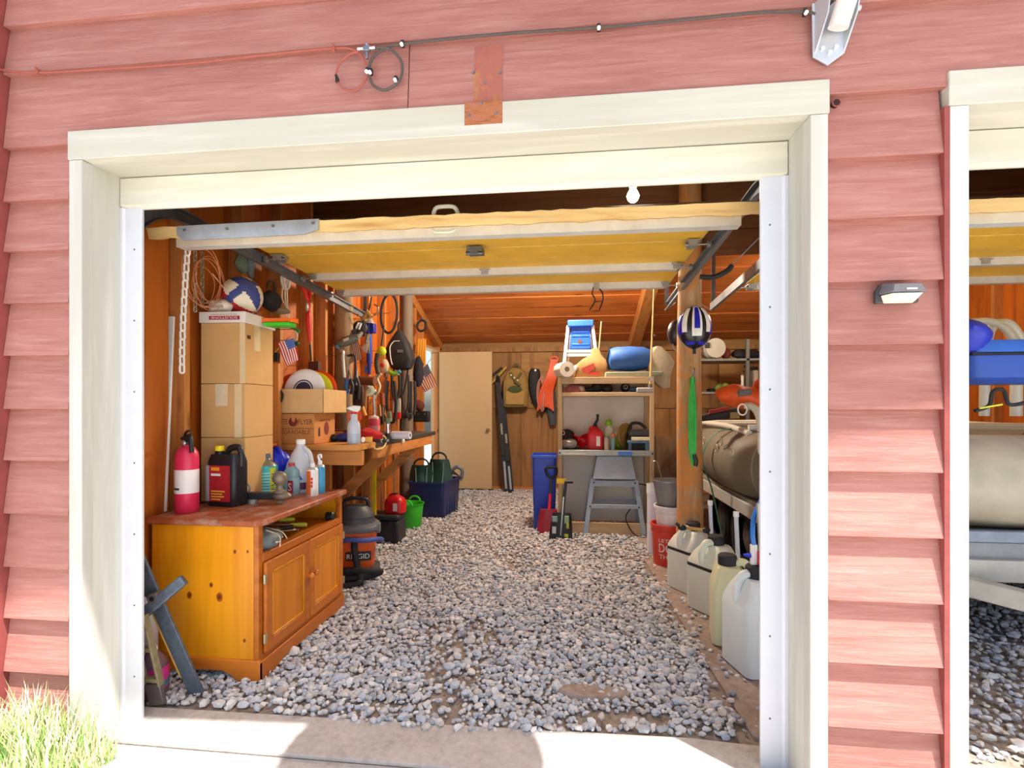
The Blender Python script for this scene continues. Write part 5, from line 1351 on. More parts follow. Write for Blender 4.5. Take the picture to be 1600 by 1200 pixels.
hang_tool('wire_brush', 'dark wire brush with a wooden back hanging over the pink can', 'brush', 592, 648, 4.1, [
    ('back', WD, lambda m, k: m.bar(*V3(k, (0, 0, -16), (3, 0, 16)), 4 * k, 5 * k)), ('bristles', DK, lambda m, k: m.bar(*V3(k, (5, 0, 2), (6, 0, 15)), 4 * k, 5 * k))])
hang_tool('pruning_saw', 'black folding saw hanging left of the yellow green ball lamp', 'saw', 588, 568, 4.3, [
    ('handle', DK, lambda m, k: m.tube(smooth(V3(k, (2, 0, -16), (0, 0, 0), (3, 0, 16)), 4), 3.6 * k, 8)), ('blade', ST, lambda m, k: m.bar(*V3(k, (3, 0, 14), (1, 0, 34)), .004, 5 * k))])
hang_tool('dark_cable', 'thick black cable loop hanging behind the chisel', 'cable', 612, 625, 4.3, [
    ('loop', BLACKR, lambda m, k: m.tube(smooth(V3(k, (-6, 0, -30), (-8, 0, 0), (-4, 0, 30), (4, 0, 32), (7, 0, 4), (4, 0, -30)), 5), 2.6 * k, 7))])
hang_tool('rubber_strap', 'pair of dark rubber straps hanging between the bungee and the doorway', 'strap', 645, 620, 4.8, [
    ('strap', BLACKR, lambda m, k: m.tube(smooth(V3(k, (-3, 0, -24), (-4, 0, 6), (-3, 0, 34)), 4), 2.6 * k, 6)), ('strap', M('#2c2a30', .7), lambda m, k: m.tube(smooth(V3(k, (3, 0, -24), (4, 0, 4), (2, 0, 28)), 4), 2.6 * k, 6))])
# inner tube and sling bag
p = at(608, 490, 4.2)
t = thing('inner_tube', 'black bicycle inner tube hanging as a tall loop', 'inner tube', p)
mb = MB(); mb.tube([(.072 * math.cos(a) + .006 * math.sin(a), 0, .165 * math.sin(a)) for a in [i * 2 * PI / 30 for i in range(30)]], .011, 8, True); mb.build('tube', BLACKR, t)
to_wall(t, 608, 490, 4.2)
p = at(624, 548, 4.35)
t = thing('sling_bag', 'black sling bag with a white zip line hanging on the wall', 'bag', p)
mb = MB()
prof = [(-.17, .05, .05), (-.155, .085, .06), (-.08, .115, .075), (0, .11, .08), (.07, .085, .07), (.13, .05, .05), (.18, .02, .02)]
mb.loft([rrect(2 * a, 2 * b, .04, z, .02 * (z < 0) , 0, 4) for z, a, b in prof]); mb.build('body', BLACKR, t)
mb = MB(); mb.tube(smooth([(-.02, -.078, .075), (-.055, -.078, .03), (-.05, -.086, -.06), (-.035, -.082, -.13)], 6), .0045, 6); mb.tube(smooth([(-.02, -.078, .075), (.03, -.078, .075)], 3), .0035, 6); mb.build('zip', M('#e2e0da', .5), t)
mb = MB(); mb.bx(.01, .06, -.085, -.08, -.025, .0); mb.build('badge', M('#6d6e70', .5), t)
mb = MB(); mb.tube(smooth([(-.05, 0, -.16), (-.07, 0, -.27), (-.02, 0, -.40), (.04, 0, -.36), (.08, 0, -.15)], 6), .008, 6, ell=.4); mb.build('strap', BLACKR, t)
mb = MB(); mb.tube(smooth([(0, 0, .16), (-.01, 0, .22), (.01, 0, .26)], 4), .01, 6); mb.build('hanging_loop', BLACKR, t)
to_wall(t, 624, 548, 4.35)
# clip on rafter, yellow strap, small box by the doorway
p = at(659, 509, 5.05)
t = thing('carabiner', 'black oval clip hanging from the roof near the side door', 'clip', p)
mb = MB(); mb.tube([(.045 * math.cos(a) * .8 + .03 * math.sin(a), 0, -.03 * math.cos(a) + .045 * math.sin(a)) for a in [i * 2 * PI / 20 for i in range(20)]], .012, 8, True); mb.build('ring', BLACKR, t)
mb = MB(); mb.cyl((-.0, 0, .04), (.02, 0, .09), .004); mb.cyl((.03, 0, .04), (.075, 0, .08), .004); mb.build('hook', ST, t)
to_wall(t, 659, 509, 5.05)
p = at(658, 552, 5.1)
t = thing('ratchet_strap', 'golden yellow strap bundle hanging by the side doorway', 'strap', p)
for i in range(4):
    mb = MB(); mb.tube(smooth([(-.03 + .02 * i, .01 * i, .15), (-.035 + .024 * i, 0, 0), (-.025 + .02 * i, 0, -.13)], 5), .014, 6, ell=.5); mb.build('webbing', M('#d08a1c', .7, var=.1), t)
mb = MB(); mb.ell((-.035, .01, -.22), (.05, .03, .13), 12, 8); mb.jitter(.012, 4, 20); mb.build('lower_bundle', M('#8f4a22', .8), t)
to_wall(t, 658, 552, 5.1)
p = at(652, 580, 5.05)
t = thing('dark_cloth', 'dark folded cloth hanging behind the last flag by the doorway', 'cloth', p)
mb = MB(); mb.ell((0, .03, 0), (.055, .04, .16), 14, 9); mb.jitter(.014, 6, 18); mb.build('cloth', M('#23222a', .85), t)
to_wall(t, 652, 580, 5.05)
p = at(658, 650, 5.0)
t = thing('charger_box', 'small black box on the far end of the tool wall by the doorway', 'box', p)
mb = MB(); mb.bx(-.085, .085, -.04, .04, -.06, .05); mb.build('case', BLACK, t, .008)
mb = MB(); mb.cyl((-.02, -.042, .02), (-.02, -.046, .02), .008); mb.cyl((.05, -.042, .02), (.05, -.046, .02), .008); mb.build('button', ST, t)
mb = MB(); mb.ell((-.02, 0, .10), (.05, .04, .06), 12, 8); mb.jitter(.01, 3, 20); mb.build('pouch', M('#5c2620', .8), t)
to_wall(t, 658, 650, 5.0)
# small hung bits near the first flag
hang_tool('spring_clamp', 'small green clamp hanging over the bright flag', 'clamp', 460, 515, 3.15, [
    ('jaw', M('#3f7a3a', .5), lambda m, k: m.tube(smooth(V3(k, (-10, 0, -6), (0, 0, -2), (8, 0, 4)), 4), 3 * k, 8)), ('arm', M('#c9b89a', .5), lambda m, k: m.tube(smooth(V3(k, (2, 0, -2), (4, 0, 12), (0, 0, 22)), 4), 2 * k, 8)), ('knob', M('#2f5f3a', .5), lambda m, k: m.ell((4 * k, 0, -22 * k), (5 * k, 4 * k, 4 * k), 10, 6))])
hang_tool('black_hook', 'black hook hanging left of the open box of discs', 'hook', 436, 610, 3.1, [
    ('hook', BLACK, lambda m, k: m.tube(smooth(V3(k, (0, 0, -34), (0, 0, 0), (-4, 0, 10), (2, 0, 18), (6, 0, 8), (2, 0, 0)), 5), 2 * k, 6)), ('box', BLACK, lambda m, k: m.box((-4 * k, 0, 52 * k), (7 * k, 7 * k, 14 * k)))])
hang_tool('hung_block', 'dark brown block hanging below the red loppers', 'block', 492, 572, 3.5, [
    ('block', M('#4a2a1c', .7), lambda m, k: m.box((0, 0, 0), (16 * k, 10 * k, 14 * k))), ('cord', DK, lambda m, k: m.tube(V3(k, (-6, 0, -8), (-8, 0, -34)), 1.6 * k, 6))])

# ================================================================== ON THE BENCH
def on_bench(px, py): return onz(px, py, BZ)
def bench_at(px, yd):
    q = at(px, 690, yd); q.z = BZ; return q
t = lathe_thing('spray_bottle', 'translucent spray bottle with red and white trigger on the workbench', 'spray bottle', bench_at(553, 3.30), [
    ('bottle', [(0, 0), (.040, 0), (.043, .006), (.043, .115), (.038, .14), (.022, .165), (.022, .2), (0, .201)], M('#c9d3de', .3, var=.03, sub=.2)),
    ('liquid', [(0.0435, .004), (.0437, .07)], M('#b3c2d4', .3)),
    ('collar', [(0, .2), (.021, .2), (.021, .216), (0, .217)], M('#d63338', .4))], .25)
mb = MB(); mb.prism([(-.05, .238), (.01, .214), (.024, .214), (.04, .228), (.042, .255), (.0, .258), (-.03, .25)], 'y', -.014, .014); mb.build('spray_head', WHITE, t, .004)
mb = MB(); mb.tube(smooth([(.03, 0, .22), (.045, 0, .20), (.042, 0, .165)], 4), .007, 6); mb.build('trigger', M('#d63338', .4), t)
mb = MB(); mb.tube(smooth([(-.026, 0, .165), (-.04, 0, .19), (-.028, 0, .212)], 4), .006, 6); mb.build('side_grip', M('#d63338', .4), t)
t = thing('blue_tool', 'dark blue tool with a black grip behind the spray bottle', 'tool', bench_at(538, 3.5), .3)
mb = MB(); mb.ell((0, 0, .032), (.07, .04, .032), 14, 8); mb.build('body', M('#1d2f86', .4), t)
mb = MB(); mb.ell((-.07, 0, .028), (.035, .035, .028), 12, 8); mb.build('grip', BLACK, t)
t = thing('parts_box', 'yellow topped dark box behind the spray bottle on the workbench', 'box', bench_at(533, 3.75), .1)
mb = MB(); mb.bx(-.06, .06, -.05, .05, 0, .075); mb.build('case', M('#5a2b22', .6), t, .004)
mb = MB(); mb.bx(-.035, .035, -.053, -.05, .035, .065); mb.build('label', M('#dd9a22', .5), t)
t = thing('shop_rag', 'red cloth heap on the workbench right of the spray bottle', 'cloth', bench_at(576, 3.55), .1)
mb = MB(); mb.ell((0, 0, .045), (.10, .06, .05), 18, 10); mb.jitter(.02, 4, 18); mb.v = [(x, y, max(z, .001)) for x, y, z in mb.v]; mb.build('cloth', M('#c02026', .8), t)
t = lathe_thing('pink_can', 'pink can with a pale lid standing behind the red cloth', 'can', bench_at(585, 3.9), [('body', [(0, 0), (.042, 0), (.042, .15), (.036, .158), (0, .159)], M('#c63a52', .4, var=.1)), ('lid', [(0, .158), (.034, .158), (.034, .172), (.012, .18), (0, .19)], M('#d8cfc4', .5)), ('rim', [(.0425, .06), (.0428, .10)], M('#d98a90', .5))])
t = thing('wood_block', 'small yellow wooden block in front of the red cloth', 'block', bench_at(576, 3.42), .2)
mb = MB(); mb.bx(-.024, .024, -.02, .02, 0, .04); mb.build('block', M('#e2b04a', .6), t, .004)
t = lathe_thing('blue_can', 'small blue tin behind the red cloth', 'tin', bench_at(574, 4.0), [('body', [(0, 0), (.03, 0), (.03, .07), (0, .071)], M('#2a3f9a', .4)), ('lid', [(0, .071), (.031, .071), (.031, .08), (0, .081)], M('#8a8c90', .4, .6))])
t = lathe_thing('flashlight', 'silver torch standing upright on the workbench', 'torch', bench_at(606, 3.75), [('barrel', [(0, .05), (.017, .05), (.019, .12), (.014, .125), (0, .126)], M('#c9cdd0', .25, .9)), ('head', [(0, .12), (.018, .122), (.02, .16), (0, .161)], M('#5c7a5a', .4)), ('base', [(0, 0), (.028, 0), (.026, .03), (.017, .05), (0, .051)], BLACK)])
p = bench_at(627, 3.85)
t = thing('paper_roll', 'white cardboard roll lying on the workbench', 'roll', p, -.1)
mb = MB(); mb.M = TR((-.075, 0, .03), (0, PI / 2, 0)); mb.lathe([(.012, 0), (.03, 0), (.03, .15), (.012, .15)], 20, cap=False); mb.build('roll', M('#d5d6e2', .6), t)
mb = MB(); mb.M = TR((-.0755, 0, .03), (0, PI / 2, 0)); mb.lathe([(0, 0), (.0125, 0), (.0125, .151), (0, .151)], 14); mb.build('core', M('#3a3d46', .7), t)
t = thing('small_fittings', 'tangle of small black and white bits at the bench edge', 'fittings', bench_at(592, 3.4), .1)
for i, (x, y, c) in enumerate(((0, 0, BLACK), (.02, .02, WHITE), (.035, .0, BLACK), (-.02, .01, BLACK), (.05, .02, ST))):
    mb = MB(); mb.ell((x, y, .014), (.016, .013, .013), 10, 6); mb.build('fitting', c, t)
for px, py, lab in ((566, 687, 'round white button stuck on the near bench edge'), (629, 689, 'small white knob on the far bench edge')):
    q = onx(px, py, BX + .001); mb = MB(); mb.M = TR((0, 0, 0), (0, PI / 2, 0)); mb.lathe([(0, 0), (.018, 0), (.018, .01), (.012, .016), (0, .017)], 16); ob = mb.build('knob', WHITE); ob.location = q; tag(ob, lab, 'knob')
t = thing('cable_loop', 'pale yellow cable loop hanging off the bench edge', 'cable', onx(580, 696, BX))
mb = MB(); mb.tube(smooth([(.005, 0, 0), (.012, .06, -.03), (.015, .18, -.03), (.012, .26, .01), (.0, .25, .05), (-.02, .18, .052)], 6), .0055, 7); mb.build('loop', M('#d8d08a', .5), t)
mb = MB(); mb.bx(.001, .012, -.03, .02, -.012, .022); mb.build('wood_clip', BW1, t)
# ================================================================== LEFT FLOOR: VACUUM, CASE, CANS, TUB
p = onz(556, 905, 0)
t = thing('shop_vacuum', 'orange and grey shop vacuum with a coiled hose behind the cabinet', 'vacuum', (p.x - .025, p.y + .06, 0), .28)
VO = M('#d9591c', .45, var=.05); VG = M('#3f4247', .5, var=.1)
mb = MB(); mb.loft([rrect(.30 * k, .30 * k, .10, z, 0, 0, 6) for z, k in ((.085, .86), (.10, .9), (.35, 1.0), (.36, 1.0))]); mb.build('drum', VO, t)
mb = MB(); mb.loft([rrect(.34 * k, .34 * k, .10, z, 0, 0, 6) for z, k in ((.02, .9), (.035, 1.0), (.075, 1.0), (.09, .84))]); mb.build('base', VG, t)
mb = MB(); mb.loft([rrect(.34 * k, .34 * k, .10, z, 0, 0, 6) for z, k in ((.36, .96), (.375, 1.0), (.395, .98), (.415, .85))]); mb.build('lid_rim', M('#5e6268', .5), t)
mb = MB(); mb.lathe([(.145, .41), (.135, .44), (.132, .455), (.138, .46), (.12, .50), (.085, .535), (.0, .545)], 24); mb.build('motor_head', VG, t)
mb = MB(); mb.tube(smooth([(-.09, 0, .50), (-.08, 0, .575), (0, 0, .592), (.08, 0, .575), (.09, 0, .50)], 6), .014, 8); mb.build('carry_handle', BLACK, t)
for s in (-1, 1):
    mb = MB(); mb.bx(s * .15, s * .18, -.04, .03, .33, .40); mb.build('latch', M('#6d7178', .5), t, .006)
for a in (.8, 2.3, 3.9, 5.5):
    mb = MB(); mb.cyl((.16 * math.cos(a), .16 * math.sin(a) - .012, .022), (.16 * math.cos(a), .16 * math.sin(a) + .012, .022), .022, n=14); mb.build('caster', BLACK, t)
mb = MB(); mb.bx(-.055, .125, -.147, -.136, .16, .225); bd = mb.build('badge', BLACK, t, .002)
lettering('RIDGID', WHITE, bd, (.035, -.1478, .192), (1, 0, 0), (0, 0, 1), width=.16, height=.036)
mb = MB(); mb.tube(smooth([(-.13, -.10, .27), (-.05, -.17, .32), (.08, -.18, .315), (.17, -.10, .30), (.19, .0, .27), (.16, .08, .25)], 7), .018, 9); mb.build('blue_hose', M('#4156a4', .5), t)
mb = MB(); mb.tube(smooth([(.01, -.16, .30), (.015, -.19, .24), (.04, -.20, .12), (.06, -.21, .04), (.04, -.24, .024), (-.02, -.27, .024), (-.12, -.27, .024)], 7), .023, 10); mb.build('hose', BLACKR, t)
mb = MB(); mb.tube(smooth([(-.14, -.17, .10), (.0, -.22, .115), (.13, -.24, .11), (.20, -.20, .09), (.13, -.19, .06), (-.06, -.2, .05)], 7), .021, 10); mb.build('hose_loop', BLACKR, t)

p = onz(622, 851, 0)
t = thing('tool_case', 'black plastic tool case standing on the gravel under the bench', 'tool case', (p.x, p.y, 0), .0)
CB = M('#26282c', .5, var=.1)
mb = MB(); mb.bx(-.30, 0, 0, .24, .005, .215); mb.build('case_body', CB, t, .02)
mb = MB(); mb.bx(-.305, .004, -.004, .245, .22, .27); mb.build('case_lid', CB, t, .018)
mb = MB(); mb.bx(-.20, -.08, -.014, -.001, .17, .20); mb.build('handle', BLACK, t, .005)
mb = MB()
for k in range(4): mb.bx(-.05 + .012 * k, -.045 + .012 * k, -.004, .0, .02, .2)
mb.build('ribs', CB, t)
p2 = Vector((p.x - .07, p.y + .13, .27))
def gas_can(p, label, r, h, col, spout, rz, squashed=.8):
    t = thing('gas_can', label, 'gas can', p, rz)
    mb = MB(); mb.loft([rrect(2 * r * k, 2 * r * squashed * k, r * .5, z * h, 0, 0, 5) for z, k in ((0, .9), (.06, 1), (.55, 1), (.72, .94), (.86, .7), (.95, .42), (1.0, .28))]); mb.build('body', M(col, .4, var=.08), t)
    mb = MB()
    if spout: mb.tube(smooth([(0, 0, h * .96), (.0, 0, h * 1.12), (.25 * r, 0, h * 1.3), (.3 * r, 0, h * 1.55)], 5), [.022] * 5 + [.014] * 11, 10)
    else: mb.lathe([(0, h * .97), (.022, h * .97), (.022, h * 1.07), (0, h * 1.08)], 14)
    mb.build('spout', BLACK, t)
    mb = MB(); mb.tube(smooth([(-r * .7, 0, h * .66), (-r * .55, 0, h * .95), (-r * .1, 0, h * .98)], 5), .014, 8); mb.build('handle', M(col, .4, var=.08), t)
    mb = MB(); mb.bx(r * .1, r * .55, -r * squashed - .002, -r * squashed + .004, h * .16, h * .58); mb.build('label', M('#e8d9d2', .5), t)
    return t
gas_can(p2, 'red fuel can standing on the black tool case', .095, .175, '#c4161c', False, -.1)
# yellow level and sticks against the wall
p = at(583, 795, 4.62)
for nm, lab, px, top, w_, col in (('spirit_level', 'yellow level standing upright against the stud wall', 583, 735, .04, '#e2cf1c'),):
    t = thing(nm, lab, 'level', at(px, 842, 4.62).xy.to_3d())
    mb = MB(); mb.bx(-.03, .03, -.012, .012, 0, .80); mb.build('bar', M(col, .45), t, .003)
    mb = MB(); mb.bx(-.012, .012, -.014, .014, .35, .40); mb.build('vial', M('#b8d86a', .2), t)
for px, top, lab in ((597, .78, 'thin wooden stick leaning left of the red fuel can'), (618, .86, 'wooden garden stake leaning behind the red fuel can')):
    b_ = at(px, 700, 4.75); b_.z = 0
    t = thing('wood_stake', lab, 'stake', b_)
    mb = MB(); mb.bar((0, 0, 0), (-.04, .05, top), .018, .012, (0, 1, 0)); mb.build('stake', wood('#c79a5c', '#a07840', 'z', .8, .7), t)
for i, px in enumerate((571, 575)):
    b_ = at(px, 700, 4.4); b_.z = 0
    t = thing('tent_pole', ['thin grey rod standing in the dark gap left of the yellow level', 'second thin grey rod right beside it, left of the yellow level'][i], 'rod', b_)
    mb = MB(); mb.cyl((0, 0, 0), (-.02, .02, .46), .005); mb.build('rod', ST, t)
    mb = MB(); mb.cyl((-.02, .02, .46), (-.021, .021, .48), .008); mb.build('end_cap', BLACK, t)
# green bucket
p = onz(648, 826, 0)
t = thing('green_tub', 'bright green plastic tub between the black case and the blue tote', 'tub', p + Vector((-.06, .05, 0)))
GRN = M('#3ec22e', .4, var=.04)
mb = MB(); mb.loft([circ(r, z, 26) for r, z in ((.105, 0), (.112, .01), (.135, .25), (.145, .255), (.145, .262), (.133, .26), (.108, .02))]); mb.build('bucket', GRN, t)
for s in (-1, 1):
    mb = MB(); mb.tube([(.06 * math.cos(a), s * .142, .258 + .05 * math.sin(a)) for a in [i * PI / 8 for i in range(9)]], .010, 8); mb.build('handle', GRN, t)
# navy tote
p = onz(692, 812, 0)
t = thing('storage_tote', 'navy blue plastic tote on the gravel by the side door', 'tote', (p.x, p.y, 0), -.12)
NV = M('#1c2f66', .4, var=.06)
def hollow(mb, W, D, H, x0, y0, taper=.9, th=.008, r=.03):
    mb.loft([rrect(W * k, D * k, r, z, x0, y0, 4) for k, z in ((taper, 0), (taper + .02, .01), (1, H), (1.03, H), (1.03, H + .02), (.97, H + .02), (.97, H), (taper - .02, .03))])
mb = MB(); hollow(mb, .44, .56, .40, -.20, .26); mb.build('tub', NV, t)
mb = MB()
for k in range(4):
    mb = MB(); mb.bx(.000, .014, .12 + .08 * k, .14 + .08 * k, .04, .36); mb.build('rib', NV, t, .003)
tp = t.location
GDK = M('#16392f', .35, var=.1)
def sled(c, w_, h_, lean, label, rz=0.):
    t = thing('plastic_scoop', label, 'plastic scoop', c, rz)
    mb = MB(); rings = []
    for i in range(9):
        v = i / 8; z = h_ * v; y = lean * v + .03 * math.sin(v * PI)
        wv = w_ * (0.7 + .3 * math.sin(v * PI * .8 + .4))
        rings.append([(-wv + 2 * wv * u / 6, y - .05 * (1 - (2 * u / 6 - 1) ** 2), z) for u in range(7)] + [(wv - 2 * wv * u / 6, y - .05 * (1 - (1 - 2 * u / 6) ** 2) + .008, z) for u in range(7)])
    mb.loft(rings); mb.build('blade', GDK, t)
    mb = MB()
    for s in (-.45, .45): mb.tube([(s * w_ * (.85 + .2 * v), lean * v - .052 + .03 * math.sin(v * PI), h_ * v) for v in [.1 + .08 * j for j in range(11)]], .006, 6)
    mb.build('ridge', M('#6f8f86', .3), t)
    mb = MB(); mb.tube([(.6 * w_ * math.cos(a), lean, h_ + .5 * w_ * math.sin(a)) for a in [i * PI / 8 for i in range(9)]], .012, 8); mb.build('handle', BLACK, t)
sled(Vector((tp.x - .30, tp.y + .16, .30)), .14, .30, .02, 'dark green plastic scoop leaning left in the navy tote', .25)
sled(Vector((tp.x - .12, tp.y + .22, .30)), .15, .36, .06, 'taller dark green plastic scoop in the middle of the navy tote', -.1)
t = thing('looped_handle', 'grey looped plastic handle sticking out at the right of the tote', 'handle', Vector((tp.x + .06, tp.y + .42, .36)), .1)
mb = MB(); mb.tube(smooth([(-.07, 0, 0), (-.06, 0, .12), (0, 0, .19), (.07, 0, .15), (.06, 0, .04)], 6), .022, 10); mb.build('loop', M('#5c666e', .35), t)
t = thing('wire_bundle', 'black wire bundle lying over the right rim of the navy tote', 'wire', Vector((tp.x + .08, tp.y + .28, .40)))
mb = MB()
for i in range(3): mb.tube(smooth([(-.10, .02 * i, .0), (-.05, .0, .08 + .02 * i), (.04, .01 * i, .06), (.07, 0, .02 * i)], 5), .007, 6)
mb.build('wires', BLACKR, t)
p = onz(667, 818, 0)
t = thing('golf_ball', 'small white ball on the gravel beside the green tub', 'ball', p)
mb = MB(); mb.ell((0, 0, .022), (.021, .021, .021), 14, 10); mb.build('cover', WHITE, t)

# ================================================================== JACK STAND CORNER, NEAR LEFT
SB = M('#5b6673', .5, .4, .25, 40); RU = M('#8a8060', .6, .3, .25, 30)
t = thing('steel_bar_tool', 'blue grey steel bar with a cross arm leaning at the left jamb', 'steel bar', onz(300, 1080, 0.01))
o = t.location
a_, b_ = onz(308, 1083, .01) - o, at(214, 870, 2.02) - o
mb = MB(); mb.bar(a_, b_, .066, .014, (0, 1, 0)); mb.build('main_bar', SB, t, .002)
mb = MB(); off = Vector((-.040, .004, 0)); mb.bar(a_.lerp(b_, .12) + off, a_.lerp(b_, .66) + off, .010, .02, (0, 1, 0)); mb.build('edge_strip', M('#c79a4a', .6), t)
c = at(246, 932, 2.03) - o
mb = MB(); mb.bar(at(216, 966, 2.0) - o, at(288, 905, 2.04) - o, .046, .03, (0, 1, 0)); mb.build('cross_arm', SB, t, .006)
mb = MB(); mb.cyl(c + Vector((0, -.03, 0)), c + Vector((0, .01, 0)), .024, n=18); mb.build('pivot_bolt', M('#8a8f95', .35, .8), t)
mb = MB(); mb.cyl(c + Vector((0, -.032, 0)), c + Vector((0, -.03, 0)), .011, n=12); mb.build('bolt_hole', BLACK, t)
t = thing('channel_frame', 'rusty yellowish steel channel frame beside the left jamb', 'steel frame', onz(248, 1098, .01))
o = t.location
a_, b_ = onz(247, 1100, .01) - o, at(214, 960, 1.95) - o
d_ = (b_ - a_)
sx = Vector((.036, 0, 0))
for s in (-1, 1):
    mb = MB(); mb.bar(a_ + d_ * .22 + sx * s, b_ + sx * s, .010, .03, (0, 1, 0)); mb.build('side_rail', RU, t, .002)
for f in (.28, .62):
    mb = MB(); mb.bar(a_ + d_ * f - sx, a_ + d_ * f + sx, .03, .016); mb.build('rung', RU, t, .002)
mb = MB(); mb.bar(a_, a_ + d_ * .24, .07, .02, (0, 1, 0)); mb.build('foot', M('#6d6360', .5, .4, .2), t, .003)
p = onz(226, 1080, 0); 
t = thing('weed_killer_jug', 'purple tinted jug with a pink label behind the steel frame', 'jug', Vector((-1.835, .345, 0)), .3)
mb = MB(); mb.loft([rrect(.11 * k, .09 * k, .03, z, 0, 0, 4) for z, k in ((0, .92), (.01, 1), (.13, 1), (.165, .85), (.195, .45), (.203, .3))]); mb.build('body', M('#6d5560', .3, var=.08), t)
mb = MB(); mb.lathe([(0, .201), (.016, .201), (.016, .222), (0, .223)], 14); mb.build('cap', WHITE, t)
mb = MB(); mb.loft([rrect(.112, .092, .031, z, 0, 0, 4) for z in (.045, .135)], cap=False); lb = mb.build('label', M('#d2378a', .5, var=.1), t)
mb = MB(); mb.loft([rrect(.1126, .0926, .031, z, 0, 0, 4) for z in (.05, .075)], cap=False); mb.build('label_band', M('#3d7c8c', .5), lb)
lettering('RO', WHITE, lb, (-.02, -.0475, .10), (1, 0, 0), (0, 0, 1), width=.03)
p = onz(222, 985, .30)
t = thing('white_jug', 'white plastic jug behind the steel bar at the left jamb', 'jug', Vector((-1.955, .43, 0)), .2)
mb = MB(); mb.loft([rrect(.10 * k, .08 * k, .03, z, 0, 0, 4) for z, k in ((0, .92), (.01, 1), (.30, 1), (.36, .8), (.40, .4), (.41, .3))]); mb.build('body', M('#c9c8d2', .35, var=.05), t)
mb = MB(); mb.lathe([(0, .408), (.018, .408), (.018, .43), (0, .432)], 14); mb.build('cap', M('#4a5560', .5), t)
# ================================================================== SIDE DOOR
DOORM = M('#bfa377', .55, var=.03, scale=4)
d1 = bpy.data.objects.new('door_1', None); COL.objects.link(d1); tag(d1, kind='structure'); d1.location = (-2.02, DY1, 0)
mb = MB(); mb.bx(0.01, .83, -.02, .02, .03, 2.12); mb.build('door_leaf', DOORM, d1, .003)
mb = MB(); mb.bx(0.0, .012, -.022, .022, .03, 2.12); mb.build('hinge_edge', M('#5c5630', .6), d1)
mb = MB(); mb.bx(.005, .835, -.03, .02, .0, .035); mb.build('door_sweep', M('#2a2723', .8), d1)
mb = MB(); mb.M = TR((.775, -.02, .93), (PI / 2, 0, 0)); mb.lathe([(.026, 0), (.026, .006), (.011, .01), (.011, .03), (.025, .04), (.027, .055), (.018, .068), (0, .07)], 18); mb.build('knob', M('#9c8a5a', .3, .9), d1)
mb = MB(); mb.bx(-.13, .0, -.02 - .80, .02 - .80 + .0, 0, 2.16); mb.bx(-.13, .0, .022, .05, 0, 2.16); mb.bx(-.13, .0, -.84, .05, 2.125, 2.16); mb.build('door_frame', DOORM, d1, .003)
# shrubs outside the side doorway
def shrub(c, r, n, label, seed):
    t = thing('shrub', label, 'shrub', c); rr = random.Random(seed); mb = MB()
    for i in range(n):
        d = Vector((rr.gauss(0, 1), rr.gauss(0, 1), rr.gauss(0, 1))).normalized() * r * rr.uniform(.55, 1); d.z = abs(d.z) * 1.3 + .05
        a = Vector((rr.gauss(0, 1), rr.gauss(0, 1), rr.gauss(0, 1))).normalized() * .035; b = a.orthogonal().normalized() * .018
        mb._add([d - a, d + b, d + a, d - b], [(0, 1, 2, 3)])
    mb.build('foliage', M('#7f9c4c', .6, var=.25), t)
    mb = MB(); mb.tube([(0, 0, -.03), (.02, 0, r * .9)], [.03, .01], 8); mb.build('stem', M('#6b553d', .8), t)
shrub((-3.6, 6.0, 0), .6, 900, 'sunlit green shrub seen low through the side doorway', 5)

# ================================================================== BACK WALL THINGS
BWY = 6.13
def onb(px, py, yd=BWY + CAM_D - .03): return at(px, py, yd)
def px_box(name, label, cat, px, py, yd): 
    t = thing(name, label, cat, at(px, py, yd)); return t, mpp(t.location)
t, k = px_box('yellow_plank', 'faded yellow board hung diagonally beside the open door', 'board', 778, 588, 7.8)
mb = MB(); mb.bar((-14 * k, 0, -16 * k), (14 * k, 0, 14 * k), .03, 9 * k, (0, 1, 0)); mb.build('board', M('#a08d2c', .7, var=.15), t, .004)
mb = MB(); mb.bar((-16 * k, .04, -4 * k), (6 * k, .04, 14 * k), .03, 6 * k, (0, 1, 0)); mb.build('dark_edge', BLACKR, t)
t, k = px_box('hunting_pack', 'olive tan backpack hung on the back wall', 'backpack', 806, 605, 7.75)
mb = MB(); mb.loft([rrect(2 * a * k, 2 * b * k, 8 * k, z * k, 0, 0, 5) for z, a, b in ((-32, 15, 6), (-30, 19, 9), (-5, 20, 10), (12, 19, 9), (24, 14, 7), (30, 6, 3))]); mb.build('body', M('#8a6f3a', .85, var=.15), t)
mb = MB(); mb.bx(-15 * k, 15 * k, -13 * k, -8 * k, -28 * k, -6 * k); mb.build('front_pocket', M('#9c7d45', .85, var=.1), t, .02)
mb = MB(); mb.ell((0, -12 * k, -4 * k), (11 * k, 3 * k, 6 * k), 14, 8); mb.build('green_patch', M('#3e4a26', .85), t)
mb = MB(); mb.tube(smooth([(-8 * k, -8 * k, 22 * k), (2 * k, -13 * k, 8 * k), (8 * k, -12 * k, 2 * k)], 5), 2 * k, 6); mb.tube(smooth([(9 * k, -8 * k, 22 * k), (0, -13 * k, 6 * k)], 5), 2 * k, 6); mb.tube(smooth([(-8 * k, 0, 26 * k), (0, 2 * k, 36 * k), (8 * k, 0, 26 * k)], 5), 2 * k, 6); mb.build('straps', M('#5a5230', .85), t)
for i in range(3):
    mb = MB(); mb.ell(((-6 + 5 * i) * k, -13 * k, (18 - 4 * i) * k), (1.6 * k, 1 * k, 1.6 * k), 8, 6); mb.build('shell', M('#c9c6b0', .4), t)
t, k = px_box('black_case', 'long black soft case hanging right of the olive backpack', 'case', 838, 610, 7.80)
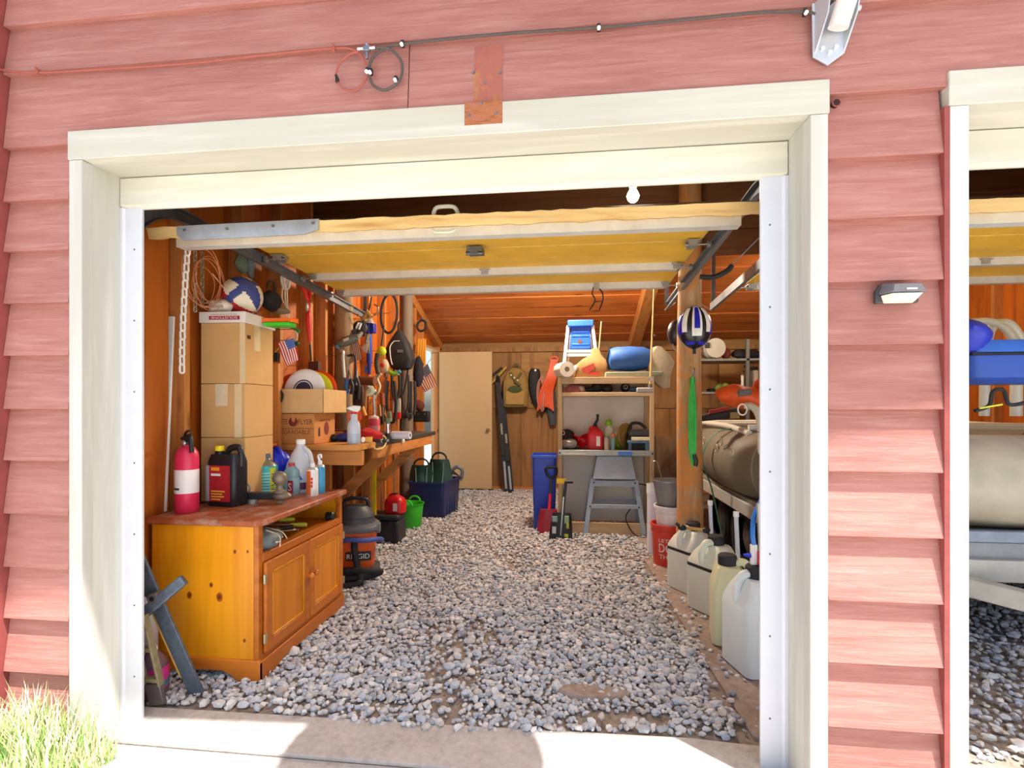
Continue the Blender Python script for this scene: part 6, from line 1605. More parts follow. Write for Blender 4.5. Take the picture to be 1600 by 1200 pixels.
mb = MB(); mb.tube(smooth([(-2 * k, 0, 34 * k), (-3 * k, 0, 10 * k), (2 * k, 0, -14 * k), (12 * k, 0, -32 * k)], 5), [6 * k, 8 * k, 9 * k, 9 * k, 9 * k, 9 * k, 9 * k, 9 * k, 9 * k, 9 * k, 9 * k, 9 * k, 8 * k, 7 * k, 6 * k, 4 * k], 10, ell=.6); mb.build('sleeve', BLACKR, t)
mb = MB(); mb.cyl((-1 * k, -6 * k, 31 * k), (-1 * k, -8 * k, 31 * k), 1.6 * k); mb.build('stud_button', WHITE, t)
t, k = px_box('extension_cord', 'orange extension cord hank hanging on the back wall', 'cord', 858, 598, 7.7)
mb = MB()
for i in range(9):
    s = (i - 4) / 4.
    mb.tube(smooth([(8 * k + 4 * s * k, 0, 36 * k), (4 * k + 7 * s * k, -4 * k, 10 * k), (-4 * k + 9 * s * k, 2 * s * k, -14 * k), (-6 * k + 12 * s * k, 0, -38 * k - 6 * s * s * k)], 5), 1.7 * k, 6)
mb.build('strands', M('#d4521c', .5, var=.1), t)
mb = MB(); mb.tube([(6 * k * math.cos(a) + 8 * k, 0, 36 * k + 5 * k * math.sin(a)) for a in [j * PI / 6 for j in range(12)]], 1.7 * k, 6, True); mb.build('hanging_loop', M('#d4521c', .5, var=.1), t)
t, k = px_box('wire_loops', 'dull pink grey wire loops hanging left of the orange cord', 'wire', 846, 615, 7.68)
mb = MB()
for i in range(4): mb.tube([((-2 + i) * k + 5 * k * math.cos(a), i * k, 0 + (22 + 2 * i) * k * math.sin(a)) for a in [j * PI / 8 for j in range(16)]], 1 * k, 5, True)
mb.build('loops', M('#b0766a', .5), t)
t, k = px_box('boot_bag', 'dark grey boots bag hanging under the orange cord', 'bag', 862, 640, 7.80)
mb = MB(); mb.tube([(0, 0, 30 * k), (0, 0, 0), (2 * k, 0, -24 * k)], [6 * k, 8 * k, 5 * k], 10, ell=.6); mb.build('bag', M('#3b4448', .7), t)
# skis leaning beside the open door
p = onz(795, 766, 0)
for i, (dx, lab, col) in enumerate(((0, 'dark ski leaning on the back wall nearest the open door', '#20222c'), (.07, 'dark ski leaning just right of the other ski', '#14151b'))):
    t = thing('ski', lab, 'ski', Vector((p.x + dx, p.y - .26, 0)), 0, 'skis by the side door')
    q = Vector((-.16, .22, 1.66 - .25 * i))
    mb = MB(); mb.bar((0, 0, 0), q, .075, .015, (0, 1, 0)); mb.tube([q, q + Vector((0, -.03, .06)), q + Vector((0, -.08, .1))], [.036, .03, .012], 8, ell=.3); mb.build('plank', M(col, .35, var=.2), t)
    mb = MB(); mb.bar(q * .33 + Vector((0, -.02, 0)), q * .48 + Vector((0, -.02, 0)), .06, .04, (0, 1, 0)); mb.build('binding', BLACK, t, .004)
    mb = MB(); mb.bar(q * .04 + Vector((0, -.012, 0)), q * .28 + Vector((0, -.012, 0)), .03, .006, (0, 1, 0)); mb.build('graphic', M('#9aa4aa', .35), t)
    mb = MB(); mb.bar(q * .52 + Vector((0, -.012, 0)), q * .62 + Vector((0, -.012, 0)), .03, .006, (0, 1, 0)); mb.build('graphic', M('#8f8f80', .35), t)

# ================================================================== SHELF UNIT
SY = 5.15
SW = wood('#c6aa84', '#a28560', 'z', .6, .7); SWX = wood('#c6aa84', '#a28560', 'x', .6, .7)
a0, a1 = at(872, 836, SY), at(1022, 836, SY)
SX0, SX1, SD, SH = a0.x, a1.x, .42, 1.56
t = thing('shelf_unit', 'pale wooden shelf unit with a grey board back', 'shelf', ((SX0 + SX1) / 2, SY - CAM_D, 0))
o = t.location; hw = (SX1 - SX0) / 2
def sp(name, mat, *b, bevel=.003):
    mb = MB()
    for q in b: mb.bx(*q)
    return mb.build(name, mat, t, bevel)
for s in (-1, 1):
    sp('upright', SW, (s * hw, s * (hw - .04), 0, .04, 0, SH)); sp('upright', SW, (s * hw, s * (hw - .04), SD - .04, SD, 0, SH))
sp('back_board', M('#e3ddd0', .6, var=.08, scale=3), (-hw + .01, hw - .01, SD, SD + .012, .06, SH - .02))
sp('top_rail', SWX, (-hw + .04, hw - .04, 0, .03, SH - .05, SH)); sp('top_board', SWX, (-hw, hw, 0, SD, SH, SH + .016))
sp('upper_shelf', SWX, (-hw + .04, hw - .04, .0, SD, 1.385, 1.425))
sp('shelf_plate', M('#5c5a58', .5, .4), (-hw + .03, hw - .03, .0, SD, .838, .848))
sp('rail', M('#9a9a94', .4, .7), (-hw + .0, hw, -.012, -.002, .795, .85))
sp('rail_strip', M('#c9c2a0', .5), (-hw + .05, -hw + .28, -.018, -.012, .80, .815))
sp('blue_tape', M('#4a7fd0', .6), (.12, .26, -.016, -.011, .80, .842))
sp('kick_board', SWX, (-hw + .04, hw - .0, .0, .035, .0, .13))
for s in (-1, 1):
    mb = MB(); mb.cyl((s * (hw - .018), -.014, .82), (s * (hw - .018), 0, .82), .010, n=10); mb.build('bolt', BLACK, t)
def on_shelf(px, z, dy): 
    q = at(px, 636, SY + dy); q.z = z; return q
Z1 = .849
t = thing('trash_bag', 'silver grey plastic bag on the shelf at left', 'bag', on_shelf(889, Z1, .10))
mb = MB(); mb.ell((0, 0, .05), (.10, .07, .055), 18, 10); mb.jitter(.02, 5, 24); mb.v = [(x, y, max(z, .001)) for x, y, z in mb.v]; mb.build('bag', M('#84807c', .25, .3, .2), t)
t = thing('cap', 'black cap with a white emblem on the shelf behind the silver bag', 'cap', on_shelf(886, Z1, .26))
mb = MB(); mb.ell((0, 0, .10), (.09, .08, .10), 16, 10); mb.ell((.07, -.02, .07), (.10, .07, .05), 16, 8); mb.build('crown', BLACKR, t)
mb = MB(); mb.tube([(-.04 + .016 * math.cos(a), -.075, .16 + .02 * math.sin(a)) for a in [j * PI / 6 for j in range(12)]], .004, 6, True); mb.build('emblem', WHITE, t)
t = thing('funnel', 'shiny red plastic funnel lying left of the red fuel can on the shelf', 'funnel', on_shelf(907, Z1, .16), 0.3)
mb = MB(); mb.M = TR((0, 0, .10), (1.9, 0, .5)); mb.lathe([(.012, -.10), (.014, -.04), (.075, .04), (.08, .05), (.07, .045), (.01, -.03)], 20); mb.build('cone', M('#d3141a', .25), t)
t = gas_can(on_shelf(930, Z1, .13), 'red fuel can with a tall black spout in the middle of the shelf', .085, .23, '#c81f30', True, .0)
t = thing('green_bottle', 'lime green topped detergent bottle on the shelf', 'bottle', on_shelf(951, Z1, .22))
mb = MB(); mb.loft([rrect(2 * a, 2 * b, .02, z, 0, 0, 4) for z, a, b in ((0, .05, .035), (.12, .052, .036), (.2, .045, .03), (.24, .02, .02))]); mb.build('body', M('#c9d0b4', .4), t)
mb = MB(); mb.lathe([(0, .24), (.034, .24), (.036, .28), (.02, .30), (0, .30)], 14); mb.build('cap', M('#86c21c', .4), t)
t = thing('green_bottle', 'lime green round bottle lying behind the grease tube on the shelf', 'bottle', on_shelf(967, Z1, .2))
mb = MB(); mb.ell((0, 0, .07), (.05, .045, .07), 16, 10); mb.build('body', M('#93cc2a', .35), t)
mb = MB(); mb.lathe([(0, .13), (.02, .13), (.03, .18), (0, .19)], 12, (-.02, 0, 0)); mb.build('neck', M('#dfe0cf', .4), t)
t = lathe_thing('glue_tube', 'blue tube with an orange cap at the shelf edge', 'tube', on_shelf(958, Z1, .07), [('tube', [(0, 0), (.02, 0), (.021, .1), (.015, .13), (0, .131)], M('#6f93a4', .4)), ('cap', [(0, .13), (.02, .13), (.018, .16), (0, .161)], M('#d86a2c', .4))])
t = lathe_thing('glass_jar', 'clear jar left of the blue tube at the shelf edge', 'jar', on_shelf(948, Z1, .07), [('glass', [(0, 0), (.026, 0), (.027, .1), (.022, .12), (0, .121)], M('#a89c8c', .2, var=.1)), ('lid', [(0, .12), (.024, .12), (.024, .135), (0, .136)], M('#8b8780', .4, .5))])
t = thing('wheel_disc', 'bronze coloured wheel rim leaning upright on the shelf', 'wheel', on_shelf(977, Z1, .18), .9)
mb = MB(); mb.M = TR((0, 0, .135), (PI / 2, 0, 0)); mb.lathe([(.10, -.012), (.13, -.014), (.134, 0), (.13, .014), (.10, .012)], 28, cap=False); mb.lathe([(0, -.006), (.105, -.006), (.105, .006), (0, .006)], 28); mb.build('rim', M('#a5864a', .35, .5, .15), t)
mb = MB(); mb.M = TR((0, 0, .135), (PI / 2, 0, 0)); mb.lathe([(0, -.02), (.025, -.02), (.025, .02), (0, .02)], 16); mb.build('hub', M('#6d5a30', .4, .6), t)
t = thing('power_planer', 'black and grey power planer on the shelf at right', 'power tool', on_shelf(1000, Z1, .2))
mb = MB(); mb.bx(-.12, .13, -.05, .06, .12, .20); mb.build('body', M('#4a4c50', .5), t, .02)
mb = MB(); mb.tube(smooth([(-.1, 0, .2), (-.08, 0, .26), (0, 0, .26), (.06, 0, .21)], 5), .016, 8); mb.build('handle', BLACK, t)
mb = MB(); mb.bx(-.13, .13, -.06, .06, .0, .12); mb.build('stand', M('#2c2e31', .6), t, .004)
t = thing('paper_pad', 'cream paper pad sticking out under the grey power planer', 'paper pad', on_shelf(1003, Z1, .04))
mb = MB(); mb.bx(-.10, .10, -.02, .05, .098, .13); mb.build('sheets', M('#e8dcb2', .7), t, .002)
mb = MB(); mb.bx(-.14, .10, -.015, .05, .07, .096); mb.build('blue_tray', M('#56789a', .35), t, .004)
mb = MB(); mb.bx(.03, .08, -.018, .05, .0, .07); mb.bx(-.13, -.1, -.015, .05, 0, .07); mb.build('tray_leg', M('#3f5c7c', .35), t, .004)
# upper shelf things
Z2 = 1.426
t = thing('bike_helmet', 'dusty pink helmet on the upper shelf', 'helmet', on_shelf(900, Z2, .16))
mb = MB(); mb.ell((0, 0, 0), (.13, .10, .095), 20, 10, zmin=0.0); mb.build('shell', M('#b06a6a', .4, var=.25, scale=20), t)
mb = MB(); mb.ell((.04, -.06, .02), (.05, .03, .05), 12, 8); mb.build('visor', M('#c9b89c', .4), t)
t = thing('work_boots', 'dark boots lying on the upper shelf right of the pink helmet', 'boots', on_shelf(933, Z2, .14))
mb = MB(); mb.ell((-.08, 0, .03), (.12, .05, .03), 16, 8); mb.ell((.0, 0, .055), (.06, .05, .055), 14, 8); mb.build('boot', BLACKR, t)
mb = MB(); mb.ell((.10, 0, .04), (.06, .05, .045), 14, 8); mb.build('boot', M('#2a241f', .7), t)
t = thing('round_pad', 'round black pad with a shiny ring on the upper shelf', 'pad', on_shelf(977, Z2, .13))
mb = MB(); mb.ell((0, 0, .05), (.05, .04, .05), 14, 10); mb.build('pad', BLACK, t)
mb = MB(); mb.tube([(.02 * math.cos(a), -.04, .055 + .02 * math.sin(a)) for a in [j * PI / 6 for j in range(12)]], .005, 6, True); mb.build('ring', ST, t)
t = thing('blue_pouch', 'slate blue pouch on the upper shelf near the right end', 'pouch', on_shelf(991, Z2, .13))
mb = MB(); mb.ell((0, 0, .03), (.07, .05, .03), 14, 8); mb.build('pouch', M('#4a6478', .7), t)
t = thing('rope_ball', 'pale knotted cord on the upper shelf at the right end', 'cord', on_shelf(1005, Z2, .12))
for i, (x, z) in enumerate(((-.03, .025), (0, .03), (.03, .028), (.055, .045))):
    mb = MB(); mb.ell((x, 0, z), (.022, .022, .022), 10, 8); mb.build('knot', M('#b9bda4', .8), t)
# on top of the unit
Z3 = SH + .0165
t = thing('step_stool', 'blue plastic step stool with white legs standing on the shelf unit', 'step stool', on_shelf(907, Z3, .24))
k = mpp(t.location); BLS = M('#1f55c8', .4, var=.06)
zt = (585 - 500) * k
for s in (-1, 1):
    mb = MB(); mb.tube([(s * 26 * k, -.05, 16 * k), (s * 19 * k, .02, zt - 2 * k)], 2.6 * k, 8); mb.build('leg', WHITE, t)
    mb = MB(); mb.tube([(s * 22 * k, .10, 0), (s * 15 * k, .03, zt - 16 * k)], 1.6 * k, 8); mb.build('leg', M('#c9ccd0', .4, .5), t)
    mb = MB(); mb.cyl((s * 26 * k, -.05, 0), (s * 26 * k, -.05, 16 * k), 2.8 * k); mb.build('foot', M('#3a4552', .6), t)
mb = MB(); mb.bx(-20 * k, 20 * k, -.03, .05, zt - 4 * k, zt + 6 * k); mb.build('top_step', BLS, t, .008)
mb = MB(); mb.bx(-16 * k, 16 * k, .02, .045, 46 * k, zt - 3 * k); mb.build('back_plate', BLS, t, .008)
for z in (53, 66, 72):
    mb = MB(); mb.bx(-13 * k, 13 * k, .012, .022, z * k, z * k + 2 * k); mb.build('plate_rib', M('#2f6fe0', .4), t, .002)
mb = MB(); mb.cyl((-1 * k, .022, 58 * k), (-1 * k, .01, 58 * k), 3.4 * k, n=16); mb.build('grip_hole', M('#5a2f1c', .7), t)
mb = MB(); mb.bx(-20 * k, 20 * k, -.04, -.02, 34 * k, 38 * k); mb.bx(-20 * k, 20 * k, -.04, -.0, 40 * k, 44 * k); mb.build('cross_brace', WHITE, t, .003)
t = thing('paper_towels', 'white paper roll lying on top of the shelf unit at left', 'paper roll', on_shelf(881, Z3, .06), .35)
k = mpp(t.location)
mb = MB(); mb.M = TR((0, 0, 12 * k), (PI / 2, 0, 0)); mb.lathe([(4 * k, -.1), (12 * k, -.1), (12 * k, .1), (4 * k, .1)], 22, cap=False); mb.build('roll', M('#dcd8c9', .7), t)
mb = MB(); mb.M = TR((0, 0, 12 * k), (PI / 2, 0, 0)); mb.lathe([(0, -.098), (4.2 * k, -.098), (4.2 * k, .098), (0, .098)], 14); mb.build('core', M('#7a7160', .8), t)
t = thing('pipe_fitting', 'white plastic elbow next to the paper roll on the shelf unit', 'fitting', on_shelf(893, Z3, .06), .2)
mb = MB(); mb.tube(smooth([(-.04, 0, .02), (.0, -.02, .05), (.05, -.01, .11)], 5), .024, 10); mb.build('elbow', M('#d8d4c2', .5), t)
t = thing('paper_bag', 'brown paper bag with red print on top of the shelf unit', 'paper bag', on_shelf(922, Z3, .14), .1)
k = mpp(t.location)
mb = MB(); mb.loft([rrect(2 * a * k, 2 * b * k, 3 * k, z * k, ox * k, 0, 3) for z, a, b, ox in ((0, 24, 12, 0), (2, 25, 13, 0), (20, 24, 12, 2), (28, 17, 9, 6), (36, 8, 4, 9), (46, 5, 2, 9))]); mb.jitter(.012, 3, 14); mb.build('bag', M('#a07644', .8, var=.1), t)
mb = MB(); mb.prism([(-15 * k, 14 * k), (4 * k, 22 * k), (5 * k, 14 * k), (-6 * k, 6 * k), (-12 * k, 8 * k)], 'y', -14.5 * k, -13 * k); mb.build('red_print', M('#b8453a', .7), t)
mb = MB(); mb.bx(-4 * k, 12 * k, -14.6 * k, -12 * k, 4 * k, 8 * k); mb.build('red_band', M('#b8303a', .7), t)
t = thing('garden_stake', 'thin pale stick standing up behind the paper bag', 'stick', on_shelf(932, Z3, .24))
mb = MB(); mb.cyl((0, 0, 0), (.05, 0, 90 * k), .006); mb.build('stick', M('#c7b078', .7), t)
t = thing('sleeping_bag', 'bright blue stuffed sack lying on top of the shelf unit', 'sack', on_shelf(985, Z3, .16))
k = mpp(t.location)
mb = MB(); mb.M = TR((0, 0, 30 * k), (0, PI / 2, 0)); mb.lathe([(2 * k, -33 * k), (16 * k, -32 * k), (19 * k, -24 * k), (20 * k, 0), (18 * k, 22 * k), (10 * k, 36 * k), (2 * k, 42 * k)], 22); mb.jitter(.022, 7, 9); mb.build('sack', M('#2c5fa8', .6, var=.1), t)
mb = MB(); mb.tube(smooth([(-33 * k, -.02, 12 * k), (-36 * k, -.04, 30 * k), (-30 * k, -.02, 48 * k)], 5), .01, 6); mb.build('drawcord', BLACK, t)
t = thing('folded_tarp', 'grey green folded tarp under the blue sack on the shelf unit', 'tarp', on_shelf(992, Z3, .14))
mb = MB(); mb.bx(-48 * k, 38 * k, -.10, .14, .0, 9 * k); mb.jitter(.02, 2, 9); mb.build('fold', M('#8c907c', .75, var=.1), t, .01)
mb = MB(); mb.loft([rrect(2 * a * k, .2, .03, z * k, ox * k, .02, 3) for z, a, ox in ((-16, 6, 45), (0, 16, 38), (20, 20, 38), (36, 16, 36), (46, 6, 32))]); mb.jitter(.03, 4, 8); mb.build('loose_end', M('#a3957c', .75, var=.1), t)
t = thing('fishing_rod', 'tall thin rod with a silver reel leaning at the right of the shelf unit', 'fishing rod', at(1016, 600, SY - .06))
o = t.location; hgt = at(1022, 440, SY - .06) - o
mb = MB(); mb.cyl((0, 0, -.02), hgt, .012, .004, 10); mb.build('rod', M('#c2a868', .4), t)
mb = MB(); mb.cyl((0, 0, -.08), (0, 0, .0), .02, n=12); mb.build('grip', M('#6b655a', .5), t)
mb = MB(); mb.M = TR((0, -.02, .05), (PI / 2, 0, 0)); mb.lathe([(0, -.01), (.022, -.01), (.022, .02), (0, .02)], 16); mb.build('reel', M('#c9ccc8', .25, .9), t)
mb = MB(); mb.box((-.05, .0, -.06), (.16, .05, .05)); mb.build('shelf_clamp', M('#a8a4a0', .5), t, .01)
mb = MB(); mb.cyl(Vector((0, -.01, 0)) + hgt * .48, hgt * .48 + Vector((.03, -.012, -.01)), .008); mb.build('line_guide', ST, t)

# blue bin and snow shovels
p = onz(850, 828, 0)
t = thing('recycling_bin', 'tall slim blue plastic bin left of the shelf unit', 'bin', Vector((p.x, p.y + .14, 0)))
k = mpp(p); BB = M('#2a4cc4', .4, var=.05); hz = 114 * k
mb = MB(); hollow(mb, 38 * k, .30, hz, 0, 0, .84, .006, .03); mb.build('bin', BB, t)
mb = MB(); mb.bx(-20 * k, 20 * k, -.16, -.15, hz - .01, hz + .02); mb.build('rim', BB, t, .004)
def shovel(px, py, label, col, hz_px, wpx, bpx, grip, stripe, lean=(0, 0)):
    b = onz(px, py, 0); t = thing('snow_shovel', label, 'snow shovel', b); k = mpp(b)
    top = Vector((lean[0] * k, lean[1], hz_px * k))
    mb = MB(); rings = []
    for i in range(6):
        v = i / 5; w_ = wpx * (1 - .22 * v ** 2) * k / 2
        rings.append([(-w_ + 2 * w_ * u / 6 + top.x * v * .25, -.015 + .05 * (2 * u / 6 - 1) ** 2 * -.4 + .03 * v, bpx * k * v) for u in range(7)] + [(w_ - 2 * w_ * u / 6 + top.x * v * .25, .0 + .03 * v, bpx * k * v) for u in range(7)])
    mb.loft(rings); bl = mb.build('blade', M(col, .35, var=.1), t)
    base = Vector((top.x * .2, .02, bpx * k * .6))
    mb = MB(); mb.cyl(base, top, .014, n=10); mb.build('shaft', M('#2a2c30', .4), t)
    if stripe:
        mb = MB(); mb.cyl(base.lerp(top, .2), base.lerp(top, .62), .017, n=10); mb.build('sleeve', M(stripe, .4), t)
    mb = MB()
    if grip == 'D': mb.tube(smooth([top, top + Vector((-.05, 0, .05)), top + Vector((-.05, 0, .11)), top + Vector((.05, 0, .11)), top + Vector((.05, 0, .05)), top], 4), .014, 8)
    else: mb.cyl(top + Vector((-.01, 0, 0)), top + Vector((.07, 0, 0)), .016, n=10)
    mb.build('grip', BLACK, t)
    return t, k, top
shovel(856, 834, 'red snow shovel with a D grip leaning on the blue bin', '#9e1428', 84, 34, 38, 'D', '#d2243a', (5, .10))
t, k, top = shovel(876, 842, 'black snow shovel with yellow tag in front of the shelf unit', '#16171a', 88, 36, 40, 'T', None, (8, .06))
mb = MB(); mb.bx(top.x - .09, top.x + .005, -.0 + top.y, top.y + .006, top.z - .02, top.z + .03); mb.build('yellow_tag', M('#e6c41c', .5), t)
for x0, x1, z0, z1, c in ((-13, -5, 28, 36, '#8fb0b0'), (6, 13, 26, 37, '#9cb88a'), (-13, -7, 10, 20, '#d8dde2'), (6, 12, 5, 9, '#c2cc2a'), (9, 13, 18, 26, '#c9c82a')):
    mb = MB(); mb.bx(x0 * k, x1 * k, -.045, -.022, z0 * k, z1 * k); mb.build('sticker', M(c, .4), t)
mb = MB(); mb.bar((-.0, -.03, .04), (top.x * .6, -.01, top.z * .75), .012, .006, (0, 1, 0)); mb.build('steel_strip', M('#a9adb0', .3, .8), t)

# grey steel tool stand in front of the shelf
GS = M('#a3b4c2', .5, .1, .1)
b0, b1 = onz(914, 836, 0), onz(1004, 834, 0); k = mpp(b0)
t = thing('tool_stand', 'blue grey steel tool stand with splayed legs in front of the shelf unit', 'tool stand', (b0 + b1) / 2)
t.location.z = 0; t.location.y -= .08
hz = (837 - 750) * k; wt = 33 * k; wb_ = 45 * k; dp = .34
for sx in (-1, 1):
    for sy, dyb, dyt in ((-1, 0, .05), (1, dp, dp - .05)):
        mb = MB(); mb.bar((sx * wb_, dyb, 0), (sx * wt, dyt, hz), .045, .03, (0, 1, 0)); mb.build('leg', GS, t, .003)
for dy, z in ((.05, hz - .02), (dp - .05, hz - .02)):
    mb = MB(); mb.bx(-wt - .02, wt + .02, dy - .02, dy + .02, z - .05, z + .01); mb.build('apron', GS, t, .003)
for dy in (.025, dp - .025):
    mb = MB(); mb.bx(-wb_ + .04, wb_ - .04, dy - .012, dy + .012, .27, .31); mb.build('stretcher', GS, t, .003)
for s in (-1, 1):
    mb = MB(); mb.bx(s * (wb_ - .04) - .01, s * (wb_ - .04) + .01, .03, dp - .03, .27, .31); mb.build('stretcher', GS, t, .003)
mb = MB(); mb.loft([rrect(2 * a, b_, .01, z, 0, dp / 2 - .03, 2) for z, a, b_ in ((hz + .01, wt + .0, .26), (hz + 34 * k, wt * .82, .2), (hz + 36 * k, wt * .8, .2))]); mb.build('hopper', GS, t)
for x in (-wt + .01, wt - .01, -wb_ + .05, wb_ - .05):
    z = hz - .03 if abs(x) < wb_ - .06 else .29
    mb = MB(); mb.cyl((x, .022 if z > .4 else .008, z), (x, .034 if z > .4 else .016, z), .008); mb.cyl((x, .03 if z > .4 else .012, z), (x, .01 if z > .4 else -.0, z), .008); mb.build('bolt', BLACK, t)
mb = MB(); mb.tube(smooth([(wt, .1, hz - .05), (wt + .10, .06, .5), (wt + .22, .1, .38), (wt + .17, -.02, .12), (wt + .0, -.03, .02), (wt - .10, .02, .18), (wt - .02, .05, .30)], 7), .006, 6); mb.build('power_cord', BLACK, t)
# ================================================================== BUCKETS BY THE POST
p = onz(1045, 888, 0)
t = thing('orange_bucket', 'orange red bucket with white slogan lettering beside the log post', 'bucket', Vector((p.x + .02, p.y + .12, 0)))
OB = M('#d8402a', .4, var=.06)
mb = MB(); mb.loft([circ(r, z, 28) for r, z in ((.115, 0), (.12, .008), (.135, .31), (.145, .312), (.145, .335), (.139, .337), (.133, .335), (.118, .03))]); mb.build('pail', OB, t)
mb = MB(); mb.loft([circ(.142, z, 28) for z in (.27, .28)], cap=False); mb.build('ridge', OB, t)
for s_, z, wd, hh in (("LET'S", .215, .11, .028), ('DO', .155, .11, .07), ('THIS', .085, .11, .034)):
    cu = lettering(s_, WHITE, t, (0, 0, z), (1, 0, 0), (0, 0, 1), width=wd, height=hh)
    for v in cu.data.vertices:       # wrap the print round the pail
        a = -PI / 2 - .35 + v.co.x / .13; r = .119 + .016 * v.co.z / .31 + .0035
        v.co = Vector((r * math.cos(a), r * math.sin(a), v.co.z))
q = t.location
t = thing('white_bucket', 'white bucket standing inside the orange bucket', 'bucket', q + Vector((.01, .0, .30)))
mb = MB(); mb.loft([circ(r, z, 26) for r, z in ((.10, 0), (.12, .16), (.127, .162), (.127, .18), (.118, .18), (.1, .02))]); mb.build('pail', M('#e6e4e2', .45), t)
mb = MB(); mb.loft([circ(.122, z, 26) for z in (.12, .128)], cap=False); mb.build('ridge', M('#d6d4d2', .45), t)
t = thing('metal_pail', 'dark grey pail with a wire handle stacked on the white bucket', 'bucket', q + Vector((.01, .02, .47)))
mb = MB(); mb.loft([circ(r, z, 26) for r, z in ((.095, 0), (.13, .20), (.136, .202), (.136, .212), (.126, .212), (.09, .02))]); mb.build('pail', M('#83868a', .4, .3), t)
mb = MB(); mb.loft([circ(r, z, 26) for r, z in ((.0, .205), (.12, .205), (.12, .21), (0, .211))]); mb.build('contents', M('#2b2a2a', .8), t)
mb = MB(); mb.tube(smooth([(-.13, 0, .2), (-.14, 0, .33), (-.10, 0, .36), (-.06, 0, .22)], 5), .004, 6); mb.build('wire_handle', ST, t)
t = thing('red_scoop', 'dark red plastic scoop leaning on the log post above the bucket', 'scoop', q + Vector((.095, -.09, .34)))
mb = MB(); mb.loft([rrect(2 * a, .02, .009, z, 0, -.02 * (z > .1), 3) for z, a in ((0, .03), (.03, .045), (.15, .045), (.24, .025), (.25, .01))]); mb.build('blade', M('#8c1220', .35), t)
p = onz(1023, 868, 0)
t = thing('white_pipe', 'white plastic pipe section standing left of the orange bucket', 'pipe', Vector((p.x + .01, p.y + .09, 0)))
mb = MB(); mb.loft([circ(r, z, 24) for r, z in ((.062, 0), (.062, .60), (.056, .60), (.056, .02))]); mb.build('pipe', M('#dcdfe8', .4, var=.03), t)
mb = MB(); mb.loft([circ(r, z, 24) for r, z in ((.066, .52), (.066, .605), (.06, .605))], cap=False); mb.build('collar', M('#e6e8ee', .4), t)

# ================================================================== FUEL JUGS
def utility_jug(loc, rz, label, col, spout, strap=True, W=.225, D=.25, H=.40, nk=.12):
    t = thing('fuel_jug', label, 'fuel jug', loc, rz, 'white fuel jugs along the slab')
    J = M(col, .42, var=.04, scale=5, sub=.15)
    mb = MB()
    mb.loft([rrect(W * a, D * b, .035 * min(a, 1), z * H, ox * W, 0, 4) for z, a, b, ox in ((0, .93, .93, 0), (.02, 1, 1, 0), (.70, 1, 1, 0), (.76, .98, .97, 0), (.90, .72, .82, nk * .5), (1.0, .52, .6, nk), (1.02, .46, .5, nk))]); mb.build('body', J, t)
    mb = MB(); mb.tube(smooth([(-.40 * W, 0, .74 * H), (-.42 * W, 0, .93 * H), (-.25 * W, 0, 1.06 * H), (.0, 0, 1.03 * H)], 6), .022, 10); mb.build('handle', J, t)
    cx = nk * W
    mb = MB(); n = 36; rings = []
    for z in (1.0 * H, 1.14 * H): rings.append([((.047 + (.002 if i % 2 else 0)) * math.cos(2 * PI * i / n) + cx, (.047 + (.002 if i % 2 else 0)) * math.sin(2 * PI * i / n), z) for i in range(n)])
    rings.append([(.04 * math.cos(2 * PI * i / n) + cx, .04 * math.sin(2 * PI * i / n), 1.16 * H) for i in range(n)])
    mb.loft(rings); mb.build('cap', BLACKR, t)
    if strap:
        mb = MB(); zb = .70 * H
        mb.loft([rrect(W * 1.012, D * 1.012, .036, z, 0, 0, 4) for z in (zb - .010, zb + .010)], cap=False); st = mb.build('strap', BLACK, t)
        mb = MB(); mb.bx(-.07, -.02, -D * .512, -D * .505, zb - .004, zb + .004); mb.build('print_mark', WHITE, st)
        mb = MB(); mb.bx(W * .18, W * .36, -D / 2 - .035, -D / 2, zb - .025, zb + .035); mb.build('hose_clip', BLACK, t, .008)
    if spout == 'tube':
        mb = MB(); b_ = Vector((W * .27, -D / 2 - .018, .66 * H)); mb.cyl(b_, b_ + Vector((-.01, .01, .34)), .013, n=12); mb.build('hose', M('#c9ccd2', .3, sub=.2), t)
        mb = MB(); e = b_ + Vector((-.01, .01, .34)); mb.cyl(e, e + Vector((0, 0, .03)), .017, n=12); mb.build('hose_cap', WHITE, t)
        mb = MB(); mb.bx(b_.x - .05, b_.x + .03, b_.y - .03, b_.y + .03, b_.z - .03, b_.z + .06) if False else mb.cyl(b_ + Vector((0, 0, -.03)), b_ + Vector((0, 0, .04)), .022, n=12); mb.build('hose_socket', BLACK, t)
    return t
def jug_place(px, py): return onz(px, py, .006)
pj = jug_place(1075, 932)
utility_jug((pj.x + .05, pj.y + .16, .006), .55, 'white fuel jug farthest along the slab next to the log post', '#dcded2', 'tube')
pj = jug_place(1112, 968)
utility_jug((pj.x + .05, pj.y + .16, .006), .55, 'second fuel jug from the log post with black strap and clear hose', '#d9dbc8', 'tube')
pj = jug_place(1140, 1018)
utility_jug((pj.x + .06, pj.y + .15, .006), 2.95, 'yellowish fuel jug half hidden behind the nearest jug', '#d3d2a8', None, False)
pj = jug_place(1172, 1062)
j4 = utility_jug((pj.x + .075, pj.y + .13, .006), .25, 'nearest white fuel jug at the right jamb', '#dfe6e2', None, False, .25, .25, .43, -.02)
t = thing('pump_spout', 'red fuel pump with a white and blue valve on the nearest jug', 'fuel pump', Vector((j4.location.x + .02, j4.location.y, .006 + .43 * 1.16)))
mb = MB(); mb.bx(-.02, .05, -.03, .03, 0, .07); mb.build('pump_body', M('#d8232c', .4), t, .006)
mb = MB(); mb.bx(-.05, -.02, -.012, .012, .0, .10); mb.build('valve', WHITE, t, .004)
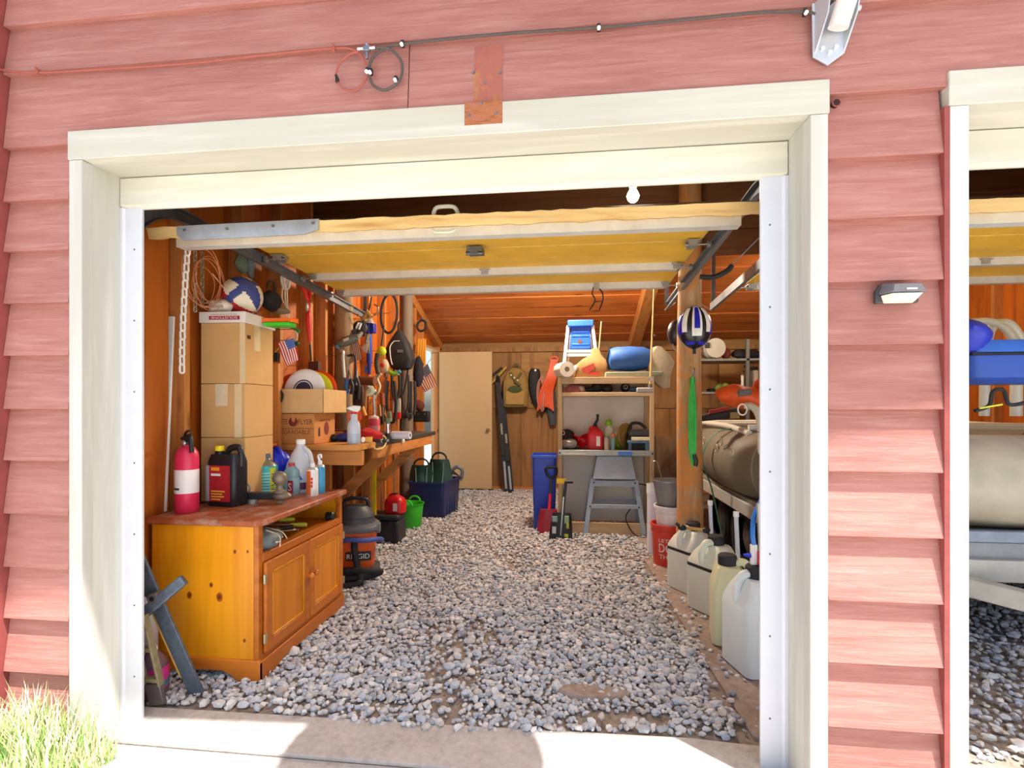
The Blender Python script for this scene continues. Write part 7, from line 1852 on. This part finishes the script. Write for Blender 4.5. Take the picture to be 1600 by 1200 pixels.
mb = MB(); mb.tube(smooth([(-.035, 0, .10), (-.04, 0, .16), (-.02, .03, .24), (.03, .05, .33)], 5), .012, 8); mb.build('blue_hose', M('#2a7ad0', .4), t)
mb = MB(); mb.cyl((.0, 0, .07), (-.01, .0, .30), .012); mb.build('clear_tube', M('#b9b9a8', .3, .3), t)
mb = MB(); mb.cyl((.03, 0, .07), (.03, 0, .26), .010); mb.build('clear_tube', M('#9c9a88', .3, .3), t)
mb = MB(); mb.tube([(-.05, 0, .045), (-.085, -.01, .05)], [.012, .006], 8); mb.build('blue_lever', M('#2232c8', .4), t)
# small brass and black fittings on the jug tops
pj = at(1066, 822, 3.55)
t = thing('hose_nozzle', 'black hose nozzle with a wooden grip lying on the farthest jug', 'nozzle', Vector((pj.x, pj.y, .447)))
mb = MB(); mb.ell((0, 0, .02), (.03, .025, .02), 12, 8); mb.cyl((.0, 0, .01), (-.04, 0, .05), .01); mb.build('head', BLACK, t)
mb = MB(); mb.cyl((.02, 0, .02), (.13, -.02, .012), .011); mb.build('grip', M('#b08a4a', .6), t)
mb = MB(); mb.ell((.15, -.02, .012), (.028, .022, .02), 12, 8); mb.build('tap', BLACK, t)

# ================================================================== HELMET AND GREEN CORD ON THE POST
hp = at(1085, 512, 3.68)
t = thing('cycle_helmet', 'blue, white and black bicycle helmet hung on the log post', 'helmet', hp)
k = mpp(hp); rx, ry, rz_ = 25 * k, 18 * k, 33 * k
mb = MB(); mb.ell((0, 0, 0), (rx, ry, rz_), 28, 18); mb.build('shell', M('#15151a', .3, var=.1), t)
def strip(t, nm, mat, lon0, lon1, la0, la1, lift=1.03, taper=0):
    mb = MB(); A, B = 8, 10; vs = []
    for lf in (lift, lift * .94):
        for i in range(A + 1):
            for j in range(B + 1):
                v = j / B; la = la0 + (la1 - la0) * v
                mid = (lon0 + lon1) / 2; lo = mid + (lon0 + (lon1 - lon0) * i / A - mid) * (1 - taper * v)
                vs.append((lf * rx * math.sin(lo) * math.cos(la), -lf * ry * math.cos(lo) * math.cos(la), lf * rz_ * math.sin(la)))
    K = (A + 1) * (B + 1); fs = []
    for s in (0, 1):
        for i in range(A):
            for j in range(B):
                a = s * K + i * (B + 1) + j; fs.append((a, a + 1, a + B + 2, a + B + 1))
    for j in range(B): fs += [(j, j + 1, K + j + 1, K + j), (A * (B + 1) + j, A * (B + 1) + j + 1, K + A * (B + 1) + j + 1, K + A * (B + 1) + j)]
    for i in range(A): a = i * (B + 1); fs += [(a, a + B + 1, K + a + B + 1, K + a), (a + B, a + 2 * B + 1, K + a + 2 * B + 1, K + a + B)]
    mb._add(vs, fs); return mb.build(nm, mat, t)
HB = M('#2222b0', .3); HW = M('#e9e9e4', .35)
strip(t, 'centre_stripe', HW, -.30, .30, -.45, 1.15, 1.05)
strip(t, 'centre_inlay', HB, -.16, .16, -.1, 1.0, 1.075)
for s in (-1, 1):
    strip(t, 'side_stripe', HW, s * .62, s * .95, -.25, 1.0, 1.05)
    strip(t, 'side_panel', HB, s * .95, s * 1.40, -.35, .55, 1.05)
    strip(t, 'low_trim', HB, s * .15, s * .9, -.95, -.75, 1.04)
mb = MB(); mb.tube([(1.02 * rx * math.sin(a), .006, 1.0 * rz_ * math.cos(a)) for a in [j * 2 * PI / 30 for j in range(30)]], .006, 6, True); mb.build('rim', M('#8a8676', .4), t)
mb = MB(); mb.bx(-3 * k, 2 * k, -.01, .0, -41 * k, -33 * k); mb.build('strap', BLACK, t, .003)
t = thing('cycle_helmet', 'dark helmet half hidden behind the log post', 'helmet', at(1056, 520, 4.05))
mb = MB(); mb.ell((0, 0, 0), (.065, .07, .10), 20, 12); mb.build('shell', M('#231c26', .4), t)
mb = MB(); mb.tube(smooth([(-.03, -.02, -.09), (.0, -.02, -.14), (.04, 0, -.16)], 5), .006, 6); mb.build('strap', M('#a88a80', .6), t)
t = thing('green_line_hank', 'hank of bright green cord hanging on the log post', 'cord', at(1082, 590, 3.74))
k = mpp(t.location); G1, G2 = M('#2fae3c', .45, var=.1), M('#146a2a', .45)
mb = MB()
for i in range(7):
    s = (i - 3) / 3; mb.tube(smooth([(0, 0, 4 * k), (4 * s * k, -.004 * (i % 3), -30 * k), (5 * s * k, -.008 * (i % 2), -70 * k), (4.5 * s * k, 0, -110 * k), (3 * s * k, 0, -(122 + 8 * (i % 3)) * k)], 6), 1.3 * k, 6)
mb.build('strands', G1, t)
mb = MB()
for i in range(4): mb.tube(smooth([((i - 1.5) * 2 * k, .006, 0), ((i - 1.5) * 2.4 * k, .004, -60 * k), ((i - 1.5) * 2 * k, .004, -118 * k)], 6), 1.3 * k, 6)
mb.build('back_strands', G2, t)
mb = MB(); mb.tube(smooth([(2 * k, -.01, -120 * k), (5 * k, -.012, -130 * k), (4 * k, -.01, -138 * k)], 4), 3 * k, 8); mb.build('plug', BLACK, t)
mb = MB(); mb.tube(smooth([(0, 0, 0), (1 * k, -.01, 8 * k), (3 * k, 0, 14 * k)], 4), 1.2 * k, 6); mb.build('hook', GALVD, t)
t = thing('track_bumper', 'black rubber bumper spring on the raft side track', 'bumper', at(1120, 424, 3.3))
mb = MB(); mb.tube(smooth([(-.10, 0, -.03), (-.02, 0, -.035), (.06, 0, 0), (.09, 0, .035)], 6), .016, 8); mb.build('spring', BLACKR, t)
mb = MB(); mb.tube([(.09, 0, .035), (.30, -.25, .26)], .003, 5); mb.build('cable', GALVD, t)
t = thing('tie_strap', 'black tie hanging from the rear strut of the raised door', 'tie', at(932, 448, 3.78))
mb = MB(); mb.tube(smooth([(-.02, 0, .0), (-.03, 0, -.05), (-.01, 0, -.10), (-.05, 0, -.17)], 5), .005, 6); mb.tube(smooth([(.0, 0, .0), (.04, 0, -.04), (.045, 0, -.1), (.02, 0, -.17)], 5), .006, 6); mb.build('strap', BLACKR, t)
mb = MB(); mb.bx(-.02, .02, -.01, .01, -.02, .03); mb.build('clip', GALV, t)

# ================================================================== RIGHT BAY: BACK SHELF
RSY = 6.9
t = thing('metal_shelf', 'grey steel shelf on the back wall of the raft bay', 'shelf', at(1150, 560, RSY))
o = t.location; k = mpp(o)
for z in (0, -52 * k):
    mb = MB(); mb.bx(-60 * k, 140 * k, 0, .5, z - .03, z); mb.build('shelf_plate', M('#85857f', .5, .4), t, .003)
for x in (-60 * k, 18 * k, 90 * k, 140 * k):
    mb = MB(); mb.bx(x - .02, x + .02, 0, .04, -o.z, 30 * k); mb.build('upright', M('#6f706c', .5, .4), t, .002)
def rs(px, z, dy=.15):
    q = at(px, 600, RSY + dy); q.z = o.z + z + .001; return q
t = thing('round_drum', 'pale round drum standing on the back steel shelf', 'drum', rs(1114, 0, .12), 0)
mb = MB(); mb.M = TR((0, 0, 17 * k), (PI / 2, 0, .12)); mb.lathe([(0, -.11), (14 * k, -.11), (16 * k, -.10), (16.5 * k, -.08), (15.5 * k, -.06), (15.5 * k, .1), (0, .11)], 26); mb.build('drum', M('#c9c6b4', .5, var=.05), t)
mb = MB(); mb.M = TR((0, 0, 17 * k), (PI / 2, 0, .12)); mb.lathe([(16.6 * k, -.09), (17 * k, -.08), (16.6 * k, -.07)], 26, cap=False); mb.build('hoop', M('#4a4a4a', .5), t)
mb = MB(); mb.bx(-16 * k, -9 * k, -.14, -.11, 17 * k, 25 * k); mb.build('dark_label', BLACK, t, .003)
t = thing('pouch', 'dark red pouch right of the pale drum on the steel shelf', 'pouch', rs(1134, 0, .12))
mb = MB(); mb.ell((0, 0, 9 * k), (8 * k, 6 * k, 9 * k), 12, 8); mb.build('pouch', M('#6a2a24', .7), t)
t = thing('dark_duffel', 'black duffel bag on the steel shelf behind the orange vest', 'duffel', rs(1165, 0, .2))
mb = MB(); mb.ell((0, 0, 8 * k), (24 * k, 12 * k, 9 * k), 18, 8); mb.jitter(.03, 3, 6); mb.v = [(x, y, max(z, .002)) for x, y, z in mb.v]; mb.build('bag', M('#19171b', .8), t)
mb = MB()
for i in range(6): mb.ell((-(4 + 3 * i * .5) * k, -.14, (4 - 8 * i) * k), (1.8 * k, 1.2 * k, 2.4 * k), 8, 6)
mb.build('buckle_strap', BLACK, t)
t = thing('green_gear', 'olive green gear straps on the lower steel shelf', 'gear', rs(1138, -52 * k, .1))
for i, (x, z, r) in enumerate(((-14, 6, 6), (-4, 8, 6), (8, 7, 6), (14, 5, 4))):
    mb = MB(); mb.ell((x * k, 0, z * k), (r * k, 4 * k, r * k), 12, 8); mb.jitter(.012, i, 16); mb.build('pouch', M('#5f7a22', .7, var=.2), t)
mb = MB(); mb.bx(-24 * k, 24 * k, .05, .3, 0, 6 * k); mb.build('tray', M('#15140f', .8), t)
t = thing('white_tube', 'short white tube standing on the lower steel shelf', 'tube', rs(1160, -52 * k, .06))
mb = MB(); mb.cyl((0, 0, 0), (0, 0, 24 * k), 2.2 * k, n=12); mb.build('tube', M('#d8d6c8', .5), t)
mb = MB(); mb.cyl((0, 0, 24 * k), (0, 0, 26 * k), 2.5 * k, n=12); mb.build('cap', M('#b9b7a8', .5), t)
t = thing('carved_block', 'pale carved block on the lower steel shelf at right', 'block', rs(1181, -52 * k, .06))
mb = MB(); mb.bx(-5 * k, 5 * k, 0, .1, 0, 34 * k); mb.build('block', M('#a89c8c', .7, var=.3, scale=30), t, .02)
mb = MB(); mb.bx(-8 * k, 8 * k, .11, .14, 0, 40 * k); mb.build('backing', M('#1c1a18', .8), t)

# ================================================================== TRAILER WITH RAFT
TG = M('#8f9194', .5, .3, .12); TG2 = M('#b9b6ac', .5, .2, .1)
t = thing('boat_trailer', 'grey flat trailer carrying the raft in the second bay', 'trailer', (2.45, 2.6, 0))
o = t.location
def tp_(name, mat, *b, bevel=.006):
    mb = MB()
    for q in b: mb.bx(q[0] - o.x, q[1] - o.x, q[2] - o.y, q[3] - o.y, q[4], q[5])
    return mb.build(name, mat, t, bevel)
tp_('deck', M('#7d776c', .8, var=.15), (1.22, 3.9, 1.20, 4.6, .615, .64))
tp_('front_beam', TG, (1.5, 3.9, 1.10, 1.18, .43, .60)); tp_('front_rail', M('#7f8a98', .45, .4), (1.5, 3.9, 1.08, 1.12, .60, .66)); tp_('front_lip', TG2, (1.5, 3.9, 1.06, 1.12, .41, .52))
tp_('side_rail', TG2, (1.20, 1.26, 1.2, 4.6, .52, .615)); tp_('side_rail', TG2, (3.86, 3.92, 1.2, 4.6, .52, .615))
for y in (1.8, 2.8, 3.8): tp_('cross_member', TG, (1.26, 3.86, y, y + .06, .54, .614))
mb = MB(); mb.bar((1.55 - o.x, 1.35 - o.y, .44), (2.62 - o.x, .42 - o.y, .33), .07, .09); mb.build('tongue', TG2, t, .005)
mb = MB(); mb.bar((3.7 - o.x, 1.35 - o.y, .44), (2.70 - o.x, .42 - o.y, .33), .07, .09); mb.build('tongue', TG2, t, .005)
mb = MB(); mb.box((2.66 - o.x, .36 - o.y, .36), (.09, .2, .08)); mb.build('coupler', TG, t, .01)
for x in (1.38, 3.72):
    for y in (2.35, 3.05):
        mb = MB(); mb.M = TR((x - o.x, y - o.y, .29), (0, PI / 2, 0)); mb.lathe([(.15, -.08), (.27, -.085), (.29, -.06), (.29, .06), (.27, .085), (.15, .08)], 32, cap=False); wh = mb.build('wheel', M('#151516', .85, var=.2), t)
        mb = MB(); mb.M = TR((x - o.x, y - o.y, .29), (0, PI / 2, 0)); mb.lathe([(0, -.05), (.06, -.06), (.15, -.03), (.155, .03), (.06, .06), (0, .05)], 24); mb.build('wheel_rim', M('#5a4f4a', .5, .4, .2), wh)
# stand of the tongue
mb = MB(); mb.cyl((2.66 - o.x, .45 - o.y, 0), (2.66 - o.x, .45 - o.y, .36), .03); mb.build('jack_leg', TG, t)

RT = M('#a69a86', .55, var=.08, scale=4)
def raftmat():
    m, nt, b = base_mat('faded_raft_fabric')
    f = noise(nt, coords(nt, (1, 1, 1)), 3.0, 6, 0.6); f2 = noise(nt, coords(nt, (1, 1, 1)), 1.1, 3, 0.5)
    col = ramp(nt, f, [(0.3, lin('#a09682')), (0.55, lin('#bdb49e')), (0.75, lin('#d2c8ae'))])
    col = mix(nt, ramp(nt, f2, [(.48, (0, 0, 0, 1)), (.62, (.6, .6, .6, 1))]), col, lin('#c9b98a'))
    nt.links.new(col, b.inputs['Base Color']); b.inputs['Roughness'].default_value = .5; bump(nt, b, f, .15, .01)
    return m
RT = raftmat()
t = thing('river_raft', 'grey and cream inflatable raft on the trailer', 'raft', (2.4, 2.6, .64))
o = t.location
RR = .245; zc_ = .64 + RR - .02
path = [(1.52, 4.45), (1.42, 3.4), (1.33, 2.5), (1.40, 1.9), (1.75, 1.42), (2.3, 1.28), (2.85, 1.30), (3.35, 1.5), (3.62, 2.0), (3.68, 3.0), (3.68, 4.0), (3.5, 4.6), (2.9, 4.85), (2.2, 4.85), (1.7, 4.78)]
pts = smooth([(x - o.x, y - o.y, zc_ - o.z + (.02 if y < 1.6 else 0)) for x, y in path], 6, True)
side = [p for p in pts if p.y > 1.95 - o.y]; 
i0 = next(i for i in range(len(pts)) if pts[i].y <= 1.75 - o.y); i1 = max(i for i in range(len(pts)) if pts[i].y <= 1.75 - o.y)
mb = MB(); mb.tube(pts[i0 - 1:i1 + 2], RR, 22); mb.build('bow_tube', RT, t)
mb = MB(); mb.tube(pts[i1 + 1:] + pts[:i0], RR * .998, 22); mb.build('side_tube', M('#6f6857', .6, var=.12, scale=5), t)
for i in (18, 31, 46, 60, 75):
    a, b_ = pts[i], pts[i + 1]; mb = MB(); mb.tube([a, a.lerp(b_, .12)], RR * 1.008, 22); mb.build('seam', M('#8d8470', .6), t)
mb = MB(); mb.prism([(x * .82, y * .86 + .02) for x, y in [(p.x, p.y) for p in pts[::3]]], 'z', .05, .12); mb.build('raft_floor', M('#8f8672', .6), t)
# strap and D rings on the left tube
mb = MB(); mb.tube(smooth([(1.33 - o.x, 2.42 - o.y, zc_ + .25 - o.z), (1.13 - o.x, 2.42 - o.y, zc_ + .215 - o.z), (1.02 - o.x, 2.42 - o.y, zc_ + .02 - o.z), (1.08 - o.x, 2.40 - o.y, zc_ - .20 - o.z), (1.13 - o.x, 2.38 - o.y, .42 - o.z), (1.16 - o.x, 2.2 - o.y, .05 - o.z)], 6), .016, 6, ell=.3); mb.build('green_strap', M('#2f6a52', .6, var=.1), t)
for y, zz in ((2.2, .16), (2.32, .10), (2.7, .13), (1.95, .10)):
    mb = MB(); cx = 1.30 - o.x - .20; cy = y - o.y; mb.tube([(cx + .0, cy + .028 * math.cos(a), zc_ + zz - o.z + .028 * math.sin(a)) for a in [j * PI / 6 for j in range(12)]], .006, 6, True); mb.build('d_ring', M('#c9c4ae', .4, .5), t)
# raft frame of white pipes, standing in the raft
t = thing('rowing_rack', 'white pipe rowing frame fixed across the raft', 'pipe frame', (2.4, 2.4, zc_ + RR))
o = t.location; WP = M('#cfcdbf', .4, .1, .05)
def pipe(pts, r=.022): 
    mb = MB(); mb.tube(smooth([Vector(p) - o for p in pts], 6), r, 10); return mb.build('pipe', WP, t)
zt = zc_ + RR
pipe([(1.25, 2.05, zt - .02), (1.26, 2.6, zt + .015), (1.27, 3.6, zt + .02)]); pipe([(3.6, 1.8, zt), (3.62, 3.6, zt + .02)])
for y in (2.1, 2.75, 3.4): pipe([(1.26, y, zt + .02), (2.4, y, zt + .03), (3.62, y, zt + .02)])
pipe([at(1190, 675, 3.35), at(1186, 650, 3.4), at(1178, 637, 3.45), at(1166, 634, 3.5)], .024)
q0 = at(1192, 676, 3.34); pipe([q0, q0 + Vector((0, 0, -.12)), Vector((q0.x + .03, q0.y, zt - .06))], .03)
pipe([at(1538, 650, 3.42), at(1540, 570, 3.42), at(1548, 515, 3.45), at(1575, 505, 3.47), at(1596, 530, 3.5)], .026)
pipe([at(1588, 650, 3.42), at(1588, 600, 3.42), at(1590, 560, 3.45)], .03)
pipe([at(1500, 505, 3.42), at(1545, 502, 3.42), at(1572, 515, 3.45), at(1586, 540, 3.5)], .022)
mb = MB(); c = at(1160, 640, 3.45) - o; mb.tube([c + Vector((.028 * math.cos(a), 0, .035 * math.sin(a))) for a in [j * PI / 8 for j in range(16)]], .005, 6, True); mb.build('ring', WP, t)
# blue seat pad and blue dry bag seen through the second door
t = thing('padded_bench', 'padded blue raft seat seen through the second door', 'seat', at(1600, 598, 2.95))
k = mpp(t.location); BS = M('#2450b0', .5, var=.08)
mb = MB(); mb.loft([rrect(170 * k * a, .4 * a, .05, z * k, 0, .15, 4) for z, a in ((0, .80), (8, .96), (30, 1.0), (44, 1.0))]); mb.build('lower_pad', BS, t)
mb = MB(); mb.bx(-86 * k, 86 * k, -.06, .36, 42 * k, 47 * k); mb.build('dark_seam', M('#141a2a', .7), t)
mb = MB(); mb.loft([rrect(170 * k * a, .42 * a, .05, z * k, 0, .15, 4) for z, a in ((46, 1.0), (60, 1.0), (66, .95))]); mb.build('upper_pad', M('#2f66c8', .5, var=.08), t)
t = thing('dry_bag', 'deep blue dry bag heaped on the raft seat at the second door edge', 'bag', at(1512, 532, 2.92))
mb = MB(); mb.ell((0, .05, .03), (.13, .12, .12), 18, 10); mb.jitter(.04, 6, 7); mb.build('bag', M('#2336b8', .5, var=.12), t)
t = thing('cam_strap', 'black cam strap with a yellow stripe on top of the raft bow', 'strap', at(1545, 636, 2.75))
k = mpp(t.location)
mb = MB(); mb.tube(smooth([(-20 * k, 0, -6 * k), (0, 0, 2 * k), (6 * k, 0, 24 * k), (26 * k, .02, 26 * k), (34 * k, .02, 4 * k), (60 * k, .02, 8 * k)], 6), 3 * k, 7); mb.build('strap', BLACKR, t)
mb = MB(); mb.bar((-16 * k, -4 * k, -2 * k), (16 * k, -4 * k, 4 * k), 2 * k, 2.4 * k); mb.build('yellow_stripe', M('#c9cc3a', .5), t)
# orange life vest on the raft
t = thing('life_vest', 'orange life vest with grey panels lying on the raft', 'life vest', at(1172, 618, 3.55))
k = mpp(t.location); ORG = M('#d8541c', .6, var=.12)
mb = MB(); mb.ell((0, .1, 0), (42 * k, .16, 18 * k), 24, 12); mb.jitter(.045, 3, 6); mb.build('body', ORG, t)
mb = MB(); mb.ell((34 * k, .08, 12 * k), (26 * k, .14, 14 * k), 20, 10); mb.jitter(.04, 5, 7); mb.build('shoulder', M('#c8481a', .6, var=.12), t)
for x, z, w_, h_ in ((-14, 4, 20, 10), (22, 4, 26, 8)):
    mb = MB(); mb.box((x * k, -.075, z * k), (w_ * k, .03, h_ * k), Matrix.Rotation(-.15, 3, 'Y')); mb.build('grey_panel', M('#55504a', .7), t, .008)
t = thing('oar_bag', 'dark red and black oar bag lying across the raft', 'bag', at(1125, 648, 4.0))
k = mpp(t.location)
mb = MB(); mb.tube([(-30 * k, 0, -6 * k), (0, 0, 0), (26 * k, 0, 4 * k)], [5 * k, 8 * k, 8 * k], 10); mb.build('sleeve', M('#2a2524', .7), t)
mb = MB(); mb.tube([(-18 * k, -.03, 4 * k), (12 * k, -.03, 10 * k)], 3 * k, 8); mb.build('red_trim', M('#8c2a22', .6), t)
mb = MB(); mb.bx(12 * k, 26 * k, -.06, -.04, -6 * k, 4 * k); mb.build('tan_panel', M('#8a7440', .7), t, .004)
# tan panel and clutter behind the post
t = thing('plywood_sheet', 'dull brown board leaning behind the log post', 'board', onz(1048, 830, 0))
o = t.location; mb = MB(); mb.bar((0, .1, 0), (.02, .42, .95), .30, .014, (0, 1, 0)); mb.build('sheet', wood('#8a7458', '#5f4d38', 'z', .5, .75), t)
mb = MB(); mb.bar((-.12, .08, .0), (-.10, .40, .96), .03, .02, (0, 1, 0)); mb.build('batten', wood('#7a644a', '#54432f', 'z', .5, .75), t)
